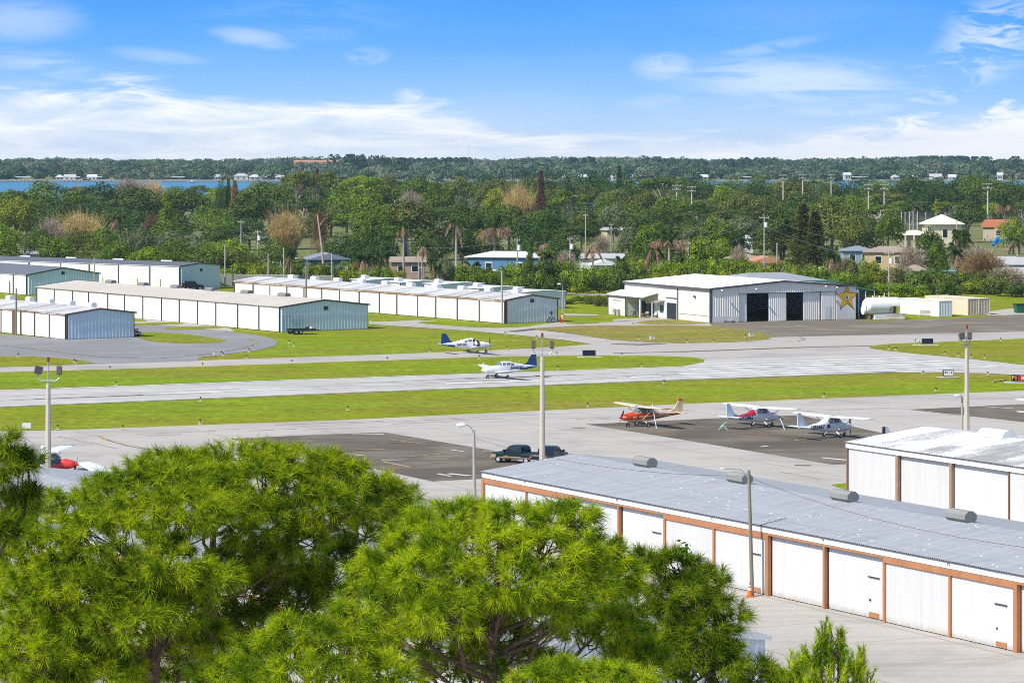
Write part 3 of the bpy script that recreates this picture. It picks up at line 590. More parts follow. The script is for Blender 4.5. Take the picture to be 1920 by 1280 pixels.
for dx, dz, r, m in ((-.1, .2, .14, 1), (.02, -.02, .13, 3), (.14, -.22, .12, 4), (-.16, -.1, .1, 1), (.1, .12, .1, 5)): b.ball((cx0 + dx, -.1, cz0 + dz), r, 8, m, (1, .15, 1.2))
b.build('star_emblem', [gold, dark_metal, white_trim, mat('emblem_blue', (.10, .16, .3)), mat('emblem_red', (.35, .04, .06)), mat('emblem_green', (.08, .2, .07))], sh)
b = MB(); b.box(-.1, .1, .05, L, 0, ez - .1); b.build('side_wall', white_wall, sh)
b = MB(); b.box(-.2, -.1, 10.85, 11.15, 0, ez - .3, 0); b.box(-.18, -.1, -.05, .2, 0, ez - .3, 0); b.box(-.13, -.1, .2, 11, 1.0, 1.08, 1); b.build('downpipe', [grey_trim, vent_grey], sh)
b = MB(); b.box(W - .1, W + .1, 0, L, 0, ez - .1); b.box(0, W, L - .1, L + .1, 0, ez - .1); b.build('back_wall', siding, sh)
b = MB(); b.box(-.16, -.1, 11.5, 14.7, 0, 2.6, 0); b.box(-.16, -.1, 11.5, 14.7, 2.62, 3.3, 1); b.box(-.2, -.1, 11.3, 14.9, 3.32, 3.5, 2); b.box(-.2, -.1, 14.72, 14.95, 0, 3.3, 1); b.build('garage_door', [mat('door_dark', (.03, .035, .04), .5), mat('door_panel', (.6, .66, .7), .6), grey_trim], sh)
for px_, z in ((1405, 5.2), (1531, 5.4), (1553, 5.2), (1348, 5.1)):
    b = MB(); b.tube([(sx(px_), -.06, z), (sx(px_), -.5, z + .12)], .03, 6, 0); b.ball((sx(px_), -.6, z + .05), .19, 8, 1, (1.1, 1, .8)); b.build('wall_lamp', [steel, vent_white], sh)
MB().ball((-.3, 5, 4.0), .2, 8, 0, (1, 1.2, 1)).build('wall_lamp', dark_metal, sh)
b = MB(); b.tube([(W + .12, .6, 4.6), (W + .5, .3, 4.6)], .04, 6); b.ball((W + .5, .2, 4.55), .3, 10, 0, (1, .4, 1)); b.build('dish_antenna', vent_white, sh)
# canopy room on the left side
b = MB(); b.ext([(-2.9, 17.8, 3.30), (-2.9, 31.3, 3.30), (-.1, 31.3, 4.0), (-.1, 17.8, 4.0)], (0, 0, .12)); b.build('canopy_roof', roof_bright, sh)
b = MB(); b.box(-2.95, -2.85, 17.8, 31.3, 3.1, 3.3); b.build('canopy_fascia', grey_trim, sh)
b = MB(); b.box(-2.7, -.1, 24.6, 31, 0, 3.28, 0); b.box(-2.74, -2.7, 24.5, 24.75, 0, 3.25, 1); b.box(-2.74, -2.7, 30.8, 31.0, 0, 3.25, 1); b.build('annex_wall', [white_wall, grey_trim], sh)
b = MB(); b.box(-2.76, -2.7, 26.6, 28.8, 1.0, 2.4, 0); b.box(-2.77, -2.7, 26.4, 29.0, 2.4, 2.55, 1); b.build('annex_window', [white_trim, vent_grey], sh)
for y in (26.9, 28.2): MB().box(-3.1, -2.72, y - .38, y + .38, .35, 1.05).build('air_unit', mat('ac', (.35, .32, .3), .6), sh)
b = MB(); b.box(-2.8, -2.55, 19.2, 19.45, 0, 3.2); b.build('canopy_post', white_trim, sh)
b = MB(); b.box(-.3, -.1, 22.4, 24.3, 0, 2.5, 0); b.box(-.22, -.1, 19.4, 21.6, .2, 2.2, 1); b.box(-.2, -.1, 21.9, 22.3, .9, 2.1, 1); b.build('back_doors', [mat('door_dark', (.03, .035, .04), .5), glassm], sh)
b = MB(); b.ext([(-1.4, 15.6, 2.5), (-1.4, 18.0, 2.5), (-.1, 18.0, 2.85), (-.1, 15.6, 2.85)], (0, 0, .08), 0); b.box(-1.35, -1.2, 17.7, 17.85, 0, 2.5, 1); b.box(-.16, -.1, 16.0, 17.2, .9, 2.1, 2); b.build('porch', [vent_grey, white_trim, mat('green_glass', (.05, .09, .08), .3)], sh)
# teal lean-to at its right end
b = MB(); b.ext([(W + .1, .9, 5.15), (W + .1, 4.4, 5.15), (W + 4.4, 4.4, 4.5), (W + 4.4, .9, 4.5)], (0, 0, .12)); b.build('lean_to_roof', mat('roof_green', (.10, .30, .22), .6), sh)
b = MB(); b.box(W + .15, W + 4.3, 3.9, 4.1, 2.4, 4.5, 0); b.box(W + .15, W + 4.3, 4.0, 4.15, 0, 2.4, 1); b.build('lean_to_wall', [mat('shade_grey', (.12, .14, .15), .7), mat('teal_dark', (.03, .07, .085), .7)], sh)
for xx in (1.3, 2.6, 4.25): MB().box(W + xx - .06, W + xx + .06, 1.0, 1.12, 0, 4.5).build('lean_to_post', white_trim, sh)
b = MB(); b.tube([(W + 1.3, 2.6, 1.5), (W + 1.5, 2.6, 1.5), (W + 4.0, 2.6, 1.5), (W + 4.2, 2.6, 1.5)], [.8, 1.05, 1.05, .8], 20); b.box(W + 1.8, W + 3.8, 2.3, 2.9, 0, .6); b.build('teal_tank', mat('teal_tank', (.03, .17, .23), .5), sh, True)
sh2 = thing('rear_shed', 'grey hipped metal roof shed with green edge behind the star hangar', 'shed', (31.6 - math.sin(R(ST)) * 33 + 25 * math.cos(R(ST)), 516.8 + math.cos(R(ST)) * 33 + 25 * math.sin(R(ST)), 0), R(ST))
b = MB(); b.add([(-.4, -.4, 4.6), (17.4, -.4, 4.6), (17.4, 18, 4.6), (-.4, 18, 4.6), (5, 9, 6.0), (12, 9, 6.0)], [(0, 1, 5, 4), (1, 2, 5), (2, 3, 4, 5), (3, 0, 4), (0, 3, 2, 1)]); b.build('roof', roof_grey, sh2)
MB().box(0, 17, 0, 17.5, 0, 4.58).build('wall', siding, sh2)
MB().box(5, 17.6, -.6, -.42, 4.45, 4.9).build('green_edge', MC['roof_green'], sh2)

# ------------------------------------------------------------------ aircraft and vehicles
def paintm(name, c, rough=.3): return mat(name, c, rough, .5, amt=.06, nsc=.8)
air_white = paintm('aircraft_white', (.78, .78, .77)); air_cream = paintm('aircraft_cream', (.70, .56, .34)); air_red = paintm('aircraft_red', (.60, .065, .015)); air_crimson = paintm('aircraft_crimson', (.42, .02, .035))
air_blue = paintm('aircraft_blue', (.012, .05, .20)); air_teal = paintm('aircraft_teal', (.05, .28, .38)); air_navy = paintm('aircraft_navy', (.02, .035, .12)); air_pale = paintm('aircraft_pale', (.60, .68, .72)); air_bright = paintm('aircraft_bright_red', (.60, .04, .03))
air_glass = mat('aircraft_glass', (.14, .16, .18), .15, .6, amt=.2); tyre = mat('tyre', (.02, .02, .021), .85, .1); rim = mat('wheel_rim', (.5, .5, .5), .4, .4, .4)
def body_loft(secs, classify, nx=70, nr=36, e=2.6):
    """fuselage or car body: sections (x, zbottom, ztop, halfwidth[, exponent]); classify(x,y,z) -> (part, material index)"""
    a = np.array([list(s) + [e] * (5 - len(s)) for s in secs], float); a = a[np.argsort(a[:, 0])]
    xs = np.linspace(a[0, 0], a[-1, 0], nx); zb, zt, w, ex = (np.interp(xs, a[:, 0], a[:, k]) for k in (1, 2, 3, 4))
    q = 2 * np.pi * np.arange(nr) / nr + np.pi / nr; c, s = np.cos(q), np.sin(q)
    V = np.zeros((nx, nr, 3))
    for i in range(nx):
        p = 2 / ex[i]; V[i, :, 0] = xs[i]; V[i, :, 1] = w[i] * np.sign(c) * np.abs(c) ** p; V[i, :, 2] = (zb[i] + zt[i]) / 2 + (zt[i] - zb[i]) / 2 * np.sign(s) * np.abs(s) ** p
    out = {}
    def put(part, mi, vs):
        b = out.setdefault(part, MB()); b.add(vs, [tuple(range(len(vs)))], mi)
    for i in range(nx - 1):
        for k in range(nr):
            k2 = (k + 1) % nr; vs = [V[i, k], V[i, k2], V[i + 1, k2], V[i + 1, k]]; m = sum(vs) / 4; part, mi = classify(*m); put(part, mi, vs)
    put(*classify(*V[0].mean(0)), [v for v in V[0][::-1]]); put(*classify(*V[-1].mean(0)), list(V[-1]))
    return out
def weld(b):
    key = {}; nv = []; mp = []
    for v in b.v:
        k = (round(v[0], 4), round(v[1], 4), round(v[2], 4))
        if k not in key: key[k] = len(nv); nv.append(v)
        mp.append(key[k])
    b.v = nv; fs = []; ms = []
    for f, m in zip(b.f, b.m):
        g = []
        for i in f:
            if mp[i] not in g: g.append(mp[i])
        if len(g) >= 3: fs.append(tuple(g)); ms.append(m)
    b.f, b.m = fs, ms; return b
def wheel_geo(b, c, r, w, n=16):
    b.tube([(c[0], c[1] - w / 2, c[2]), (c[0], c[1] - w * .42, c[2]), (c[0], c[1] + w * .42, c[2]), (c[0], c[1] + w / 2, c[2])], [r * .88, r, r, r * .88], n, 0)
    b.tube([(c[0], c[1] - w / 2 - .01, c[2]), (c[0], c[1] + w / 2 + .01, c[2])], r * .55, n, 1)
def aero(b, st, mi=0, tipmi=None, tipf=.9):
    """lifting surface: stations (point of leading edge, chord, thickness), chord runs along -x"""
    prof = [(0, 0), (.08, .38), (.3, .5), (.6, .34), (1, .03), (1, -.03), (.6, -.22), (.3, -.34), (.08, -.26)]; n = len(prof); vs = []
    for (x, y, z), ch, th in st:
        for u, h in prof: vs.append((x - u * ch, y, z + h * th))
    for i in range(len(st) - 1):
        fs = [(i * n + k, i * n + (k + 1) % n, (i + 1) * n + (k + 1) % n, (i + 1) * n + k) for k in range(n)]
        b2 = fs; base = len(b.v)
        b.f += [tuple(a + base for a in f) for f in b2]; b.m += [tipmi if (tipmi is not None and i >= len(st) - 2) else mi] * len(b2)
    base = len(b.v); b.f += [tuple(base + k for k in range(n)), tuple(base + (len(st) - 1) * n + k for k in range(n - 1, -1, -1))]; b.m += [mi, tipmi if tipmi is not None else mi]
    b.v += vs
def reg_geo(txt, size, x, z, side, hw):
    vs, fs = text_geo(txt, size); b = MB()
    # side +1 = left side of the aircraft (seen with the nose to the left), -1 = right side
    V = []
    for v in vs:
        X = x - side * v[0]; w = hw(X) + .03; V.append((X, side * w, z + v[1]))
    b.add(V, fs); return b
def propeller(b, x, z, rad, ang, m=0, sp=1):
    for k in (0, 1):
        a = ang + math.pi * k; d = Vector((0, math.cos(a), math.sin(a))); n = Vector((0, -math.sin(a), math.cos(a)))
        pts = []
        for r, w, tw in ((.08, .05, .06), (.35, .075, .045), (.7, .07, .025), (1, .03, .01)):
            c = Vector((x, 0, z)) + d * rad * r; pts.append((c + n * w + Vector((tw, 0, 0)), c - n * w - Vector((tw, 0, 0))))
        for i in range(3): b.add([pts[i][0], pts[i][1], pts[i + 1][1], pts[i + 1][0]] + [p + Vector((.025, 0, 0)) for p in (pts[i][0], pts[i][1], pts[i + 1][1], pts[i + 1][0])], [(0, 1, 2, 3), (7, 6, 5, 4), (0, 4, 5, 1), (1, 5, 6, 2), (2, 6, 7, 3), (3, 7, 4, 0)], m)
    b.tube([(x - .1, 0, z), (x + .05, 0, z), (x + .2, 0, z), (x + .3, 0, z)], [.17, .165, .11, .02], 12, sp)

def high_wing(label, pos, heading, reg, scheme, group='parked high wing planes'):
    r = thing('high_wing_plane', label, 'airplane', pos, R(heading), group)
    base, belly, topc, finc, tipc, regc, capc = scheme['base'], scheme.get('belly', scheme['base']), scheme.get('top', scheme['base']), scheme['fin'], scheme.get('tip', scheme['base']), scheme['reg'], scheme.get('cap')
    stripes = scheme['stripe']; secs = [(2.38, .78, 1.15, .22, 2.2), (2.15, .64, 1.30, .40, 2.4), (1.6, .55, 1.40, .48), (1.08, .52, 1.45, .51), (.5, .5, 1.97, .52, 3), (.2, .5, 2.02, .52, 3), (-.7, .53, 2.0, .5, 3), (-1.25, .6, 1.78, .44), (-1.8, .70, 1.52, .36), (-3, .88, 1.36, .23), (-4.3, 1.02, 1.27, .09), (-4.68, 1.09, 1.24, .03)]
    hw = lambda X: float(np.interp(X, [s[0] for s in secs][::-1], [s[3] for s in secs][::-1]))
    def cl(x, y, z):
        if .48 < x < 1.1 and z > 1.40 + .05: return 'windshield', 0
        if -.95 < x < .42 and 1.42 < z < 1.86 and abs(y) > .3 and not (-.38 < x < -.28): return 'side_window|L' if y > 0 else 'side_window|R', 0
        if -1.55 < x < -1.02 and z > 1.5 and scheme.get('rearwin', True): return 'rear_window', 0
        return 'fuselage', stripes(x, y, z)
    parts = body_loft(secs, cl); fus = None
    for k in ('fuselage', 'windshield', 'side_window|L', 'side_window|R', 'rear_window'):
        if k in parts:
            o = weld(parts[k]).build(k.split('|')[0], [base, belly, topc, scheme.get('accent', belly)] if k == 'fuselage' else air_glass, r, True)
            if k == 'fuselage': fus = o
    z0 = .95 + .16 if scheme.get('regz') is None else scheme['regz']
    for sd in (1, -1): reg_geo(reg, scheme.get('rs', .46), -2.35, z0, sd, hw).build('registration', regc, fus)
    for sd in (1, -1):
        b = MB(); aero(b, [((.78, sd * .2, 1.97), 1.63, .2), ((.78, sd * 2.7, 2.02), 1.63, .2), ((.62, sd * 4.6, 2.07), 1.28, .15), ((.5, sd * 5.1, 2.09), 1.0, .08)], 0, 1); b.build('wing', [scheme.get('wing', base), tipc], r)
        b = MB(); b.tube([(.25, sd * .5, .72), (.18, sd * 2.55, 1.96)], [.04, .04], 6); b.build('wing_strut', scheme.get('strut', base), r)
        b = MB(); aero(b, [((-3.75, sd * .05, 1.24), .98, .1), ((-3.95, sd * 1.45, 1.25), .72, .07)], 0); b.build('tailplane', scheme.get('tail', base), r)
        b = MB(); b.tube([(0, sd * .4, .62), (0, sd * .8, .42), (-.02, sd * 1.08, .2)], [.06, .045, .04], 6, 2); wheel_geo(b, (-.02, sd * 1.14, .2), .21, .15); b.build('main_wheel', [tyre, rim, scheme.get('gear', base)], r)
    b = MB(); b.tube([(1.62, 0, .7), (1.66, 0, .2)], .045, 6, 2); wheel_geo(b, (1.66, 0, .18), .19, .13); b.build('nose_wheel', [tyre, rim, steel], r)
    b = MB(); b.ext([(-3.15, -.05, 1.33), (-3.75, -.05, 1.62), (-4.25, -.05, 2.42), (-4.42, -.05, 2.42), (-4.32, -.05, 1.2)], (0, .1, 0), 0)
    if capc: b.ext([(-4.22, -.055, 2.42), (-4.3, -.055, 2.6), (-4.75, -.055, 2.6), (-4.7, -.055, 2.42)], (0, .11, 0), 1)
    else: b.ext([(-4.25, -.05, 2.42), (-4.34, -.05, 2.58), (-4.42, -.05, 2.58), (-4.42, -.05, 2.42)], (0, .1, 0), 0)
    b.build('fin', [finc, capc or finc], r)
    b = MB(); b.ext([(-4.43, -.04, 2.41 if capc else 2.58), (-4.33, -.04, 1.16), (-4.72, -.04, 1.22), (-4.82, -.04, 2.41 if capc else 2.58)], (0, .08, 0)); b.build('rudder', scheme.get('rudder', finc), r)
    b = MB(); propeller(b, 2.4, .98, .88, scheme.get('prop', .9)); b.build('propeller', [black, scheme.get('spinner', base)], r)
    return r
def low_wing(label, pos, heading, reg, scheme, group='low wing planes on the move'):
    r = thing('low_wing_plane', label, 'airplane', pos, R(heading), group)
    secs = [(2.42, .82, 1.22, .26, 2.2), (2.15, .68, 1.38, .42, 2.4), (1.4, .6, 1.5, .53), (.8, .58, 1.55, .56), (.1, .58, 1.98, .56, 2.8), (-.3, .58, 2.05, .55, 2.8), (-1.0, .6, 2.02, .52, 2.8), (-1.9, .7, 1.80, .43), (-3.3, .93, 1.55, .22), (-4.5, 1.14, 1.42, .07), (-4.75, 1.2, 1.38, .03)]
    hw = lambda X: float(np.interp(X, [s[0] for s in secs][::-1], [s[3] for s in secs][::-1]))
    op = scheme.get('door_open')
    def cl(x, y, z):
        if op and y < -.2 and -.32 < x < .62 and 1.0 < z < 1.95 - max(0, x - .15) * .8: return 'cabin_opening', 0  # black hull patch, painted shade in place of a real cabin interior
        if .12 < x < .82 and z > 1.58: return 'windshield', 0
        if 1.52 < z < 1.9 and abs(y) > .25 and (-.42 < x < .02 or -1.05 < x < -.52 or -1.5 < x < -1.15 and z < 1.8): return 'side_window|L' if y > 0 else 'side_window|R', 0
        return 'fuselage', scheme['stripe'](x, y, z)
    parts = body_loft(secs, cl); fus = None
    for k in ('fuselage', 'windshield', 'side_window|L', 'side_window|R', 'cabin_opening'):
        if k in parts:
            o = weld(parts[k]).build(k.split('|')[0], [air_white, air_blue, air_teal] if k == 'fuselage' else (black if k == 'cabin_opening' else air_glass), r, True)
            if k == 'fuselage': fus = o
    for sd in (1, -1): reg_geo(reg, .46, -1.95, 1.22, sd, hw).build('registration', air_navy, fus)
    for sd in (1, -1):
        b = MB(); aero(b, [((1.2, sd * .3, .72), 1.9, .24), ((.88, sd * 1.0, .80), 1.62, .22), ((.86, sd * 2.6, .99), 1.58, .2), ((.62, sd * 5.0, 1.29), 1.1, .12), ((.5, sd * 5.4, 1.34), .85, .06)], 0, 1); b.build('wing', [air_white, scheme.get('tip', air_white)], r)
        b = MB(); aero(b, [((-3.95, sd * .03, 1.33), .82, .1), ((-4.0, sd * 1.95, 1.34), .76, .07)], 0); b.build('tailplane', scheme['tail'], r)
        b = MB(); b.tube([(-.1, sd * 1.52, .85), (-.1, sd * 1.52, .25)], .055, 6, 2); wheel_geo(b, (-.1, sd * 1.52, .22), .22, .15); b.build('main_wheel', [tyre, rim, air_white], r)
    b = MB(); b.tube([(1.75, 0, .7), (1.85, 0, .22)], .05, 6, 2); wheel_geo(b, (1.85, 0, .2), .2, .14); b.build('nose_wheel', [tyre, rim, steel], r)
    b = MB(); b.ext([(-2.9, -.04, 1.62), (-3.45, -.04, 1.74), (-4.1, -.04, 2.75), (-4.4, -.04, 2.75), (-4.4, -.04, 1.38)], (0, .08, 0)); b.build('fin', scheme['fin'], r)
    b = MB(); b.ext([(-4.41, -.035, 2.75), (-4.41, -.035, 1.36), (-4.85, -.035, 1.36), (-4.75, -.035, 2.75)], (0, .07, 0)); b.build('rudder', scheme.get('rudder', scheme['fin']), r)
    b = MB(); propeller(b, 2.45, 1.02, .93, scheme.get('prop', 1.4)); b.build('propeller', [scheme.get('blade', black), air_white], r)
    b = MB(); b.tube([(-1.1, 0, 2.0), (-1.45, 0, 2.32)], .012, 5); b.tube([(-2.2, 0, 1.72), (-2.55, 0, 2.05)], .012, 5); b.build('antenna', mat('antenna_pale', (.6, .6, .5)), r)
    return r, fus

lw1, _ = low_wing('white low wing airplane with blue tail rolling along the runway', (-1.5 + .2, 393.8, 0), 207, 'N147ND', dict(stripe=lambda x, y, z: 1 if (x < -2.3 and z < 1.12 + (-x - 2.3) * .11) else 0, tail=air_teal, fin=air_blue, prop=1.45, blade=air_white))
lw2, _ = low_wing('white low wing airplane with dark blue tail and open cabin door on the taxiway', (-5.2, 441.6, 0), 25, 'N460X', dict(stripe=lambda x, y, z: 1 if (x < -2.9 and z < 1.2 + (-x - 2.9) * .06) else 0, tail=mat('tail_paleblue', (.35, .5, .68), .4), fin=air_blue, tip=air_navy, door_open=True, prop=1.35))
# pilot glimpsed in the open door
pl = MB(); pl.tube([(0, 0, 0), (.02, 0, .25), (0, 0, .45), (-.02, 0, .55)], [.16, .2, .18, .07], 10, 0); pl.ball((0, 0, .68), .11, 10, 1, (1, .9, 1.2)); pl.tube([(.0, -.2, .42), (.12, -.26, .2), (.32, -.2, .18)], [.06, .05, .04], 6, 0); pl.tube([(0, -.08, .05), (.38, -.1, .06), (.42, -.1, -.3)], [.09, .08, .06], 8, 2)
po = pl.build('person', [mat('shirt_white', (.75, .75, .74)), mat('skin', (.45, .28, .2)), mat('trousers_dark', (.05, .05, .08))], None, True)
q = lw2.matrix_basis @ Vector((.05, -.62, 1.12)); po.location = q; po.rotation_euler = (0, 0, R(25)); tag(po, 'person in a white shirt sitting in the open doorway of the taxiing airplane', 'person')

def redstripe(x, y, z):
    if z > 1.35: return 2 if x > .9 else 0
    if z < .72 + max(0, -x) * .06: return 0
    if .98 < z < 1.05 or (x < -1 and 1.2 < z): return 0
    return 1
high_wing('red and cream high wing airplane nose to the left on the tie down pad', (*G(1204, 799)[:2], 0), 209, 'N5920A', dict(base=air_cream, belly=air_red, top=air_red, accent=air_red, fin=air_cream, cap=air_red, tip=air_red, reg=air_cream, stripe=redstripe, spinner=air_crimson, strut=air_cream, rs=.36, prop=1.0, rearwin=False))
def ws1(x, y, z):
    if x < -1.1 and z > 1.25: return 1
    if x > 1.3 and z > 1.25: return 1
    return 0
high_wing('white high wing airplane with red stripe on its back, middle of the pad', (*G(1426, 800.5)[:2], 0), 41, 'N7138G', dict(base=air_white, belly=air_crimson, accent=air_crimson, fin=air_pale, reg=air_navy, stripe=ws1, spinner=air_white, tail=air_white, prop=.35, regz=1.05, rs=.5, rearwin=False))
high_wing('plain white high wing airplane with large dark numbers, nearest the white hangar', (*G(1561, 819.5)[:2], 0), 40, 'N93487', dict(base=air_white, belly=air_navy, accent=air_navy, fin=air_pale, reg=air_navy, stripe=lambda x, y, z: 1 if (-1.25 < x < -.8 and 1.0 < z < 1.3) else 0, spinner=air_white, prop=1.5, regz=1.1, rs=.52, rearwin=False))
low_wing('white airplane hidden behind the worn white roof, only its dark rudder showing', (37.0, 296.5, 0), 41, 'N214', dict(stripe=lambda x, y, z: 0, tail=air_white, fin=air_white, rudder=mat('rudder_brown', (.07, .055, .05))), group='parked low wing planes')
high_wing('white airplane cut off by the right edge of the view, only its wing tip showing', (55.3, 330.7, 0), 41, 'N318', dict(base=air_white, fin=air_white, reg=air_navy, stripe=lambda x, y, z: 0))
def bl(x, y, z):
    if z > 1.42: return 0
    if x > 1.2: return 3
    return 1 if z > 1.0 else 3
high_wing('red and navy high wing airplane with white wings behind the pine at the left', (-39.5, 277.6, 0), -12, 'N871', dict(base=air_white, belly=air_navy, accent=air_bright, fin=air_bright, tail=air_bright, tip=air_blue, reg=air_white, stripe=bl, spinner=air_bright, strut=air_white))
high_wing('white high wing airplane with one wing tip showing above the grey hangar roof', (-33.3, 262.5, 0), 21, 'N605', dict(base=air_white, fin=air_white, reg=air_navy, stripe=lambda x, y, z: 0))
# tie-down gear under the wings
for lab, px, py, hh, m in (('white leaning wing prop under the red airplane', 1231, 803, 2.4, air_white), ('white wing prop under the right wing of the middle white airplane', 1471, 805, 1.1, air_white)):
    x, y, _z = G(px, py); b = MB(); b.tube([(0, 0, 0), (-.42, .1, hh)], .05, 6); b.tube([(0, -.2, .03), (0, .2, .03)], .04, 6)
    o = b.build('wing_prop', m); o.location = (x, y, .02); tag(o, lab, 'wing prop')
x, y, _z = G(1356, 806); b = MB()
for dx, dy in ((-.5, -.2), (.4, -.1), (0, .4)): b.tube([(dx, dy, 0), (0, 0, .45)], .05, 5)
b.tube([(-.3, 0, .3), (.35, .1, .75)], .05, 5); o = b.build('tail_stand', mat('mint', (.35, .55, .42), .6)); o.location = (x, y, .02); tag(o, 'pale green tail stand on the dark pad behind the middle white airplane', 'tail stand')

def car(label, name, cat, pos, heading, secs, belt, cabin, paint, r=.34, axles=(1.45, -1.45), hw=.8, lower=None, extra=None, split=(), group='parked vehicles'):
    o = thing(name, label, cat, pos, R(heading), group)
    def cl(x, y, z):
        top = float(np.interp(x, [s[0] for s in secs][::-1], [s[2] for s in secs][::-1]))
        if cabin[0] < x < cabin[1] and z > belt and not any(abs(x - p) < .05 for p in split):
            if abs(y) > .45 and z < cabin[2]: return 'side_window|L' if y > 0 else 'side_window|R', 0
            if abs(y) <= .72 and z < top - .02 + .05 and (x > cabin[1] - cabin[3] or x < cabin[0] + cabin[4]) and z < cabin[2] + .05: return 'windscreen' if x > 0 else 'rear_window', 0
        return 'body', 1 if (lower and z < .74) else 0
    parts = body_loft(secs, cl, 80, 40, 5.0)
    for k, b in parts.items(): weld(b).build(k.split('|')[0], [paint, lower or paint] if k == 'body' else glassm, o, False)
    for ax in axles:
        for sd in (1, -1):
            b = MB(); wheel_geo(b, (ax, sd * hw, r), r, .24, 18); b.build('wheel', [tyre, rim], o)
    x1 = max(s[0] for s in secs); x0 = min(s[0] for s in secs)
    for sd in (1, -1):
        MB().box(x1 - .08, x1 + .015, sd * hw * .75 - .16, sd * hw * .75 + .16, .68, .84).build('headlight', vent_white, o)
        b = MB(); b.box(x0 - .015, x0 + .1, sd * (hw + .02) - .1, sd * (hw + .02) + .1, .72, 1.0, 0); b.box(x0 - .016, x0 + .1, sd * (hw + .02) - .09, sd * (hw + .02) + .09, .86, .93, 1); b.build('tail_light', [mat('lamp_red', (.4, .01, .01), .3), mat('lamp_amber', (.6, .3, .03), .3)], o)
        b = MB(); b.cbox((cabin[1] - .25, sd * (hw + .22), belt + .12), (.12, .24, .2)); b.build('mirror', black, o)
    b = MB(); b.box(x1 - .05, x1 + .06, -hw, hw, .38, .6); b.build('bumper', steel, o); b = MB(); b.box(x0 - .06, x0 + .05, -hw, hw, .42, .62); b.build('bumper', steel, o)
    return o
dgreen = mat('truck_green', (.006, .022, .028), .3, .5, amt=.1); tanp = mat('truck_tan', (.42, .27, .17), .4, .4)
truck = [(2.62, .5, .86, .80), (2.5, .42, 1.02, .9), (1.5, .4, 1.12, .95), (1.2, .4, 1.16, .95), (.55, .4, 1.74, .88), (.3, .4, 1.8, .86), (-.75, .4, 1.8, .86), (-.98, .4, 1.68, .88), (-1.02, .4, 1.12, .95), (-2.75, .45, 1.10, .95), (-2.82, .5, 1.0, .92)]
for lab, px, dd, hd in (('dark green pickup truck with tan lower side, seen from its left side', .5, 288.2, 146), ('dark green pickup truck seen from behind, beside the tall light pole', 3.35, 287.4, 66)):
    t = car(lab, 'pickup_truck', 'pickup truck', (px, dd, 0), hd, truck, 1.16, (-1.04, 1.2, 1.68, .75, .22), dgreen, .37, (1.7, -1.6), .82, tanp, split=(.25, -.4), group='pickup trucks behind the grey hangar row'); t.scale = (.9, .9, .9)
    b = MB(); b.box(-2.7, -1.08, -.75, .75, 1.09, 1.115); b.build('truck_bed', black, t)
jeep = [(2.0, .55, .95, .75), (1.9, .5, 1.1, .82), (.7, .5, 1.18, .85), (.45, .5, 1.75, .8), (.2, .5, 1.86, .8), (-1.85, .5, 1.86, .8), (-1.95, .55, 1.5, .8)]
j = car('black boxy off-roader with spare wheel parked at the blue gable', 'off_roader', 'car', (-62.2, 634.0, 0), 22, jeep, 1.2, (-1.9, .75, 1.72, .3, .1), mat('car_black', (.012, .016, .02), .3, .5), .42, (1.25, -1.25), .75, split=(.0, -.95))
b = MB(); b.tube([(-2.0, 0, 1.0), (-2.2, 0, 1.0)], .4, 16, 0); b.tube([(-2.2, 0, 1.0), (-2.22, 0, 1.0)], .22, 12, 1); b.build('spare_wheel', [tyre, rim], j)
sedan = [(2.2, .35, .65, .7), (2.1, .3, .78, .82), (1.0, .28, .95, .86), (.3, .28, 1.36, .72), (-.9, .28, 1.40, .72), (-1.6, .28, 1.02, .84), (-2.1, .3, .92, .82), (-2.2, .4, .8, .75)]
car('purple car half hidden behind the striped blue gable at the left', 'sedan_car', 'car', (-56.6, 480.9, 0), -52, sedan, .96, (-1.6, 1.0, 1.33, .65, .6), mat('car_purple', (.06, .012, .07), .3, .5), .31, (1.3, -1.3), .76, split=(-.3,))
# flat trailer
x, y, _z = G(566, 626); tr = thing('flat_trailer', 'black flatbed trailer with four wheels on the grass by the blue gable', 'trailer', (x, y, 0), R(32))
b = MB(); b.box(-2.1, 2.0, -.85, .85, .5, .6, 0)
for yy in (-.85, .8): b.box(-2.1, 2.0, yy, yy + .05, .6, .82, 0)
b.tube([(2.0, .6, .55), (3.1, 0, .5), (2.0, -.6, .55)], .05, 6, 0); b.build('deck', [dark_metal], tr)
for xx in (-1.5, -.75):
    for sd in (1, -1): b = MB(); wheel_geo(b, (xx, sd * 1.0, .36), .36, .22); b.build('wheel', [tyre, rim], tr)
b = MB(); b.box(.9, 1.7, -.3, .5, .61, 1.0); b.ball((1.2, -.7, .8), .3, 10, 1, (1, .5, 1)); b.build('load', [black, vent_white], tr)

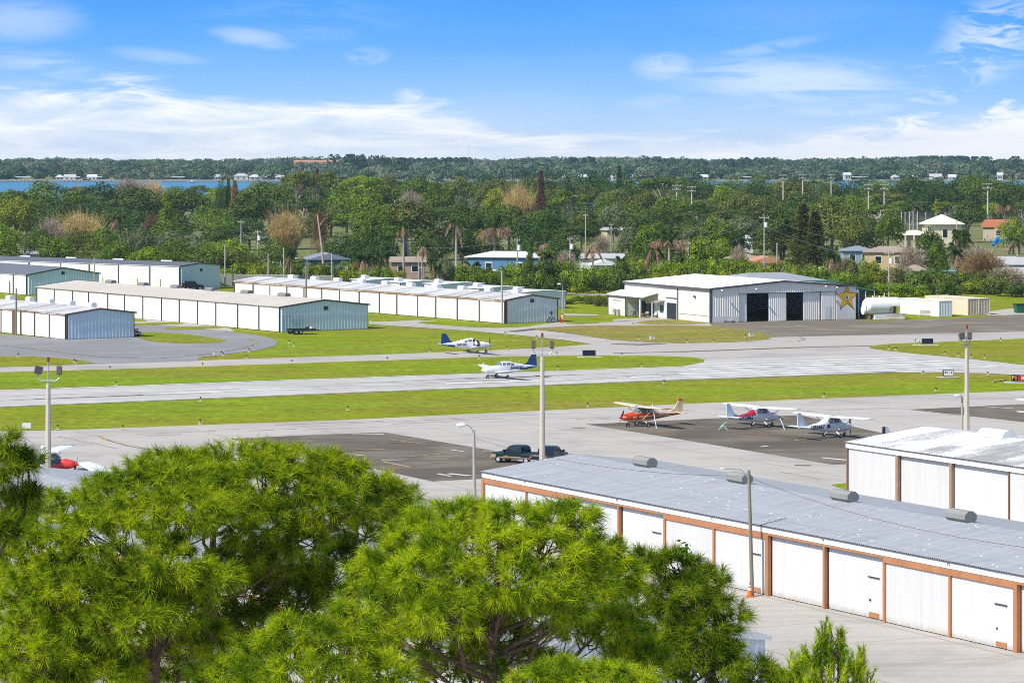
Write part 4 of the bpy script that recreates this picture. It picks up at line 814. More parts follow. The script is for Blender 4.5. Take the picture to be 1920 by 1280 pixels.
# ------------------------------------------------------------------ poles, lamps, signs
conc_pole = mat('concrete_pole', (.50, .45, .37), .8, .15, nsc=1.5, amt=.12); wood = mat('wood_pole', (.235, .21, .165), .85, .1, nsc=3, amt=.3, stretch=(1, 1, .1)); wood_grey = mat('wood_grey', (.40, .38, .34), .85, .1, nsc=3, amt=.2, stretch=(1, 1, .1))
lamp_white = mat('lamp_white', (.75, .76, .77), .4, .4)
def flood_pole(label, pos, h, arms):
    r = thing('floodlight_pole', label, 'light pole', pos, 0, 'tall floodlight poles')
    b = MB(); b.tube([(0, 0, 0), (0, 0, h - .55)], [.27, .17], 4 if False else 8); b.build('pole', conc_pole, r, False)
    b = MB(); b.tube([(0, 0, h - .6), (0, 0, h + 1.2)], .045, 8, 0); b.tube([(0, 0, h + 1.15), (0, 0, h + 1.5)], .11, 10, 1); b.build('obstruction_lamp', [steel, mat('lamp_dullred', (.22, .05, .03), .4)], r)
    for ax, ay, yaw in arms:
        b = MB(); b.tube([(0, 0, h - .3), (ax * .7, ay * .7, h - .32), (ax, ay, h - .1), (ax, ay, h + .15)], .06, 7); b.build('arm', steel, r)
        b = MB(); b.cbox((ax, ay, h + .5), (.54, .36, .60), yaw, 0, R(12)); b.cbox((ax + .02 + .23 * math.cos(yaw + 0), ay + .23 * math.sin(yaw), h + .5), (.2, .31, .52), yaw, 1, R(12)); b.build('floodlight', [mat('flood_case', (.10, .085, .072), .6), mat('flood_glass', (.25, .27, .29), .2, .5)], r)
    return r
fp = flood_pole('tall concrete floodlight pole at the left with twin dark floodlights', (-35.5, 249, 0), 10.4, [(-.78, .1, R(15)), (.85, 0, R(90))])
b = MB(); b.ball((0, 0, 0), .17, 10); b.tube([(0, 0, .05), (.25, 0, .1)], .05, 6); k = b.build('camera_dome', lamp_white, fp); k.location = (-.42, -.1, 5.0)
flood_pole('tall concrete floodlight pole in the middle beside the pickup trucks', (2.6, 279.5, 0), 10.5, [(-.75, .1, R(90)), (.85, 0, R(90))])
flood_pole('tall concrete floodlight pole at the right by the worn white roof', (41.1, 294, 0), 10.4, [(-.5, -.3, R(190)), (.3, .2, R(90))])
def street_lamp(label, px, yb, yt, arm, m=wood, r0=.16, lean=0.0, head=1.0, d=None, group='street lamps around the hangars'):
    p = G(px, yb); d = p[1]; h = (yb - yt) * d / F; r = thing('street_lamp', label, 'street lamp', p, 0, group)
    b = MB(); b.tube([(0, 0, -.1), (lean * .5, 0, h * .5), (lean, 0, h)], [r0, r0 * .85, r0 * .7], 8); b.build('pole', m, r)
    ax, az = arm; b = MB(); b.tube([(lean, 0, h - .5), (lean + ax * .3, -.1, h - .05 + az * .7), (lean + ax * .75, -.2, h + az), (lean + ax, -.25, h + az)], .04, 7); b.build('arm', steel, r)
    s = 1 if ax > 0 else -1
    b = MB(); b.ball((lean + ax + s * .22 * head, -.27, h + az), .17 * head, 10, 0, (1.9, 1.0, .75)); b.ball((lean + ax + s * .3 * head, -.27, h + az - .07 * head), .13 * head, 10, 0, (1.2, .9, .8)); b.build('lamp_head', lamp_white, r)
    return r
street_lamp('grey wood street lamp with white curved lamp head by the big pine', 890, 955, 806, (-.7, .42), wood_grey, .15, -.06, 1.25)
street_lamp('leaning dark wood street lamp with traffic cone at its foot, by the hangar doors', 1410.5, 1117, 881, (-1.55, .12), wood, .135, -.22, .45)
street_lamp('wood street lamp in front of the ribbed white gable', 942, 607, 507, (-.9, .05), wood_grey, .16, -.12, 1.0)
street_lamp('short lamp post at the right corner of the ribbed white gable', 1055, 603, 535, (-.35, .25), steel, .09, 0, 1.0)
street_lamp('short lamp beside the tall right floodlight pole', 1804, 850, 744, (-.28, .15), wood_grey, .12, 0, 1.0)
street_lamp('slim lamp post above the orange trimmed roof, curved arm to the left', 526, 527, 489, (-1.1, -.3), steel, .10, 0, 1.2)
street_lamp('lamp post with long arm behind the orange trimmed roof', 576.5, 545, 484, (-2.0, .0), wood, .12, 0, .8)
# cables over the hangar roof
def cable(label, a, c, sag, rad=.012, m=dark_metal):
    a, c = Vector(a), Vector(c); pts = [a.lerp(c, t / 14) - Vector((0, 0, sag * 4 * (t / 14) * (1 - t / 14))) for t in range(15)]
    b = MB(); b.tube(pts, rad, 4); o = b.build('overhead_cable', m); return tag(o, label, 'cable', 'overhead cables')
lp1 = G(890, 955); lp2 = G(1410.5, 1117)
cable('thin cable sagging over the grey roof from the leaning wood lamp to the left', (lp1[0], lp1[1], 3.6 + .3), (lp2[0] - .2, lp2[1], 7.4), 1.0) if False else None
cable('thin cable sagging over the grey roof between the two wood street lamps', (lp1[0], lp1[1], 5.5), (lp2[0] - .2, lp2[1], 7.5), .75)
cable('thin cable from the leaning wood lamp toward the right edge', (lp2[0] - .2, lp2[1], 7.4), (33, 165, 7.2), 1.1)
# traffic cone
x, y, _z = G(1406, 1118.5); c = thing('traffic_cone', 'orange traffic cone with white bands at the foot of the leaning lamp pole', 'traffic cone', (x, y, .005))
orange = mat('cone_orange', (.62, .12, .015), .5, .3)
b = MB(); b.cbox((0, 0, .03), (.44, .44, .06)); b.build('base', orange, c)
b = MB(); b.tube([(0, 0, .06), (0, 0, .42)], [.18, .11], 14, 0); b.tube([(0, 0, .42), (0, 0, .58)], [.11, .083], 14, 1); b.tube([(0, 0, .58), (0, 0, .68)], [.083, .065], 14, 0); b.tube([(0, 0, .68), (0, 0, .77)], [.065, .05], 14, 1); b.tube([(0, 0, .77), (0, 0, .92)], [.05, .025], 14, 0); b.build('cone_body', [orange, white_trim], c)
# airfield signs
def panel_sign(label, px, py, w, h, face, rz, txt=None, tcol=None, cat='airfield sign', back=black, pad=True, split=None):
    p = G(px, py); r = thing('airfield_sign', label, cat, p, R(rz), 'airfield guidance signs')
    b = MB(); b.box(-w / 2, w / 2, -.12, .12, .22, .22 + h, 0); b.box(-w / 2 + .06, w / 2 - .06, -.128, -.12, .27, .17 + h, 1)
    if split: b.box(split, w / 2 - .06, -.134, -.128, .27, .17 + h, 2)
    b.build('sign_box', [back, face, mat('sign_red', (.38, .015, .03), .5)], r)
    [MB().box(sx_ - .04, sx_ + .04, -.05, .05, 0, .22).build('leg', steel, r) for sx_ in (-w * .35, w * .35)]
    if pad: MB().box(-w * .9, w * .9, -.9, .9, .01, .05).build('concrete_pad', mat('pad_conc', (.5, .49, .45)), r)
    if txt:
        for t, xo, colr in txt:
            vs, fs = text_geo(t, h * (.55 if face is white_trim else .85)); b = MB(); b.add([(v[0] + xo, -.14, .22 + h / 2 + v[1]) for v in vs], fs); b.build('lettering', colr, r)
    return r
navy = mat('sign_navy', (.012, .018, .03), .5)
panel_sign('black backed airfield sign on the grass left of centre, above the runway', 1104.5, 669.5, 1.75, .72, navy, 4, back=navy)
panel_sign('black backed airfield sign on the corner lawn near the brown tarmac', 1739, 647, 1.6, .72, navy, 4, back=navy)
panel_sign('white airfield sign with small black symbols beside the runway', 1778, 707.5, 1.35, .72, white_trim, 12, [('B1', -.3, black), ('+', .35, black)])
panel_sign('black and red airfield sign B1 at the right edge', 1913, 717.5, 2.1, .72, black, -8, [('B1', -.68, mat('sign_gold', (.6, .36, .05), .5)), ('10', .35, white_trim)], split=-.25)
panel_sign('small white sign board on the grass near the left floodlight pole', 50, 806.5, .85, .5, white_trim, 5, back=white_trim, pad=False)
for lab, px, py in (('small white airfield box on the asphalt bend', 404.5, 668), ('small white airfield box on the dry lawn left', 1222.5, 637.5), ('small white airfield box on the dry lawn right', 1408, 631.5)):
    p = G(px, py); r = thing('marker_box', lab, 'marker box', p, R(10)); b = MB(); b.box(-.3, .3, -.2, .2, .12, .62, 0); b.box(-.34, .34, -.23, .23, .6, .66, 1); b.box(-.22, .22, -.21, -.2, .2, .5, 1); b.build('cabinet', [vent_white, steel], r); MB().box(-.25, .25, -.15, .15, 0, .12).build('base', steel, r)
p = G(1716, 647); r = thing('weather_mast', 'small grey mast on the corner lawn beside the black sign', 'mast', p); b = MB(); b.tube([(0, 0, 0), (0, 0, .9)], .08, 8); b.ball((0, 0, .95), .18, 8); b.build('mast', steel, r); b = MB(); b.box(-.4, .4, -.3, .3, 0, .05); b.build('base', vent_white, r)
p = G(1875, 714); b = MB(); b.ext([(-2.5, -.1, 0), (2.3, -.1, 0), (2.3, -.1, .05), (-2.5, -.1, .05)], (0, .25, 0)); o = b.build('sign_stripe', mat('faded_red', (.4, .2, .15))); o.location = (p[0], p[1], .02); o.rotation_euler = (0, 0, R(62)); o['kind'] = 'structure'
# runway and taxiway edge lights
EL = [((34, 669), 'verge_lawn'), ((139, 680), 'verge_lawn'), ((143, 682), 'verge_lawn'), ((206, 693.5), 0), ((218, 722.5), 0), ((380, 687.5), 0), ((547, 681.5), 0), ((376, 752.5), 0), ((108, 805), 0), ((375, 795), 0), ((467, 660), 0), ((462, 672), 0), ((542, 643.5), 0), ((551, 649), 0), ((419, 668), 0), ((415, 665.5), 0),
      ((806, 660), 0), ((947, 628), 0), ((1006, 635.5), 0), ((899, 673), 0), ((950, 656), 0), ((1044, 666.5), 0), ((726, 676), 0), ((1046, 693.5), 0), ((1203, 688), 0), ((1166, 668.5), 0), ((1245, 719.5), 0), ((1102, 763), 0), ((652, 769.5), 0), ((1187, 611), 0), ((1198, 636), 0), ((1289, 643), 0), ((1339, 643), 0), ((1397, 633.5), 0), ((1399, 641), 0), ((1666, 655), 0), ((1680, 657), 0),
      ((1724, 647), 0), ((1772, 665), 0), ((1797, 668), 0), ((1821, 671), 0), ((1846, 672), 0), ((1876, 639.5), 0), ((1731, 702.5), 0), ((1852, 704), 0), ((1755, 734), 0), ((1545, 744.5), 0), ((1250, 609), 0), ((1075, 590), 0), ((230, 806), 0)]
ylamp = mat('lamp_yellow', (.55, .42, .10), .5); zone = lambda x, y: ('left strip' if y < 700 and x < 560 else 'grass by the apron' if y > 730 else 'right lawn' if x > 1500 else 'runway edge' if y > 684 else 'middle taxiway')
cnt = {}
proto_el = None
order = sorted(EL, key=lambda e: e[0][0]); ORD = ['first', 'second', 'third', 'fourth', 'fifth', 'sixth', 'seventh', 'eighth', 'ninth', 'tenth', 'eleventh', 'twelfth', 'thirteenth', 'fourteenth', 'fifteenth', 'sixteenth', 'seventeenth', 'eighteenth', 'nineteenth', 'twentieth'] + ['number %d' % k for k in range(21, 80)]
for (px, py), _k in order:
    z = zone(px, py); cnt[z] = cnt.get(z, 0) + 1
    p = G(px, py); r = thing('edge_light', 'small yellow edge light, %s from left along the %s' % (ORD[cnt[z] - 1], z), 'edge light', (p[0], p[1], .02), 0, 'airfield edge lights')
    if proto_el is None:
        b = MB(); b.box(-.22, .22, -.18, .18, 0, .05, 0); b.tube([(0, 0, .05), (0, 0, .32)], .07, 8, 1); e1 = b.build('stem', [mat('pad_conc', (.5, .49, .45)), ylamp], r)
        b = MB(); b.tube([(0, 0, .32), (0, 0, .42), (0, 0, .5)], [.09, .1, .05], 8); e2 = b.build('lamp', navy, r); proto_el = (e1, e2)
    else:
        for e in proto_el: c2 = e.copy(); C.objects.link(c2); c2.parent = r

# ------------------------------------------------------------------ fuel tank, barriers, containers, things by the star hangar
p = G(1652, 598.5); tk = thing('fuel_tank', 'big white horizontal fuel tank with a cut open end on a white plinth', 'tank', (p[0] + .2, p[1] + 1.0, 0), R(18))
tw = mat('tank_white', (.78, .78, .76), .45, .3, amt=.08); n = 24; ring = lambda x, r_, a0=0, a1=2 * math.pi: [(x, r_ * math.cos(a0 + (a1 - a0) * k / n), 2.15 + r_ * math.sin(a0 + (a1 - a0) * k / n)) for k in range(n + 1)]
b = MB()
prof = [(-3.1, .35), (-3.05, .8), (-2.85, 1.15), (-2.5, 1.33), (-2.2, 1.36), (.9, 1.36)]
for (xa, ra), (xb, rb) in zip(prof, prof[1:]):
    A, B_ = ring(xa, ra), ring(xb, rb); b.add(A + B_, [(k, k + 1, n + 2 + k, n + 1 + k) for k in range(n)])
A, B_ = ring(.9, 1.36, 0.0, math.pi), ring(2.75, 1.36, 0.0, math.pi); b.add(A + B_, [(k, k + 1, n + 2 + k, n + 1 + k) for k in range(n)])
A, B_ = ring(.9, 1.30, 0.0, math.pi), ring(2.75, 1.30, 0.0, math.pi); b.add(A + B_, [(n + 1 + k, n + 2 + k, k + 1, k) for k in range(n)])
b.build('shell', tw, tk, True)
b = MB(); b.add(ring(.88, 1.35), [tuple(range(n + 1))], 0); b.build('bulkhead', mat('tank_inside', (.4, .39, .36), .7), tk)
b = MB(); b.add(ring(-3.12, .9)[:n], [tuple(range(n))]); b.tube([(-3.35, 0, 1.5), (-3.0, 0, 1.5)], .75, 16); b.build('end_flange', vent_white, tk)
b = MB(); b.box(-1.7, 1.2, -1.1, 1.1, 0, .85); b.build('plinth', white_trim, tk)
b = MB(); b.box(-2.6, -2.2, -.5, .5, 0, 1.0); b.build('saddle', tan_trim, tk)
b = MB(); b.box(1.25, 2.4, -.6, .6, .0, 1.0, 0); b.tube([(1.5, -.5, 1.0), (1.5, -.5, 1.7), (1.9, -.5, 1.9)], .2, 10, 0); b.box(1.75, 2.15, -.7, -.3, 1.0, 1.25, 1); b.ball((1.35, -.7, 1.2), .28, 10, 2); b.box(2.2, 2.5, -.3, .3, 1.0, 2.2, 3); b.build('pump_unit', [vent_white, mat('pump_red', (.45, .01, .04), .5), white_trim, vent_grey], tk)
b = MB(); [b.tube([(xx, 0, 3.45), (xx, 0, 3.8)], .09, 8) for xx in (-1.6, -.4, .3)]; b.tube([(.5, 0, 3.4), (.5, 0, 4.2)], .05, 6); b.build('vent_pipe', vent_white, tk)
bar_m = mat('barrier_concrete', (.42, .38, .33), .85, .1, nsc=1.5, amt=.25, col2=(.25, .22, .19))
for lab, px, py, w, rz in (('stained concrete barrier in front of the fuel tank', 1679, 598.5, 3.0, 8), ('stained concrete barrier against the white container', 1737, 592, 2.2, -28)):
    p = G(px, py); b = MB(); b.ext([(-w / 2, -.3, 0), (-w / 2, .3, 0), (-w / 2, .3, .12), (-w / 2, .14, .4), (-w / 2, .1, .95), (-w / 2, -.1, .95), (-w / 2, -.14, .4), (-w / 2, -.3, .12)], (w, 0, 0)); o = b.build('concrete_barrier', bar_m); o.location = p; o.rotation_euler = (0, 0, R(rz)); tag(o, lab, 'barrier', 'concrete barriers')
def container(label, px, py, m, mend, L=12.2, W=2.44, Hh=2.6, deg=25, rm=None, dx=0.0):
    p = G(px, py); c, s = math.cos(R(deg)), math.sin(R(deg)); r = thing('shipping_container', label, 'container', (p[0] + dx * c, p[1] + dx * s, 0), R(deg), 'shipping containers')
    b = MB(); ribbed(b, (0, L), (0, -1), (-1, 0), L, .12, lambda q: Hh - .1, .5, .04); ribbed(b, (W, 0), (0, 1), (1, 0), L, .12, lambda q: Hh - .1, .5, .04); b.box(0, W, L - .08, L, .12, Hh - .1); b.build('side_wall', m, r)
    b = MB(); ribbed(b, (0, 0), (1, 0), (0, -1), W, .12, lambda q: Hh - .1, .3, .05); b.build('end_door', mend, r)
    b = MB(); b.box(-.06, W + .06, -.08, L + .04, Hh - .1, Hh); b.build('roof', rm or m, r)
    b = MB(); b.box(-.05, W + .05, -.06, L + .02, 0, .12); [b.box(xx, xx + .1, -.09, -.05, .12, Hh - .1) for xx in (-.05, W - .05)]; b.build('frame', m, r)
    return r
container('white shipping container with small fittings on its end', 1761, 593.7, mat('cont_white', (.70, .70, .68), .6), ribwall)
cream = mat('cont_cream', (.68, .58, .43), .6, amt=.1)
container('cream shipping container, left one of the joined pair', 1815, 591, cream, mat('cont_tan', (.50, .43, .33), .6), 13.3, 2.05, 2.75)
container('cream shipping container, right one of the joined pair', 1815, 591, cream, mat('cont_tan', (.50, .43, .33), .6), 13.3, 2.05, 2.75, dx=2.2)
def bin_(label, px, py, w, h, m, nm='wheelie_bin', cat='bin', d=.7):
    p = G(px, py); r = thing(nm, label, cat, p, R(15)); b = MB(); b.add([(-w * .42, -d * .42, .08), (w * .42, -d * .42, .08), (w * .42, d * .42, .08), (-w * .42, d * .42, .08), (-w / 2, -d / 2, h), (w / 2, -d / 2, h), (w / 2, d / 2, h), (-w / 2, d / 2, h)], [(0, 3, 2, 1), (4, 5, 6, 7), (0, 1, 5, 4), (1, 2, 6, 5), (2, 3, 7, 6), (3, 0, 4, 7)]); b.build('body', m, r)
    b = MB(); b.ext([(-w * .53, -d * .55, h), (-w * .53, d * .55, h + .06), (-w * .53, d * .5, h + .14), (-w * .53, -d * .5, h + .08)], (w * 1.06, 0, 0)); b.build('lid', black, r); b = MB(); wheel_geo(b, (-w * .3, d * .4, .1), .1, .06, 10); wheel_geo(b, (w * .3, d * .4, .1), .1, .06, 10); b.build('wheel', [tyre, rim], r)
bgreen = mat('bin_green', (.02, .12, .06), .5)
bin_('green bin on the grass at the canopy corner of the star hangar', 1150.5, 589.5, 1.0, 1.2, bgreen); bin_('green dumpster at the right edge behind the brown tarmac', 1914, 586.5, 2.2, 1.4, bgreen, 'dumpster', 'dumpster', 1.5); bin_('red bin beside the open garage door of the star hangar', 1267, 596.3, .6, .75, mat('bin_red', (.45, .03, .03), .5), 'red_bin')
x, y, _z = G(1366, 604.5); r = thing('tow_cart', 'pale green cart with a spindly rack in front of the star hangar', 'cart', (x, y, 0), R(20)); b = MB(); b.box(-.9, .9, -.4, .4, .25, .33, 0); b.tube([(-.5, 0, .33), (-.5, 0, 2.0)], .04, 6, 0); b.tube([(.4, 0, .33), (.4, 0, 2.1)], .04, 6, 0); b.tube([(-.9, 0, 1.7), (.9, 0, 1.9)], .04, 6, 0); b.tube([(-.7, -.2, 1.2), (.7, .2, 1.3)], .04, 6, 0); b.build('rack', mat('cart_green', (.45, .55, .45), .6), r)
for sd in (-.7, .7): b = MB(); wheel_geo(b, (sd, -.4, .2), .2, .1); b.build('wheel', [tyre, rim], r)
# outdoor furniture and odds under the canopy
def chair(label, px, py, rz, m):
    p = G(px, py); r = thing('patio_chair', label, 'chair', p, R(rz), 'patio chairs under the canopy'); MB().box(-.25, .25, -.25, .25, .42, .47).build('seat', m, r); b = MB(); b.box(-.25, .25, .22, .27, .47, .95); b.build('backrest', m, r)
    for a in (-.22, .22):
        for c2 in (-.22, .22): MB().box(a - .02, a + .02, c2 - .02, c2 + .02, 0, .42).build('leg', dark_metal, r)
chair('dark patio chair nearest the white annex wall', 1191, 594, 30, black); chair('white patio chair in the middle under the canopy', 1214, 595.2, 10, white_trim); chair('white patio chair at the right end by the porch', 1228, 595.5, -20, white_trim); chair('dark patio chair beside the porch post', 1236, 594.6, 40, black)
p = G(1209, 595.4); r = thing('patio_table', 'orange brown table among the chairs under the canopy', 'table', p, R(25)); MB().box(-.6, .6, -.4, .4, .62, .7).build('tabletop', mat('table_orange', (.48, .22, .06), .6), r)
for a in (-.5, .5):
    for c2 in (-.3, .3): MB().box(a - .04, a + .04, c2 - .04, c2 + .04, 0, .62).build('leg', tan_trim, r)
p = G(1247, 593.5); r = thing('grill_cart', 'brown and black grill cart by the porch of the star hangar', 'grill', p, R(20)); b = MB(); b.box(-.7, .7, -.3, .3, .3, .8, 0); b.build('cabinet', black, r); b = MB(); b.tube([(-.5, 0, .9), (.5, 0, .9)], .3, 12); b.build('hood', tan_trim, r); b = MB(); b.box(-.6, -.5, -.2, .2, 0, .3); b.box(.5, .6, -.2, .2, 0, .3); b.build('leg', dark_metal, r)
p = G(1184.5, 594.6); r = thing('bicycle', 'dark bicycle leaning at the canopy post of the star hangar', 'bicycle', p, R(15))
for xx in (-.5, .5):
    b = MB(); b.tube([(xx + .33 * math.cos(a * math.pi / 8), 0, .34 + .33 * math.sin(a * math.pi / 8)) for a in range(17)], .025, 6); b.build('wheel', black, r)
b = MB(); b.tube([(-.5, 0, .34), (-.1, 0, .85), (.42, 0, .85), (0, 0, .35), (-.5, 0, .34)], .03, 6); b.tube([(.5, 0, .34), (.4, 0, 1.0)], .03, 6); b.build('frame', steel, r); b = MB(); b.cbox((-.12, 0, .93), (.25, .12, .05)); b.build('saddle', black, r)
# fuel pump and bottles beside the ribbed gable
p = G(1054, 605); r = thing('fire_post', 'red fire equipment post at the corner of the ribbed white gable', 'fire post', p); b = MB(); b.box(-.22, .22, -.2, .2, 0, 1.5, 0); b.box(-.18, .18, -.21, -.2, .6, 1.3, 1); b.tube([(-.3, -.2, .1), (-.3, -.2, .9)], .12, 8, 0); b.build('cabinet', [mat('fire_red', (.5, .05, .02), .5), mat('fire_white', (.6, .5, .4))], r); b = MB(); b.tube([(.1, 0, 1.5), (.1, 0, 2.2)], .03, 6); b.build('pole', steel, r)
for lab, px, nm in (('black bicycle stand with two round wheels against the ribbed white gable', 1033, 'bike_rack'),):
    p = G(px, 605); r = thing(nm, lab, 'bike rack', p, R(34))
    for xx in (-.4, .4):
        b = MB(); b.tube([(xx + .36 * math.cos(a * math.pi / 8), -.1, .4 + .36 * math.sin(a * math.pi / 8)) for a in range(17)], .05, 6); b.build('wheel', black, r)
    b = MB(); b.tube([(-.4, -.1, .4), (-.1, -.1, 1.0), (.3, -.1, 1.0), (.4, -.1, .4)], .05, 6); b.ball((0, -.1, 1.6), .28, 10, 0, (1, .4, 1)); b.tube([(0, -.1, 1.0), (0, -.1, 1.5)], .04, 6); b.build('frame', dark_metal, r)

# ------------------------------------------------------------------ trees and plants
rs = np.random.RandomState
def unit(v): return v / np.maximum(np.linalg.norm(v, axis=1, keepdims=True), 1e-9)
def leaf_cloud(lobes, n, size, seed, up=.25, shell=.55, aspect=.7):
    """leaf-sized quads spread through a crown made of overlapping lobes -> verts, quads"""
    g = rs(seed); L = np.array(lobes, float); vol = (L[:, 3] * L[:, 4] * L[:, 5]) ** (2 / 3); idx = g.choice(len(L), n, p=vol / vol.sum())
    d = unit(g.normal(size=(n, 3)) + np.array([0, 0, up])); r = 1 - shell * g.rand(n) ** 2.2 + .10 * g.normal(size=n)
    c = L[idx, :3] + d * L[idx, 3:6] * r[:, None]
    keep = np.ones(n, bool)
    for k in range(len(L)):     # nothing deep inside another lobe
        q = (((c - L[k, :3]) / L[k, 3:6]) ** 2).sum(1); keep &= ~((q < .45) & (idx != k))
    c, d = c[keep], d[keep]; m = len(c)
    nrm = unit(d + g.normal(size=(m, 3)) * .42 + np.array([0, 0, .2])); t = unit(np.cross(nrm, g.normal(size=(m, 3)))); b = np.cross(nrm, t)
    s = size * g.uniform(.55, 1.35, m)[:, None]; t = t * s; b = b * s * aspect
    V = np.stack([c - t, c - b * .8, c + t, c + b], 1).reshape(-1, 3); return V, np.arange(len(V)).reshape(-1, 4)
def strips(p, d, ln, w, droop, g, seg=3):
    """thin curved tapering blades from p along d"""
    n = len(p); d = unit(d); side = unit(np.cross(d, g.normal(size=(n, 3)))); V = []
    ln = np.broadcast_to(ln, (n,)); dr = np.broadcast_to(droop, (n,))
    for k in range(seg + 1):
        u = k / seg; c = p + d * (ln * u)[:, None] - np.array([0, 0, 1]) * (dr * ln * u * u)[:, None]; ww = w * (1 - .85 * u)
        V += [c - side * ww, c + side * ww]
    V = np.stack(V, 1).reshape(-1, 3); m = 2 * (seg + 1); base = np.arange(n)[:, None] * m
    Q = np.concatenate([np.stack([base[:, 0] + 2 * k, base[:, 0] + 2 * k + 1, base[:, 0] + 2 * k + 3, base[:, 0] + 2 * k + 2], 1) for k in range(seg)]); return V, Q
def trunk_mesh(base_r, h, lobes, seed, m, lean=0.0, nl=7, n=7, z0=-.3, rr=.35):
    g = random.Random(seed); b = MB(); top = Vector((lean, g.uniform(-.2, .2), h))
    pts = [Vector((0, 0, z0)), Vector((lean * .2, 0, h * .33)), Vector((lean * .6, .1, h * .7)), top]; b.tube(pts, [base_r, base_r * .8, base_r * .62, base_r * .4], n)
    for L in g.sample(list(lobes), min(nl, len(lobes))):
        e = Vector(L[:3]); s = pts[1].lerp(top, g.uniform(.1, 1)); mid = s.lerp(e, .5) + Vector((g.uniform(-.3, .3), g.uniform(-.3, .3), g.uniform(.0, .5))); b.tube([s, mid, e], [base_r * .42, base_r * .3, base_r * rr * .3], 5)
    me = bpy.data.meshes.new('trunk'); me.from_pydata(b.v, [], b.f); me.materials.append(m); return me
bark = mat('bark', (.13, .105, .085), .9, .05, nsc=2, amt=.35); bark_pale = mat('bark_pale', (.36, .32, .27), .9, .05, nsc=2, amt=.25); bark_pine = mat('bark_pine', (.17, .115, .085), .95, .05, nsc=5, amt=.45, stretch=(1, 1, .35), bump=.6, bsc=9)
GREEN = {
 'deep green': leaf('leaf_deep', (0.035, 0.073, 0.014), (0.064, 0.117, 0.019), 0.16, .28, .2),
 'dark green': leaf('leaf_dark', (0.053, 0.094, 0.015), (0.094, 0.146, 0.021), 0.18, .28, .22),
 'mid green': leaf('leaf_mid', (0.082, 0.138, 0.014), (0.140, 0.205, 0.020), 0.22, .3, .22),
 'olive green': leaf('leaf_olive', (0.099, 0.126, 0.023), (0.164, 0.185, 0.035), 0.22, .3, .2),
 'grey green': leaf('leaf_grey', (0.099, 0.131, 0.056), (0.170, 0.197, 0.088), 0.2, .3, .2),
 'bright green': leaf('leaf_bright', (0.135, 0.211, 0.012), (0.222, 0.298, 0.018), 0.25, .35, .2),
 'yellow green': leaf('leaf_yellow', (0.187, 0.216, 0.014), (0.269, 0.292, 0.023), 0.25, .35, .2),
 'brownish green': leaf('leaf_brgreen', (.06, .08, .018), (.11, .115, .025), .28, .5, .2, (.20, .10, .04)),
 'rust brown': leaf('leaf_rust', (.20, .12, .05), (.30, .19, .085), .25, .3, .2),
 'pale tan': leaf('leaf_tan', (.44, .31, .13), (.60, .45, .22), .3, .4, .15),
 'pinkish brown': leaf('leaf_pink', (.30, .225, .175), (.44, .36, .29), .25, .4, .15),
 'reddish': leaf('leaf_red', (.14, .07, .045), (.22, .12, .075), .25, .4, .15)}
PROTO = {}
def proto(kind, w, h, crown, trunkme):
    v = np.empty(len(crown.vertices) * 3, np.float32); crown.vertices.foreach_get('co', v); v = v.reshape(-1, 3); q = np.hypot(v[:, 0], v[:, 1])
    PROTO[kind] = (2 * float(np.percentile(q, 97)), float(np.percentile(v[:, 2], 99.3)), crown, trunkme)
def dome_lobes(seed, w, h, n, zlo=.35, r=(.17, .27), flat=.8):
    g = random.Random(seed); o = []
    for i in range(n):
        a = 2 * math.pi * (i / n * 1.618 * 5 % 1) + g.uniform(-.3, .3); q = math.sqrt(g.random()) * .36; z = h * (zlo + (1 - zlo - .13) * (1 - (q / .36) ** 2 * g.uniform(.4, 1.0)) * g.uniform(.72, 1.0)); rr = w * g.uniform(*r)
        o.append((w * q * math.cos(a), w * q * math.sin(a), z, rr, rr, rr * flat))
    return o
for i in range(4):
    lb = dome_lobes(10 + i, 12, 11, 26, .28, (.12, .21)); V, Q = leaf_cloud(lb, 6600, .25, 20 + i); proto('oak%d' % i, 13.0, 11.2, bulk('crown', V, Q, GREEN['mid green']), trunk_mesh(.33, 5.5, lb, 30 + i, bark))
for i in range(2):
    lb = dome_lobes(50 + i, 11, 13, 28, .16, (.15, .25), 1.0); V, Q = leaf_cloud(lb, 7000, .25, 55 + i, .1); proto('dense%d' % i, 12.5, 13.8, bulk('crown', V, Q, GREEN['dark green']), trunk_mesh(.4, 5, lb, 58 + i, bark))
for i in range(2):
    g = random.Random(70 + i); lb = []
    for k in range(14):
        a = g.uniform(0, 6.3); q = math.sqrt(g.random()) * 4.6; lb.append((q * math.cos(a), q * math.sin(a), 10.6 - q * q * .07 - g.uniform(0, 1.6), g.uniform(1.3, 2.0), g.uniform(1.3, 2.0), g.uniform(.55, .85)))
    V, Q = leaf_cloud(lb, 3600, .22, 75 + i); proto('umbrella%d' % i, 11.5, 11.6, bulk('crown', V, Q, GREEN['olive green']), trunk_mesh(.28, 9, lb, 78 + i, bark_pale, .5, 12))
for i in range(2):
    g = random.Random(90 + i); lb = []
    for k in range(12):
        z = 3 + 8.5 * k / 12; q = 1.3 * (1 - (k / 13) ** 2) + .2; a = g.uniform(0, 6.3); lb.append((q * .5 * math.cos(a), q * .5 * math.sin(a), z, q, q, .95))
    V, Q = leaf_cloud(lb, 2600, .22, 92 + i); proto('tall%d' % i, 4.6, 12.2, bulk('crown', V, Q, GREEN['bright green']), trunk_mesh(.18, 10, lb, 94 + i, bark, .2, 6))
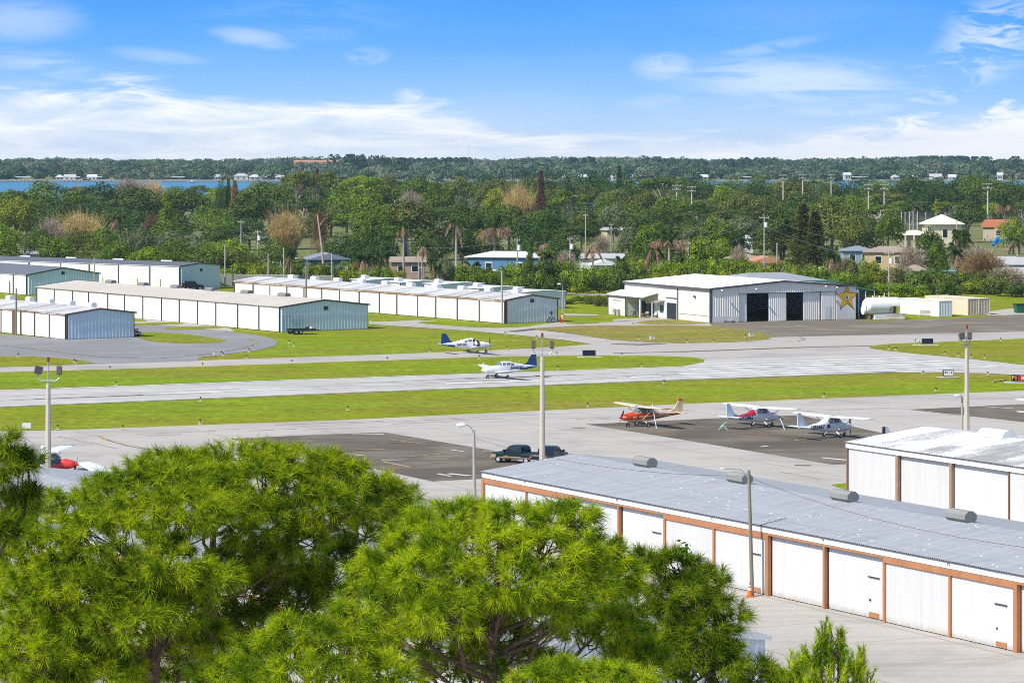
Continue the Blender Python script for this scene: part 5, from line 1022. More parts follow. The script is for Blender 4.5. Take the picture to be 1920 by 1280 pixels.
# tiered conifer with drooping whorls
for i in range(2):
    g = rs(110 + i); pv, dv, ln = [], [], []
    for k in range(26):
        z = 1.2 + 12.5 * k / 26; rad = (1 - k / 28) * 3.4 * g.uniform(.7, 1.1)
        for a in np.arange(0, 6.28, .24):
            a2 = a + g.uniform(-.1, .1); nn = 9
            for q in range(nn):
                u = (q + g.rand()) / nn; pv.append((rad * u * math.cos(a2), rad * u * math.sin(a2), z + .5 * u + g.uniform(-.25, .25))); dv.append((math.cos(a2 + g.normal() * .9), math.sin(a2 + g.normal() * .9), g.uniform(-.5, .8))); ln.append(g.uniform(.35, .8))
    V, Q = strips(np.array(pv), np.array(dv), np.array(ln), .10, .25, g, 2); b = MB(); b.tube([(0, 0, -.2), (0, 0, 14.2)], [.26, .04], 7); me = bpy.data.meshes.new('trunk'); me.from_pydata(b.v, [], b.f); me.materials.append(bark_pale); proto('conifer%d' % i, 6.9, 14.2, bulk('crown', V, Q, GREEN['rust brown']), me)
# bare, twiggy
for i in range(2):
    g = rs(130 + i); n = 2600; d = unit(g.normal(size=(n, 3)) + np.array([0, 0, .8])); p = d * g.uniform(.25, .85, (n, 1)) * np.array([4.2, 4.2, 4.0]) + np.array([0, 0, 2.6]); V, Q = strips(p, d + g.normal(size=(n, 3)) * .5, g.uniform(.5, 1.5, n), .045, .1, g, 2)
    lb = [tuple(x * .6) for x in (d[:10] * np.array([4, 4, 4]) + np.array([0, 0, 5]))]; lb = [(*q, 1, 1, 1) for q in lb]
    proto('bare%d' % i, 9.5, 8.2, bulk('crown', V, Q, GREEN['pinkish brown']), trunk_mesh(.22, 3.8, lb, 133 + i, bark_pale, .3, 10, 6, -.3, .6))
# bamboo-like clump
for i in range(2):
    g = rs(140 + i); n = 900; a = g.uniform(0, 6.28, n); t = g.uniform(0, .55, n) ** .8; d = np.stack([np.cos(a) * t, np.sin(a) * t, np.ones(n)], 1); p = np.stack([np.cos(a) * t * 1.2, np.sin(a) * t * 1.2, g.uniform(0, 1.5, n)], 1)
    V1, Q1 = strips(p, d, g.uniform(6, 11, n), .05, .12, g, 5); k = 4200; a = g.uniform(0, 6.28, k); t = np.sqrt(g.rand(k)) * .5; h = g.uniform(3.2, 9.6, k); p2 = np.stack([np.cos(a) * t * h * 1.05, np.sin(a) * t * h * 1.05, h - .9 * t * h * .8], 1); V2, Q2 = strips(p2, np.stack([np.cos(a) * .5, np.sin(a) * .5, g.uniform(-.6, 1, k)], 1) + g.normal(size=(k, 3)) * .4, g.uniform(.4, 1.0, k), .06, .5, g, 2)
    b = MB(); [b.tube([(math.cos(q) * .3, math.sin(q) * .3, -.2), (math.cos(q) * 1.0, math.sin(q) * 1.0, 4)], [.07, .03], 5) for q in (0, 1, 2.1, 3.3, 4.4, 5.5)]; me = bpy.data.meshes.new('trunk'); me.from_pydata(b.v, [], b.f); me.materials.append(bark_pale)
    proto('bamboo%d' % i, 9.0, 9.6, bulk('crown', np.concatenate([V1, V2]), np.concatenate([Q1, Q2 + len(V1)]), GREEN['pale tan']), me)
def palm(kind, h, nf, fl, seed, dead=.4, droop=.55, royal=False, r=.17):
    g = rs(seed); mats = [leaf('palm_green', (.04, .085, .015), (.08, .14, .03), .3, 1.0, .2), leaf('palm_tan', (.30, .19, .11), (.44, .32, .21), .25, 1.0, .15)]; VV, QQ, ID, off = [], [], [], 0
    for k in range(nf):
        a = 2 * math.pi * k / nf + g.uniform(-.3, .3); isd = g.rand() < dead; e = g.uniform(-.2, .5) if isd else g.uniform(.2, 1.2); dr = droop * (1.35 if isd else .9); d = np.array([math.cos(a), math.sin(a), e]); d /= np.linalg.norm(d); m = 46
        u = np.linspace(.08, 1, m); c = np.array([0, 0, h]) + d * fl * u[:, None] - np.array([0, 0, 1]) * (dr * fl * u * u)[:, None]; side = np.array([-math.sin(a), math.cos(a), 0])
        for s in (-1, 1):
            dd = side * s * .8 + d * .5 + np.array([0, 0, -.55 if not isd else -.9]) + g.normal(size=(m, 3)) * .12; V, Q = strips(c, dd, (.75 * np.sin(np.pi * (.12 + .8 * u)) + .15) * fl / 3, .055, .35, g, 2); VV.append(V); QQ.append(Q + off); ID += [int(isd)] * len(Q); off += len(V)
        V, Q = strips(np.repeat(np.array([[0, 0, h]]), 2, 0), np.repeat(d[None], 2, 0), np.full(2, fl), .05, dr, g, 8); VV.append(V); QQ.append(Q + off); ID += [int(isd)] * len(Q); off += len(V)
    b = MB(); b.tube([(0, 0, -.2), (.05, 0, h * .25), (.1, 0, h * .7), (0, 0, h)], [r * 1.3, r * (1.25 if royal else .9), r, r * .75], 8); me = bpy.data.meshes.new('trunk'); me.from_pydata(b.v, [], b.f); me.materials.append(bark_pale)
    proto(kind, fl * 1.9, h + fl * .4, bulk('crown', np.concatenate(VV), np.concatenate(QQ), mats, None, ID), me)
palm('palm_tall', 8.2, 13, 2.6, 150, .4, .8, True, .24); palm('palm_big', 6.5, 15, 3.6, 151, .6, .2, True, .22); palm('palm_dead', 6.8, 9, 1.8, 152, .9, .9); palm('palm_short', 2.6, 16, 2.6, 153, .6, .5); palm('palm_green', 4.0, 22, 2.4, 154, .15, .55)
for i in range(3):
    g = random.Random(160 + i); lb = []
    for k in range(11):
        a = g.uniform(0, 6.3); q = math.sqrt(g.random()) * 2.0; rr = g.uniform(.8, 1.35); lb.append((q * math.cos(a), q * math.sin(a), g.uniform(.5, 2.9) * (1 - q * .12), rr, rr, rr * .95))
    V, Q = leaf_cloud(lb, 2300, .19, 165 + i, .15); proto('shrub%d' % i, 6.2, 4.1, bulk('crown', V, Q, GREEN['bright green']), trunk_mesh(.12, 1.6, lb, 167 + i, bark, 0, 6, 5))

SPECIES = {'oak': ('broadleaf_tree', 'round crowned tree', 'tree'), 'dense': ('dense_tree', 'dense tall crowned tree', 'tree'), 'umbrella': ('umbrella_pine', 'flat topped open pine', 'tree'), 'tall': ('slender_tree', 'narrow upright tree', 'tree'), 'conifer': ('tiered_conifer', 'pointed conifer', 'tree'), 'bare': ('bare_tree', 'bare twiggy tree', 'tree'), 'bamboo': ('bamboo_clump', 'feathery bamboo clump', 'bamboo'),
           'palm_tall': ('royal_palm', 'tall palm with hanging fronds', 'palm tree'), 'palm_big': ('feather_palm', 'big palm with drooping dry fronds', 'palm tree'), 'palm_dead': ('dying_palm', 'thin palm with shrivelled fronds', 'palm tree'), 'palm_short': ('low_palm', 'low spreading palm', 'palm tree'), 'palm_green': ('cabbage_palm', 'round headed palm', 'palm tree'), 'shrub': ('hedge_shrub', 'bushy shrub', 'shrub')}
TREES = []
g0 = random.Random(5)
def tree(kind, px, yt, wpx, d, tone=None, label=None, group='trees of the wood behind the airfield', z0=0.0):
    """tree with its top at photo row yt, wpx photo pixels wide, d metres away"""
    if kind not in PROTO:
        opts = [k for k in PROTO if k.rstrip('0123456789') == kind]; pk = g0.choice(opts)
    else: pk = kind
    w0, h0, cr, tr = PROTO[pk]; h = H - (yt - YH) * d / F - z0; w = wpx * d / F; sp = SPECIES[pk.rstrip('0123456789')]
    r = thing(sp[0], '', sp[2], ((px - 960) * d / F, d, z0), g0.uniform(0, 6.28), group); r.scale = (w / w0, w / w0, h / h0)
    o1 = bpy.data.objects.new('trunk', tr); o2 = bpy.data.objects.new('crown', cr)
    for o in (o1, o2): C.objects.link(o); o.parent = r
    if tone: o2.material_slots[0].link = 'OBJECT'; o2.material_slots[0].material = GREEN[tone]
    TREES.append((r, label, tone or '', sp[1], px, d)); return r

# --- trees one can pick out in the photograph
N = [('oak', 85, 340, 105, 1150, 'mid green'), ('dense', 188, 343, 100, 1180, 'deep green'), ('umbrella', 150, 358, 70, 1080, 'mid green'), ('oak', 30, 357, 90, 1100, 'mid green'), ('oak', 28, 370, 75, 900, 'yellow green'), ('bare', 245, 335, 90, 1350, 'pinkish brown'), ('bare', 285, 340, 60, 1380, 'pale tan'), ('bare', 145, 347, 30, 1420, 'pale tan'),
     ('oak', 260, 352, 120, 1100, 'dark green'), ('oak', 340, 352, 110, 1130, 'mid green'), ('tall', 313, 361, 36, 900, 'bright green'), ('dense', 415, 330, 30, 1080, 'deep green'), ('conifer', 440, 340, 26, 1000, 'rust brown'), ('conifer', 428, 336, 18, 1080, 'dark green'), ('oak', 505, 348, 125, 1010, 'mid green'), ('umbrella', 555, 322, 70, 1200, 'olive green'), ('umbrella', 595, 325, 50, 1220, 'olive green'), ('umbrella', 630, 322, 75, 1190, 'olive green'),
     ('conifer', 595, 318, 20, 1260, 'reddish'), ('conifer', 568, 320, 16, 1270, 'reddish'), ('oak', 470, 362, 100, 980, 'dark green'), ('bamboo', 150, 398, 90, 800, 'pale tan'), ('bare', 95, 410, 65, 780, 'pinkish brown'), ('bamboo', 538, 394, 74, 780, 'pale tan'), ('bare', 600, 395, 40, 820, 'rust brown'), ('bare', 283, 400, 36, 860, 'reddish'), ('palm_green', 220, 398, 34, 850, 'olive green'),
     ('umbrella', 680, 330, 85, 1160, 'bright green'), ('oak', 722, 331, 80, 1230, 'olive green'), ('oak', 780, 332, 90, 1190, 'mid green'), ('oak', 865, 333, 75, 1260, 'olive green'), ('oak', 650, 345, 100, 1060, 'mid green'), ('oak', 695, 362, 95, 960, 'bright green'), ('bare', 770, 358, 55, 1000, 'pinkish brown'), ('oak', 820, 346, 80, 1100, 'mid green'), ('oak', 925, 335, 90, 1170, 'olive green'), ('oak', 930, 353, 60, 1050, 'yellow green'),
     ('bamboo', 972, 345, 60, 1010, 'pale tan'), ('conifer', 1014, 321, 26, 1080, 'reddish'), ('dense', 985, 324, 60, 1260, 'dark green'), ('dense', 1035, 328, 55, 1350, 'deep green'), ('dense', 1062, 325, 34, 1330, 'deep green'), ('dense', 1110, 330, 90, 1340, 'deep green'), ('dense', 1170, 335, 90, 1320, 'deep green'), ('umbrella', 1073, 357, 84, 960, 'mid green'), ('conifer', 1161, 312, 22, 1360, 'deep green'), ('umbrella', 1240, 332, 100, 1230, 'dark green'), ('dense', 1310, 335, 80, 1270, 'deep green'), ('oak', 1210, 360, 80, 1040, 'olive green'), ('oak', 1255, 368, 90, 980, 'mid green'), ('oak', 1150, 382, 60, 950, 'grey green'), ('oak', 1090, 402, 70, 860, 'olive green'),
     ('oak', 760, 378, 150, 800, 'olive green'), ('dense', 700, 385, 90, 790, 'mid green'), ('oak', 865, 380, 90, 850, 'dark green'), ('oak', 955, 385, 90, 880, 'dark green'), ('dense', 1033, 388, 92, 800, 'deep green'), ('oak', 1360, 348, 70, 1180, 'bright green'), ('oak', 1385, 358, 80, 1080, 'olive green'), ('dense', 1420, 333, 90, 1290, 'dark green'), ('oak', 1490, 340, 100, 1240, 'olive green'), ('dense', 1570, 342, 100, 1260, 'dark green'), ('oak', 1430, 370, 110, 930, 'olive green'), ('oak', 1560, 376, 130, 830, 'olive green'), ('oak', 1470, 390, 110, 800, 'dark green'), ('conifer', 1505, 384, 60, 690, 'brownish green'), ('conifer', 1528, 398, 56, 684, 'brownish green'), ('oak', 1600, 405, 80, 770, 'olive green'),
     ('dense', 1700, 336, 120, 1230, 'deep green'), ('oak', 1830, 330, 120, 1260, 'mid green'), ('dense', 1770, 345, 90, 1200, 'deep green'), ('oak', 1885, 345, 100, 1200, 'dark green'), ('dense', 1640, 348, 70, 1250, 'deep green'), ('oak', 1683, 383, 32, 1010, 'bright green'), ('palm_green', 1720, 380, 40, 1020, 'grey green'), ('tall', 1758, 375, 30, 1060, 'yellow green'), ('oak', 1815, 374, 75, 950, 'dark green'), ('oak', 1665, 397, 64, 770, 'mid green'), ('palm_big', 1885, 366, 40, 920), ('oak', 1900, 410, 60, 850, 'bright green'), ('palm_green', 1908, 440, 50, 760, 'mid green'), ('oak', 1560, 318 + 30, 60, 1350, 'olive green'),
     ('palm_tall', 757, 418, 36, 660), ('palm_tall', 855, 408, 44, 655), ('palm_big', 927, 402, 66, 690), ('palm_dead', 792, 462, 28, 645), ('palm_short', 682, 466, 60, 640), ('palm_short', 715, 470, 36, 650), ('palm_big', 1255, 428, 78, 655), ('palm_short', 1225, 452, 44, 660), ('palm_green', 1022, 470, 44, 640, 'olive green'), ('palm_big', 1040, 438, 60, 690), ('palm_green', 545, 466, 26, 640), ('palm_short', 885, 490, 40, 640), ('palm_dead', 1112, 462, 40, 640), ('palm_short', 1165, 480, 30, 640), ('bare', 1060, 470, 44, 650, 'pinkish brown'), ('tall', 994, 448, 22, 625, 'mid green'), ('oak', 835, 482, 40, 625, 'grey green'), ('palm_short', 820, 490, 30, 620),
     ('oak', 1220, 420, 90, 700, 'mid green'), ('oak', 1180, 425, 60, 720, 'grey green'), ('bare', 1128, 440, 36, 760, 'pinkish brown'), ('oak', 1345, 410, 90, 770, 'mid green'), ('shrub', 1315, 445, 70, 690, 'bright green'), ('palm_short', 1560, 462, 36, 640), ('bare', 1585, 485, 70, 640, 'pinkish brown'), ('bare', 1710, 462, 70, 650, 'pinkish brown'), ('bare', 1690, 500, 60, 630, 'pinkish brown'), ('oak', 1745, 430, 62, 680, 'dark green'), ('oak', 1755, 455, 50, 650, 'mid green'), ('palm_green', 1802, 430, 44, 680), ('palm_short', 1795, 455, 44, 655), ('bare', 1830, 462, 90, 655, 'pinkish brown'), ('bare', 1845, 475, 100, 640, 'rust brown'), ('bare', 1890, 500, 80, 625, 'pinkish brown'), ('bare', 1385, 460, 40, 655, 'pinkish brown')]
for t in N: tree(*t)
# --- the rest of the wood, row behind row
TN = ['dark green', 'mid green', 'mid green', 'olive green', 'olive green', 'grey green', 'bright green', 'deep green', 'dark green']
def row(d, x0, x1, step, y0, y1, w, kinds=('oak', 'oak', 'dense', 'umbrella'), tones=TN, skip=()):
    x = x0 + g0.uniform(0, step)
    while x < x1:
        if not any(a < x < c for a, c in skip):
            dd = d * g0.uniform(.97, 1.03); tree(g0.choice(kinds), x, g0.uniform(y0, y1), w * g0.uniform(.8, 1.3), dd, g0.choice(tones))
        x += step * g0.uniform(.7, 1.3)
row(1440, 440, 1960, 58, 334, 350, 62, tones=['dark green', 'olive green', 'deep green', 'mid green'], skip=((860, 910), (1555, 1640)))
row(1440, -40, 110, 50, 357, 366, 60); row(1440, 110, 460, 44, 346, 357, 62)
row(1290, 330, 1960, 64, 342, 362, 72, skip=((870, 905), (1560, 1630)))
row(1150, -40, 1960, 66, 362, 380, 80)
row(1010, -40, 1960, 72, 376, 396, 88, skip=((1120, 1170), (1690, 1850)))
row(900, -40, 1650, 80, 392, 415, 92, skip=((1085, 1180),))
row(800, -40, 1100, 80, 408, 436, 92, skip=((560, 660),)); row(790, 1270, 1480, 70, 420, 445, 80)
row(735, -40, 560, 72, 426, 452, 90, kinds=('oak', 'oak', 'dense'), tones=['mid green', 'olive green', 'mid green', 'bright green', 'grey green']); row(730, 640, 900, 80, 430, 455, 86, tones=['dark green', 'deep green', 'olive green'])
row(690, 100, 480, 62, 440, 472, 84, kinds=('oak', 'oak', 'dense'), tones=['mid green', 'bright green', 'olive green', 'mid green']); row(690, 940, 1110, 66, 440, 470, 62, tones=['dark green', 'mid green'])
row(675, 480, 660, 50, 478, 498, 46, kinds=('shrub',), tones=['bright green', 'bright green', 'mid green'])
row(1465, 470, 1960, 42, 331, 341, 74, kinds=('oak', 'dense'), tones=['dark green', 'deep green', 'olive green', 'mid green'], skip=((868, 900), (1572, 1622)))
row(1350, 640, 1960, 58, 336, 350, 76, kinds=('oak', 'dense', 'umbrella'), skip=((868, 900), (1572, 1622)))
row(960, 1090, 1480, 60, 385, 402, 84); row(860, 1180, 1480, 62, 402, 424, 84); row(720, 1175, 1400, 58, 440, 462, 70, tones=['mid green', 'dark green', 'bright green', 'olive green']); row(1000, 1480, 1680, 64, 380, 398, 84); row(870, 1480, 1640, 60, 400, 420, 70)
# --- the hedge along the field edge
HT = ['bright green', 'mid green', 'bright green', 'olive green', 'yellow green', 'mid green', 'dark green']
def hedge(d, x0, x1, step, y0, y1, w, tones=HT, dj=.012):
    x = x0
    while x < x1:
        r = tree('shrub', x, g0.uniform(y0, y1), w * g0.uniform(.85, 1.3), d * g0.uniform(1 - dj, 1 + dj), g0.choice(tones), group='shrubs of the hedge along the field'); x += step * g0.uniform(.75, 1.25)
hedge(655, 425, 660, 26, 492, 508, 44); hedge(628, 655, 770, 22, 500, 508, 36, ['bright green', 'yellow green', 'bright green']); hedge(632, 850, 1200, 26, 486, 506, 50, ['mid green', 'dark green', 'bright green', 'mid green', 'dark green']); hedge(620, 880, 1200, 27, 505, 520, 48, ['mid green', 'dark green', 'bright green'])
hedge(640, 1190, 1640, 28, 484, 500, 50, ['bright green', 'yellow green', 'bright green', 'olive green']); hedge(622, 1240, 1660, 30, 500, 512, 46); hedge(630, 1600, 1960, 28, 500, 522, 56, ['mid green', 'bright green', 'olive green', 'mid green']); hedge(612, 1600, 1960, 28, 520, 536, 52)
hedge(578, 1062, 1165, 24, 553, 562, 36, ['olive green', 'mid green']); hedge(700, -20, 110, 28, 478, 486, 44, ['mid green', 'dark green'])
# --- labels that single each plant out: tone, kind, place, rank from the left
ZONES = [(-999, 120, 'at the left edge'), (120, 330, 'behind the dark slate hangar'), (330, 480, 'behind the black off-roader'), (480, 660, 'behind the tan bamboo clump'), (660, 850, 'behind the stepped white roofs'), (850, 1000, 'around the blue house'), (1000, 1190, 'right of the blue house'), (1190, 1400, 'behind the star hangar left end'), (1400, 1640, 'around the orange roofed house'), (1640, 1830, 'around the cream ballpark building'), (1830, 9999, 'at the right edge')]
DEPTH = [(0, 660, 'front of the wood'), (660, 780, 'second rank'), (780, 960, 'middle of the wood'), (960, 1220, 'far part of the wood'), (1220, 9999, 'by the water')]
grp = {}
for r, label, tone, what, px, d in TREES:
    zn = [z[2] for z in ZONES if z[0] <= px < z[1]][0]; dp = [q[2] for q in DEPTH if q[0] <= d < q[1]][0]
    grp.setdefault((tone, what, zn, dp), []).append((px, r))
for (tone, what, zn, dp), L in grp.items():
    L.sort(key=lambda q: q[0]); base = (tone + ' ' + what).strip()
    for i, (px, r) in enumerate(L):
        rank = '' if len(L) == 1 else ', %s from left' % ORD[i]
        t = '%s %s, %s%s' % (base, zn, dp, rank)
        r['label'] = ' '.join(t.split()) if len(t.split()) <= 16 else ' '.join(('%s %s%s' % (base, zn, rank)).split())

# ------------------------------------------------------------------ far shore wood, one mass
def far_wood():
    g = rs(900); cx, cy, cz, rr, idx = [], [], [], [], []
    bands = [(2640, 90, 6.0, 9.0), (2760, 120, 7, 10), (2950, 150, 8, 11), (3200, 170, 8.5, 11.5), (3550, 200, 9, 12), (4000, 230, 9, 12), (4500, 260, 8.5, 11.5)]
    for d, n, h0, h1 in bands:
        X = np.linspace(-.19 * d, .19 * d, n) + g.uniform(-4, 4, n); D = d + g.uniform(-50, 60, n); hh = g.uniform(h0, h1, n) + 1.6 * np.sin(X / d * 31 + d) + 1.3 * np.sin(X / d * 73 + d * .3) + .6 * np.sin(X / d * 171) + np.where(g.rand(n) < .05, g.uniform(1.5, 4.5, n), 0)
        for x, y, h in zip(X, D, hh):
            w = g.uniform(9, 17) * (1 if d < 3300 else 1.3); k = int(g.choice(4, p=[.35, .3, .2, .15])); m = 190 if d < 3300 else 130
            q = unit(g.normal(size=(m, 3)) + np.array([0, -.25, .35])); lob = g.normal(size=(m, 3)) * .10
            c = np.array([x, y, h * .58]) + (q + lob) * np.array([w / 2, w / 2, h * .44]); cx.append(c); rr.append(q); idx.append(np.full(m, k)); cz.append(np.full(m, w * .075))
    for x0, d, h, n in ((-150, 2960, 21, 10), (-128, 2960, 20, 8), (-112, 2960, 18, 6), (-95, 3300, 16.5, 16), (-60, 3300, 17, 14), (70, 3300, 17, 8), (250, 3300, 17, 10), (225, 3200, 16, 8), (150, 3250, 16, 7), (530, 4300, 14.5, 30), (565, 4300, 15.8, 30), (600, 4300, 15, 26), (470, 2960, 19, 5)):
        for _ in range(n):
            x = x0 * 1.0 + g.uniform(-14, 14) * (d / 2900) ** 2; m = 120; q = unit(g.normal(size=(m, 3)) + np.array([0, -.2, .4])); c = np.array([x, d + g.uniform(-20, 20), h * .6]) + q * np.array([4, 4, h * .4]); cx.append(c); rr.append(q); idx.append(np.full(m, 3)); cz.append(np.full(m, .8))
    c = np.concatenate(cx); nrm = unit(np.concatenate(rr) + g.normal(size=(len(c), 3)) * .5); s = np.concatenate(cz)[:, None] * g.uniform(.6, 1.4, (len(c), 1)); t = unit(np.cross(nrm, g.normal(size=c.shape))) * s; b = np.cross(nrm, t)
    V = np.stack([c - t, c - b, c + t, c + b], 1).reshape(-1, 3)
    me = bulk('far_wood', V, np.arange(len(V)).reshape(-1, 4), [leaf('far_a', (.05, .10, .04), (.085, .15, .055), .25, .02, 0), leaf('far_b', (.09, .14, .075), (.14, .19, .10), .25, .02, 0), leaf('far_c', (.13, .165, .09), (.17, .19, .125), .25, .02, 0), leaf('far_d', (.035, .075, .04), (.055, .105, .055), .25, .02, 0)], None, np.concatenate(idx))  # distance haze is put into these bluish leaf colours
    o = link('far_wood', me); o['kind'] = 'stuff'
far_wood()

# ------------------------------------------------------------------ houses in and behind the wood
def house(label, px, yb, d, w, dp, h, rise, wall, roofm, deg=0, kind='gable', wins=2, name='house', cat='house', group=None, ov=.5, z0=0.0, chimney=False, door=True):
    X = (px - 960) * d / F; r = thing(name, label, cat, (X, d, z0), R(deg), group)
    MB().box(-w / 2, w / 2, 0, dp, 0, h).build('wall', wall, r)
    b = MB(); x0, x1, y0, y1 = -w / 2 - ov, w / 2 + ov, -ov, dp + ov
    if kind == 'gable': b.ext([(x0, y0, h), (x0, dp / 2, h + rise), (x0, y1, h), (x0, y1, h - .12), (x0, y0, h - .12)], (x1 - x0, 0, 0))
    elif kind == 'front': b.ext([(x0, y0, h), (0, y0, h + rise), (x1, y0, h), (x1, y0, h - .12), (x0, y0, h - .12)], (0, y1 - y0, 0))
    else:
        k = min(w, dp) / 2 * (.98 if kind == 'pyramid' else .85)
        b.add([(x0, y0, h), (x1, y0, h), (x1, y1, h), (x0, y1, h), (x0 + k + ov, dp / 2, h + rise), (x1 - k - ov, dp / 2, h + rise), (x0, y0, h - .15), (x1, y0, h - .15), (x1, y1, h - .15), (x0, y1, h - .15)], [(0, 1, 5, 4), (1, 2, 5), (2, 3, 4, 5), (3, 0, 4), (6, 7, 1, 0), (7, 8, 2, 1), (8, 9, 3, 2), (9, 6, 0, 3), (9, 8, 7, 6)])
    b.build('roof', roofm, r)
    for k in range(wins):
        xx = -w / 2 + w * (k + .7) / (wins + .4); f = MB().box(xx - .75, xx + .75, -.05, .02, h * .38, h * .80).build('window', white_trim, r); MB().box(xx - .62, xx + .62, -.07, -.052, h * .42, h * .76).build('pane', glassm, f)
    if door and w > 6: MB().box(w * .30, w * .30 + 1.0, -.05, .02, 0, min(2.1, h * .8)).build('door', grey_trim, r)
    return r
hw = lambda n, c, a=.1: mat(n, c, .75, .15, amt=a)
blue_w = hw('house_blue', (.10, .22, .33)); beige_w = hw('house_beige', (.50, .42, .30)); cream_w = hw('house_cream', (.66, .60, .42)); teal_w = hw('house_teal', (.22, .36, .40)); whiteh = hw('house_white', (.72, .72, .70)); yel_w = hw('house_yellow', (.50, .38, .20))
r_orange = hw('roof_orange', (.50, .24, .13), .2); r_brown = hw('roof_brown', (.33, .26, .21), .2); r_greyl = hw('roof_greylight', (.42, .42, .42), .15); r_red = hw('roof_redtile', (.36, .14, .07), .2); r_cream = hw('roof_cream', (.72, .67, .52)); r_slate = hw('roof_slateblue', (.22, .25, .30), .15)
house('blue house with a white hipped roof behind the hedge', 945, 0, 668, 15.5, 10, 5.4, 1.0, blue_w, roof_bright, -12, 'hip', 2)
house('low teal shed roofed house left of the blue house', 868, 0, 652, 7, 6, 2.6, .8, teal_w, hw('roof_teal', (.30, .42, .46)), 20, 'gable', 1)
house('dark blue house with grey gable roof behind the hedge at the leaning bare trunk', 618, 0, 700, 8.5, 9, 3.8, 1.3, mat('house_navy', (.06, .13, .18), .7), r_slate, 12, 'front', 1)
house('low grey roofed house in front of the dark blue gable house', 612, 0, 672, 8, 6, 2.3, .9, blue_w, r_slate, 4, 'gable', 0)
house('small terracotta house glimpsed between two palms', 765, 0, 690, 7, 6, 3.6, 1.0, hw('house_terra', (.36, .24, .20)), r_brown, 0, 'gable', 2)
house('pale grey roofed house right of the blue house', 1128, 0, 690, 9, 7, 4.4, .9, whiteh, r_greyl, 0, 'gable', 1)
house('small mint gabled house front with garage, right of the blue house', 1136, 0, 668, 5, 6, 3.8, 1.0, hw('house_mint', (.45, .58, .55)), roof_bright, 5, 'front', 1)
house('small beige house under trees far up the street', 1157, 0, 960, 6, 6, 3.4, .8, beige_w, r_greyl, 15, 'gable', 1)
house('beige house with an orange roof and two white windows', 1441, 0, 672, 8.4, 9, 4.0, 1.3, beige_w, r_orange, 4, 'front', 2)
house('brown roofed wing left of the orange roofed house', 1405, 0, 690, 5.5, 6, 4.3, 1.0, beige_w, r_brown, 20, 'hip', 0)
house('yellow house with a long brown hipped roof', 1665, 0, 730, 10.5, 8, 4.4, 1.2, yel_w, r_brown, -8, 'hip', 2)
house('grey blue shaded house left of the yellow house', 1610, 0, 755, 7, 7, 3.9, 1.0, hw('house_shade', (.25, .32, .36)), r_slate, 0, 'hip', 2)
bp = house('cream ballpark tower with pyramid roof and dark window', 1772, 0, 905, 9.2, 9.2, 6.5, 2.6, cream_w, r_cream, 4, 'pyramid', 1, 'ballpark_building', 'building', None, .9)
house('long low cream pavilion with open posts left of the ballpark tower', 1718, 0, 902, 7.6, 7, 3.6, 1.2, hw('pav_shade', (.40, .34, .24)), r_cream, 4, 'hip', 0, 'pavilion', 'pavilion', None, .8)
for xx in (-3.2, -.8, 1.6): MB().box(xx - .2, xx + .2, -.95, -.6, 0, 3.4).build('post', cream_w, [o for o in C.objects if o.name == 'pavilion'][0])
house('red tiled house right of the ballpark tower', 1872, 0, 960, 9, 8, 4.3, 2.2, beige_w, r_red, -15, 'gable', 1)
house('small grey shed under the blue playground slide', 1878, 0, 690, 5, 5, 4.0, .7, hw('shed_grey', (.5, .55, .57)), r_greyl, -10, 'gable', 0, 'shed', 'shed')
house('wide grey roofed house at the right edge behind bare trees', 1912, 0, 680, 11, 8, 3.4, 1.4, hw('house_bluegrey', (.28, .36, .42)), r_greyl, 5, 'gable', 1)
house('blue trimmed house low at the right edge', 1912, 0, 648, 8, 6, 2.6, 1.3, hw('house_sky', (.32, .46, .55)), r_greyl, 8, 'gable', 1)
house('small white house peeping over the hedge at the tall grey pole', 1718, 0, 640, 4.5, 5, 3.6, 1.1, whiteh, r_brown, 0, 'hip', 0)
house('white roofed low house between hedge and pink bare shrubs', 1570, 0, 655, 7, 6, 2.8, .9, whiteh, roof_bright, -10, 'gable', 0)
house('long grey roofed house behind the slate hangar', 66, 0, 760, 9.5, 7, 3.0, 1.2, hw('house_bluegrey2', (.35, .42, .48)), hw('roof_mid', (.30, .29, .31), .15), 0, 'gable', 0)
house('white gabled house at the left edge behind the slate hangar', 22, 0, 750, 7, 7, 2.8, 1.2, whiteh, r_slate, 10, 'front', 0)
house('white house peeking out of trees left of the tall utility pole', 1401, 0, 860, 3.0, 4, 4.0, .7, whiteh, roof_bright, 0, 'hip', 0)
house('pale street wall house up the lane at the field lights', 1300, 0, 1060, 6, 6, 4.5, 1.2, whiteh, r_brown, 10, 'hip', 1)
# pool, play tower
x, d = (1765 - 960) * 655 / F, 655; r = thing('garden_pool', 'bright blue raised garden pool among bare shrubs', 'pool', (x, d, 0), R(-8)); MB().box(-3, 3, 0, 3.5, 0, 3.1).build('rim', whiteh, r); MB().box(-2.8, 2.8, .2, 3.3, 3.08, 3.14).build('water_surface', hw('pool_blue', (.02, .35, .65)), r); MB().box(-3.02, 3.02, -.03, .0, 2.5, 3.0).build('liner', hw('pool_liner', (.05, .3, .55)), r)
x, d = (1882 - 960) * 905 / F, 905; r = thing('play_tower', 'blue playground tower with slide near the ballpark', 'playground', (x, d, 0)); pb = hw('play_blue', (.01, .17, .50)); b = MB(); [b.box(q - .12, q + .12, -.1, .1, 0, 5.0) for q in (-1.6, 0, 1.6)]; b.build('post', pb, r); b = MB(); b.box(-2.2, 1.8, -1, 1, 1.3, 2.4); b.build('deck', pb, r); b = MB(); b.tube([(-1.8, -.5, 2.6), (-2.8, -1.2, 1.3), (-3.2, -1.6, .6)], .45, 8); b.build('slide', pb, r)
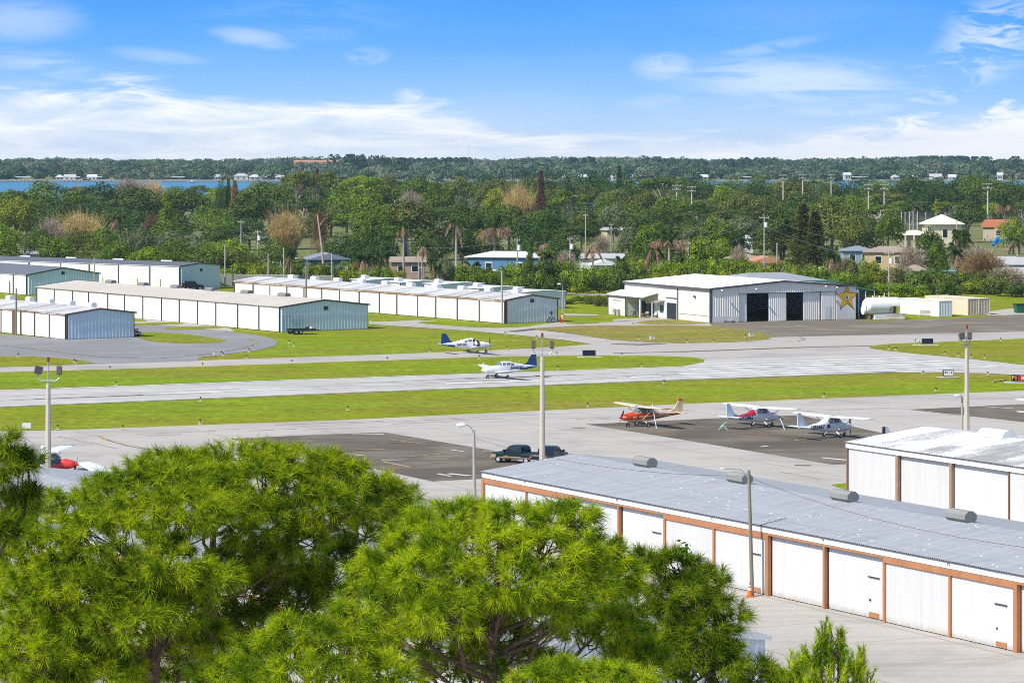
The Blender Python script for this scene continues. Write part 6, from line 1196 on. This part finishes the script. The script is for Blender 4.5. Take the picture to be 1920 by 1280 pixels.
MB().box(-2.5, .2, -1.2, 1.2, 5.0, 5.35).build('awning', hw('awning_yellow', (.60, .36, .03)), r)
x, d = (1900 - 960) * 920 / F, 920; r = thing('shade_umbrella', 'small cream parasol beside the playground', 'parasol', (x - .9, d, 0)); b = MB(); b.tube([(0, 0, 5.2), (0, 0, 6.2)], [1.7, .05], 8); b.build('canopy', r_cream, r); MB().box(-.05, .05, -.05, .05, 0, 5.3).build('pole', steel, r)
# tall netting of the ball field
d = 985; r = thing('backstop_net', 'tall ball field netting on slim steel posts behind the cream tower', 'netting', ((1690 - 960) * d / F, d, 0)); Wn = 123 * d / F; hN = H - (397 - YH) * d / F
for q in (0, 7, 15, 22, 30, 46, 65, 82, 100, 112, 123): MB().box(q * d / F - .07, q * d / F + .07, -.07, .07, 0, hN).build('post', vent_white, r)
MB().box(0, Wn, .15, .17, 2.0, hN - .1).build('net', net('net_dark', (.06, .08, .09), .32), r); MB().box(0, Wn, .1, .2, 4.4, 4.6).build('rail', steel, r)
# chain-link fence behind the hangars
def fence(label, a, c, h, n):
    a, c = Vector(a), Vector(c); r = thing('chain_fence', label, 'fence', (a.x, a.y, 0), math.atan2(c.y - a.y, c.x - a.x), 'chain link fences'); L = (c - a).length
    for k in range(n + 1): b = MB(); b.tube([(L * k / n, 0, 0), (L * k / n, 0, h + .25)], .045, 6); b.build('post', steel, r)
    b = MB(); b.tube([(0, 0, h), (L, 0, h)], .03, 5); b.build('rail', steel, r); MB().box(0, L, -.012, .012, .05, h).build('mesh', net('chain_net', (.35, .36, .36), .35), r)
p0, p1 = P(414, 540, 648), P(625, 540, 640); fence('grey chain link fence along the hedge behind the orange trimmed hangar', (p0[0], 648, 0), (p1[0], 640, 0), 2.6, 22)
# ball field lights
def field_light(label, px, yt, d):
    h = H - (yt - YH) * d / F; r = thing('field_light', label, 'light pole', ((px - 960) * d / F, d, 0), 0, 'ball field light poles'); b = MB(); b.tube([(0, 0, 0), (0, 0, h)], [.30, .2], 8); b.build('pole', hw('pole_tan', (.50, .44, .38)), r)
    for k, z in enumerate((h - .2, h - 1.5)):
        b = MB(); b.box(-1.5, 1.5, -.08, .08, z - .1, z + .1, 0); [b.ball((xx, -.35, z), .33, 8, 1, (1, .7, .9)) for xx in (-1.2, -.4, .4, 1.2)]; b.build('lamp_row', [steel, vent_grey], r)
for lab, px, yt, d in (('first from the left', 1269, 347, 1050), ('second from the left', 1297, 350, 1080), ('third from the left', 1468.5, 328, 1200), ('fourth from the left', 1505, 327, 1210), ('fifth from the left', 1558.5, 327, 1200), ('sixth from the left', 1628.5, 346, 1060), ('seventh from the left', 1658, 346, 1050), ('rightmost, beyond the cream tower', 1852, 344, 1000)): field_light('tall ball field light pole with white lamp clusters, %s' % lab, px, yt, d)
# utility poles and their wires
def upole(label, px, yt, d, arm=0.9, m=wood_grey, can=False, r0=.16, lean=0.0):
    h = H - (yt - YH) * d / F; r = thing('utility_pole', label, 'utility pole', ((px - 960) * d / F, d, 0), 0, 'utility poles of the street'); b = MB(); b.tube([(0, 0, 0), (lean, 0, h)], [r0, r0 * .7], 8); b.build('pole', m, r)
    if arm: b = MB(); b.box(lean - arm, lean + arm, -.08, .06, h - .55, h - .4, 0); [b.box(lean + q - .04, lean + q + .04, -.05, .03, h - .4, h - .22, 1) for q in (-arm * .9, 0, arm * .9)]; b.build('crossarm', [m, vent_white], r)
    if can: b = MB(); b.tube([(lean + .35, -.1, h - 2.4), (lean + .35, -.1, h - 1.4)], .32, 10); b.build('transformer', lamp_white, r)
    return Vector(((px - 960) * d / F + lean, d, h))
U = [('thin pole at the left end of the chain link fence', 422, 458, 646, 0, False), ('pole in the trees above the black off-roader', 452, 412, 760, .8, False), ('pole with a white box among trees above the orange trimmed roof', 483, 430, 720, .6, True), ('pole behind the fence left of the grey lamp', 532, 464, 646, 0, False), ('wide grey pole in front of the dark blue house', 503, 475, 640, 0, False), ('pole beside the palm with the white trunk', 785, 462, 652, 0, False), ('slim pole in front of the blue house roof', 970, 446, 640, .5, True), ('pole in the bare trees right of the blue house', 1069, 444, 645, .6, True), ('tall pole behind the pale grey roofed house', 1098, 400, 760, .6, False), ('short pole by the far beige house', 1146, 418, 860, .6, False), ('tall green grey pole in front of the orange roofed house', 1433, 404, 668, 1.0, True), ('short pole between the windows of the orange roofed house', 1457, 455, 664, 0, False), ('steel pole with white boxes in the hedge beside the containers', 1667, 470, 606, .9, True), ('pole with a transformer among the pink bare shrubs', 1727, 466, 650, .6, True), ('pole rising in front of the cream tower', 1794, 412, 700, 0, False), ('street pole at the left of the hedge by the orange roofed house', 1291, 452, 660, .4, False), ('pole with wide crossarm left of the ball field', 1345, 408, 900, .8, False), ('pole at the left edge of the tan hangar', 177, 483, 600, 0, False), ('dark pole before the slate blue gable', 18, 527, 520, 0, False), ('dark wooden pole in front of the rusty trimmed hangar', 30.5, 540, 484, 0, False), ('steel pole among the shrubs by the pale slab roofs', 622, 475, 630, 0, False), ('thin pole standing in the orange trimmed roof row', 574, 497, 545, 0, False)]
tops = {}
for lab, px, yt, d, arm, can in U: tops[px] = upole(lab, px, yt, d, arm, wood if px in (30.5, 574, 18) else wood_grey, can)
tops[0] = Vector((-110, 720, tops[452].z + .3)); tops[1920] = Vector((112, 690, 9))
wire_m = mat('wire', (.22, .24, .24), .6)
def wire(label, a, c, dz=0.0, sag=.6):
    pts = [a.lerp(c, t / 16) + Vector((0, 0, dz - sag * 4 * (t / 16) * (1 - t / 16))) for t in range(17)]; b = MB(); b.tube(pts, .016, 4); o = b.build('power_line', wire_m); tag(o, label, 'power line', 'power lines over the street')
for lab, a, c in (('left of the pole above the off-roader', 0, 452), ('between the two poles left of the grey lamp', 452, 483), ('from the boxed pole to the wide grey pole', 483, 503), ('over the stepped white roofs', 503, 785), ('in front of the tall palms', 785, 970), ('over the blue house', 970, 1069), ('right of the blue house', 1069, 1291), ('toward the tall pole at the orange roofed house', 1291, 1433), ('from the orange roofed house to the hedge pole', 1433, 1667), ('over the pink bare shrubs', 1667, 1727), ('to the right edge', 1727, 1920)):
    wire('upper thin power line %s' % lab, tops[a], tops[c], -.3); wire('lower thin power line %s' % lab, tops[a], tops[c], -2.2, .9)
# leaning bare trunk
x, d = (606 - 960) * 680 / F, 680; r = thing('dead_palm', 'tall leaning bare tree trunk in front of the dark blue house', 'tree trunk', (x, d, 0)); b = MB(); h = H - (402 - YH) * d / F; b.tube([(.3, 0, 0), (-.3, 0, h * .5), (-1.2, 0, h)], [.28, .22, .14], 8); b.build('trunk', mat('trunk_tan', (.46, .36, .25), .9, amt=.3), r); b = MB(); b.tube([(-1.0, 0, h * .8), (.2, 0, h * .93), (1.0, 0, h * .95)], [.1, .07, .03], 6); b.build('branch', MC['trunk_tan'], r)

# ------------------------------------------------------------------ far shore: houses, docks, a boat
g1 = random.Random(77)
FH = [(130, 333, 22, 'cream villa'), (112, 336, 14, 'low white house'), (172, 331, 18, 'white two storey house'), (452, 328, 26, 'pale gabled house'), (505, 332, 34, 'large white house'), (478, 336, 20, 'wide white roof'), (525, 334, 16, 'narrow white house'), (825, 338, 20, 'white boathouse'), (1088, 334, 26, 'large white villa'), (1060, 336, 12, 'small white villa'), (1155, 336, 14, 'pale house by the dark pines'), (1180, 338, 22, 'long low white house'), (1213, 332, 22, 'white house with a red roof'), (1196, 339, 18, 'white garage'), (1320, 334, 16, 'tall white house'), (1308, 341, 22, 'pale boathouse'), (1590, 325, 12, 'white house in the trees'), (1715, 332, 14, 'white gabled house'), (1755, 329, 22, 'broad white house'), (1760, 340, 18, 'white dock house'), (1785, 333, 14, 'white cottage'), (1680, 334, 12, 'low white cottage'), (1875, 325, 10, 'white house up the slope'), (385, 333, 14, 'pale pink cottage'), (408, 334, 12, 'white cottage at the shore'), (1440, 336, 10, 'small white house')]
for i, (px, y, w, what) in enumerate(FH):
    d = 2605 + g1.uniform(0, 25); z1 = H - (y - 5 - YH) * d / F; zb = .4; W_ = w * d / F; red = 'red' in what
    r = house('far %s on the opposite shore, %s from the left' % (what, ORD[i]), px, 0, d, W_, 7, max(3.2, z1 * .55), max(2.0, z1 * .18), hw('far_wall', (.50, .50, .49)), r_red if red else (hw('far_roof', (.52, .53, .54)) if i % 3 else r_greyl), g1.uniform(-15, 15), 'hip' if i % 2 else 'gable', 2, 'far_house', 'house', 'far shore houses', .4, zb, False, False)
r_or = house('far long terracotta roofed building above the opposite wood', 592, 0, 3420, 46, 14, 11.6, 1.6, hw('far_terra', (.5, .3, .22)), r_orange, 0, 'gable', 0, 'far_building', 'building', None, .5, .4, False, False)
b = MB(); b.box(-420, 420, 0, 1.5, .2, 1.6); o = b.build('seawall', hw('seawall', (.34, .31, .27), .3)); o.location = (0, 2590, 0); tag(o, 'long grey seawall along the opposite shore', 'seawall')
for lab, px, w in (('long pale dock at the left of the opposite shore', 50, 70), ('dark dock below the cream villa', 145, 50), ('grey dock left of the bare grey trees', 185, 60), ('pale dock below the pale gabled house', 340, 60), ('tan dock with many posts on the right of the far water', 1620, 74), ('low dock by the white boathouse on the right', 1405, 40)):
    d = 2560; r = thing('dock', lab, 'dock', ((px - 960) * d / F, d, .25), 0, 'docks on the far shore'); W_ = w * d / F; MB().box(-W_ / 2, W_ / 2, 0, 3, 1.4, 1.9).build('deck', hw('dock_wood', (.42, .37, .32), .3), r)
    b = MB()
    for q in np.arange(-W_ / 2, W_ / 2, 3.2): b.box(q, q + .35, 0, .35, 0, 1.4)
    b.build('piles', dark_metal, r); MB().box(-W_ * .3, W_ * .1, .2, 2.6, 3.6, 4.1).build('boat_lift_roof', whiteh, r)
d = 2480; r = thing('motorboat', 'tiny white motorboat on the far water', 'boat', ((360 - 960) * d / F, d, .25), R(20)); b = MB(); b.add([(-3, -1, .9), (2, -1, 1), (3.6, 0, 1.2), (2, 1, 1), (-3, 1, .9), (-2.7, -.6, 0), (2.2, 0, 0), (-2.7, .6, 0)], [(0, 1, 2, 3, 4), (5, 6, 1, 0), (6, 2, 1), (6, 3, 2), (7, 4, 3, 6), (5, 0, 4, 7), (5, 7, 6)]); b.build('hull', white_trim, r); MB().box(-.8, 1.0, -.7, .7, 1.0, 2.3).build('cabin', white_trim, r)
d = 3000; r = thing('radio_mast', 'thin radio mast rising above the far wood', 'mast', ((878 - 960) * d / F, d, 0)); b = MB(); b.tube([(0, 0, 0), (0, 0, 31)], .12, 5); b.build('mast', steel, r)

# ------------------------------------------------------------------ the big pines in front
needle = leaf('pine_needle', (.13, .225, .006), (.46, .54, .012), .32, 1.8, .12, (.42, .38, .04)); needle_dk = leaf('pine_needle_dark', (.085, .155, .006), (.28, .36, .012), .3, 1.8, .1)
vine_m = leaf('vine_leaf', (.06, .15, .012), (.12, .22, .02), .4, 2.0, .1)
def pine(label, base_px, d, lobes, seed, dens=1.0, mneed=None, tr=.26, tuft=.31, vine=False, name='pine_tree', upright=0.0, per=88, wig=1.0):
    g = rs(seed); X0 = (base_px - 960) * d / F; r = thing(name, label, 'pine tree', (X0, d, 0), 0, 'big pines in front of the hangars'); root = np.array([X0, d, 0])
    tips, dirs, cent = [], [], []
    for (px, py, rx, ry, dd) in lobes:
        c = np.array(P(px, py, d + dd)) - root; a = rx * (d + dd) / F; bz = ry * (d + dd) / F; ay = a * .85; cent.append((c, a, bz))
        n = int(dens * (2.6 * a * bz + 1.6 * a * ay) * 23 + 12); q = unit(g.normal(size=(n, 3)) + np.array([0, -.25, .42])); rad = 1 - .42 * g.rand(n) ** 2.0 + .06 * g.normal(size=n)
        tips.append(c + q * np.array([a, ay, bz]) * rad[:, None]); dirs.append(unit(q * np.array([1, 1, .9]) + np.array([0, 0, .55 + upright]) + g.normal(size=(n, 3)) * .25))
    T = np.concatenate(tips); D = np.concatenate(dirs); keep = np.ones(len(T), bool)
    for c, a, bz in cent: keep &= (((T - c) / np.array([a, a * .85, bz])) ** 2).sum(1) > .34
    T, D = T[keep], D[keep]; n = len(T); K = per
    ax = np.repeat(D, K, 0); u = unit(np.cross(ax, g.normal(size=ax.shape))); ang = g.uniform(.15, 1.5 if not upright else .75, len(ax)); dv = ax * np.cos(ang)[:, None] + u * np.sin(ang)[:, None]
    size = np.repeat(g.uniform(.8, 1.2, n), K); back = np.repeat(T, K, 0) - ax * (g.uniform(0, .20, len(ax)) * (1 if upright == 0 else 2.6))[:, None]
    V, Q = strips(back, dv, tuft * size * g.uniform(.7, 1.1, len(ax)), (.0064 if d < 69 else .0068), .20, g, 2); o = link('crown', bulk('crown', V, Q, mneed or needle), r)
    # branches: trunk -> lobe centres -> twig to each tuft
    b = MB(); tr *= .66; zc = max(c[2] for c, _, _ in cent); ztop = zc - .2; low = min(c[2] for c, _, _ in cent); fork = low - .9 if len(lobes) > 3 else low
    px_ = [0, .12 * wig, -.1 * wig, .15 * wig]; b.tube([(0, 0, -.3), (px_[1], 0, fork * .5), (px_[2], .1, fork), (px_[3], .2, ztop)], [tr * 1.5, tr * 1.2, tr, tr * .3], 10)
    rnd = random.Random(seed); limbs = []; print(name, n, 'tufts')
    for c, a, bz in cent:
        e = Vector(c); s = Vector((px_[2], .1, fork)).lerp(Vector((px_[3], .2, ztop)), min(.85, max(0, (e.z - 1.6 - fork) / max(.5, ztop - fork)))); m1 = s.lerp(e, .35) + Vector((rnd.uniform(-.25, .25), rnd.uniform(-.2, .2), -.25)); m2 = s.lerp(e, .7) + Vector((rnd.uniform(-.3, .3), rnd.uniform(-.2, .2), -.12)); k = max(.035, tr * .34)
        b.tube([s, m1, m2, e], [k, k * .8, k * .6, k * .4], 7); limbs.append((s, m1, m2, e))
    lc = np.array([c for c, _, _ in cent]); near = ((T[:, None, :] - lc[None]) ** 2).sum(2).argmin(1)
    for i in range(0, n, 3):
        s, m1, m2, e = limbs[near[i]]; t0 = Vector(T[i]); f = rnd.uniform(.35, 1); s2 = m2.lerp(e, f) if rnd.random() < .75 else m1.lerp(m2, f); md = s2.lerp(t0, .55) + Vector((rnd.uniform(-.18, .18), rnd.uniform(-.18, .18), -.10)); b.tube([s2, md, t0], [.02, .013, .007], 4)
    b.build('trunk', bark_pine, r)
    if vine:
        vl = [(px_[2] + g.uniform(-.3, .3), -.2, fork + q, .25, .25, .35) for q in np.arange(-1.2, 1.6, .35)] + [tuple(np.array(c) + g.normal(size=3) * .2) + (.28, .28, .2) for c, _, _ in cent[:vine]]
        V, Q = leaf_cloud(vl, 900, .055, seed + 3, 0, .9); link('vine', bulk('vine', V, Q, vine_m), r)
    return r
pine('big spreading pine at the left with long bright green needles', 290, 70.5, [(300, 905, 110, 42, .6), (225, 930, 100, 48, .2), (120, 965, 95, 52, -.4), (330, 960, 130, 52, -.8), (210, 1010, 130, 60, -1.2), (70, 1040, 95, 62, -1.0), (130, 1110, 130, 66, -1.9), (300, 1060, 120, 52, -1.6), (40, 1150, 80, 70, -1.4), (230, 1165, 110, 52, -2.3), (70, 1235, 120, 60, -2.4), (210, 1245, 60, 34, -1.6), (395, 1090, 70, 36, -1.8), (20, 990, 50, 40, 0), (330, 1140, 80, 40, -1.5), (385, 1190, 60, 34, .4), (160, 1275, 110, 40, -2.2), (250, 1110, 120, 50, .8), (140, 1180, 120, 50, .6), (60, 1090, 90, 50, .6), (40, 1200, 90, 50, -.6), (110, 1245, 110, 46, -.8)], 401, 1.0, tr=.29)
pine('tall pine with the highest rounded crown, left of centre', 392, 72.5, [(330, 868, 90, 30, .6), (450, 862, 110, 34, .4), (555, 868, 100, 34, .4), (640, 900, 90, 40, .2), (500, 910, 130, 48, -.6), (395, 915, 90, 44, -.9), (610, 950, 110, 46, -.6), (470, 975, 110, 42, -1.2), (705, 930, 70, 40, .4), (560, 1010, 70, 32, -1.0), (455, 1040, 60, 30, -1.2), (440, 1105, 130, 60, 1.6), (420, 1225, 120, 60, 1.4), (560, 1130, 90, 50, 1.2), (640, 1090, 70, 40, 1.0), (480, 1170, 90, 46, .8), (330, 1230, 90, 46, .8), (520, 1060, 80, 36, .8)], 402, 1.0, tr=.2)
pine('dark open pine between the two big crowns, many bare branches showing', 660, 75.0, [(720, 935, 70, 42, 0), (690, 985, 80, 40, -.3), (745, 975, 50, 36, .2), (640, 1040, 50, 26, -.6), (590, 1080, 44, 24, -.4), (700, 1060, 44, 24, .2)], 403, .75, needle_dk, tr=.16)
pine('wide pine in the centre with dense bright tufts and vines', 925, 66.0, [(860, 968, 90, 34, .6), (960, 975, 100, 36, .4), (1050, 975, 90, 36, .3), (790, 1010, 80, 42, .2), (900, 1022, 120, 46, -.6), (1030, 1030, 110, 46, -.5), (1120, 1040, 70, 42, .1), (740, 1060, 80, 44, -.3), (830, 1080, 110, 46, -1.2), (960, 1090, 110, 42, -1.4), (1090, 1090, 90, 40, -.7), (700, 1120, 80, 42, -.9), (840, 1150, 100, 42, -1.8), (1060, 1130, 70, 32, -1.4), (690, 1185, 70, 38, -1.3), (1150, 1085, 60, 38, .2), (1010, 1150, 90, 40, 1.0), (930, 1195, 70, 34, 1.2), (780, 1215, 90, 42, .6), (1130, 1180, 80, 40, .9), (1190, 1230, 70, 38, .8), (880, 1140, 90, 40, 1.4), (800, 1120, 90, 40, 1.0), (870, 1245, 80, 36, 1.6), (985, 1235, 80, 34, 1.7)], 404, 1.0, tr=.25, vine=6)
pine('low pine crown along the bottom edge, left of the centre trunk', 600, 63.0, [(560, 1190, 80, 40, 0), (640, 1215, 80, 42, -.3), (500, 1225, 70, 38, .2), (420, 1262, 70, 30, .2), (660, 1165, 60, 36, .3), (590, 1262, 110, 42, -.8), (710, 1260, 80, 36, -.4), (470, 1275, 60, 34, -.3)], 405, 1.0, tr=.14)
pine('shaded pine crown right of the centre pine', 1290, 70.5, [(1265, 1062, 56, 34, .2), (1320, 1085, 50, 30, .3), (1215, 1050, 40, 30, .2), (1290, 1125, 80, 42, -.2), (1345, 1150, 60, 40, .1), (1235, 1165, 90, 46, .3), (1310, 1195, 90, 46, -.4), (1240, 1225, 90, 46, -.2), (1345, 1222, 44, 34, .2), (1330, 1258, 84, 40, -.8), (1425, 1276, 56, 24, 0), (1180, 1130, 70, 44, .6), (1180, 1200, 60, 40, .6), (1400, 1270, 80, 36, -.4)], 406, .95, needle_dk, tr=.16, vine=5)  # shadow of the centre pine is put into the darker needle colour
pine('low pine crown at the bottom edge under the centre pine', 1080, 62.5, [(1050, 1262, 70, 30, 0), (1120, 1270, 80, 32, -.2), (1000, 1285, 60, 28, .1), (1180, 1282, 60, 30, 0)], 407, 1.0, tr=.12)
pine('young pine with upright pointed shoots at the bottom right', 1556, 60.0, [(1545, 1182, 16, 26, 0), (1575, 1195, 14, 22, .1), (1530, 1218, 30, 28, -.2), (1570, 1225, 34, 30, -.3), (1608, 1238, 24, 26, 0), (1500, 1240, 24, 26, 0), (1545, 1262, 56, 32, -.5), (1612, 1270, 34, 30, -.1), (1492, 1278, 32, 30, -.1)], 408, .62, needle, tr=.10, tuft=.19, upright=2.2, per=80, wig=.2)
pine('sparse dark pine branches reaching in from the left edge', -30, 61.0, [(15, 830, 40, 26, 0), (52, 862, 32, 20, .1), (10, 880, 40, 24, -.2), (30, 935, 36, 26, .1), (58, 925, 24, 18, 0), (-10, 860, 60, 40, .2), (10, 985, 40, 22, 0)], 409, .5, needle_dk, tr=.2)
# ------------------------------------------------------------------ air
b = MB(); b.box(-6200, 6200, -450, 5300, -1.5, 45)
hz = b.build('haze', []); hm = bpy.data.materials.new('haze_air'); hm.use_nodes = True; _t = NT(hm.node_tree); _o = _t.n('ShaderNodeOutputMaterial'); _v = _t.n('ShaderNodeVolumePrincipled'); _v.inputs['Color'].default_value = (.58, .78, 1.0, 1); _v.inputs['Density'].default_value = 5.0e-5; _v.inputs['Anisotropy'].default_value = .2; _t.t.links.new(_v.outputs[0], _o.inputs['Volume'])
hz.data.materials.append(hm); hz['kind'] = 'stuff'
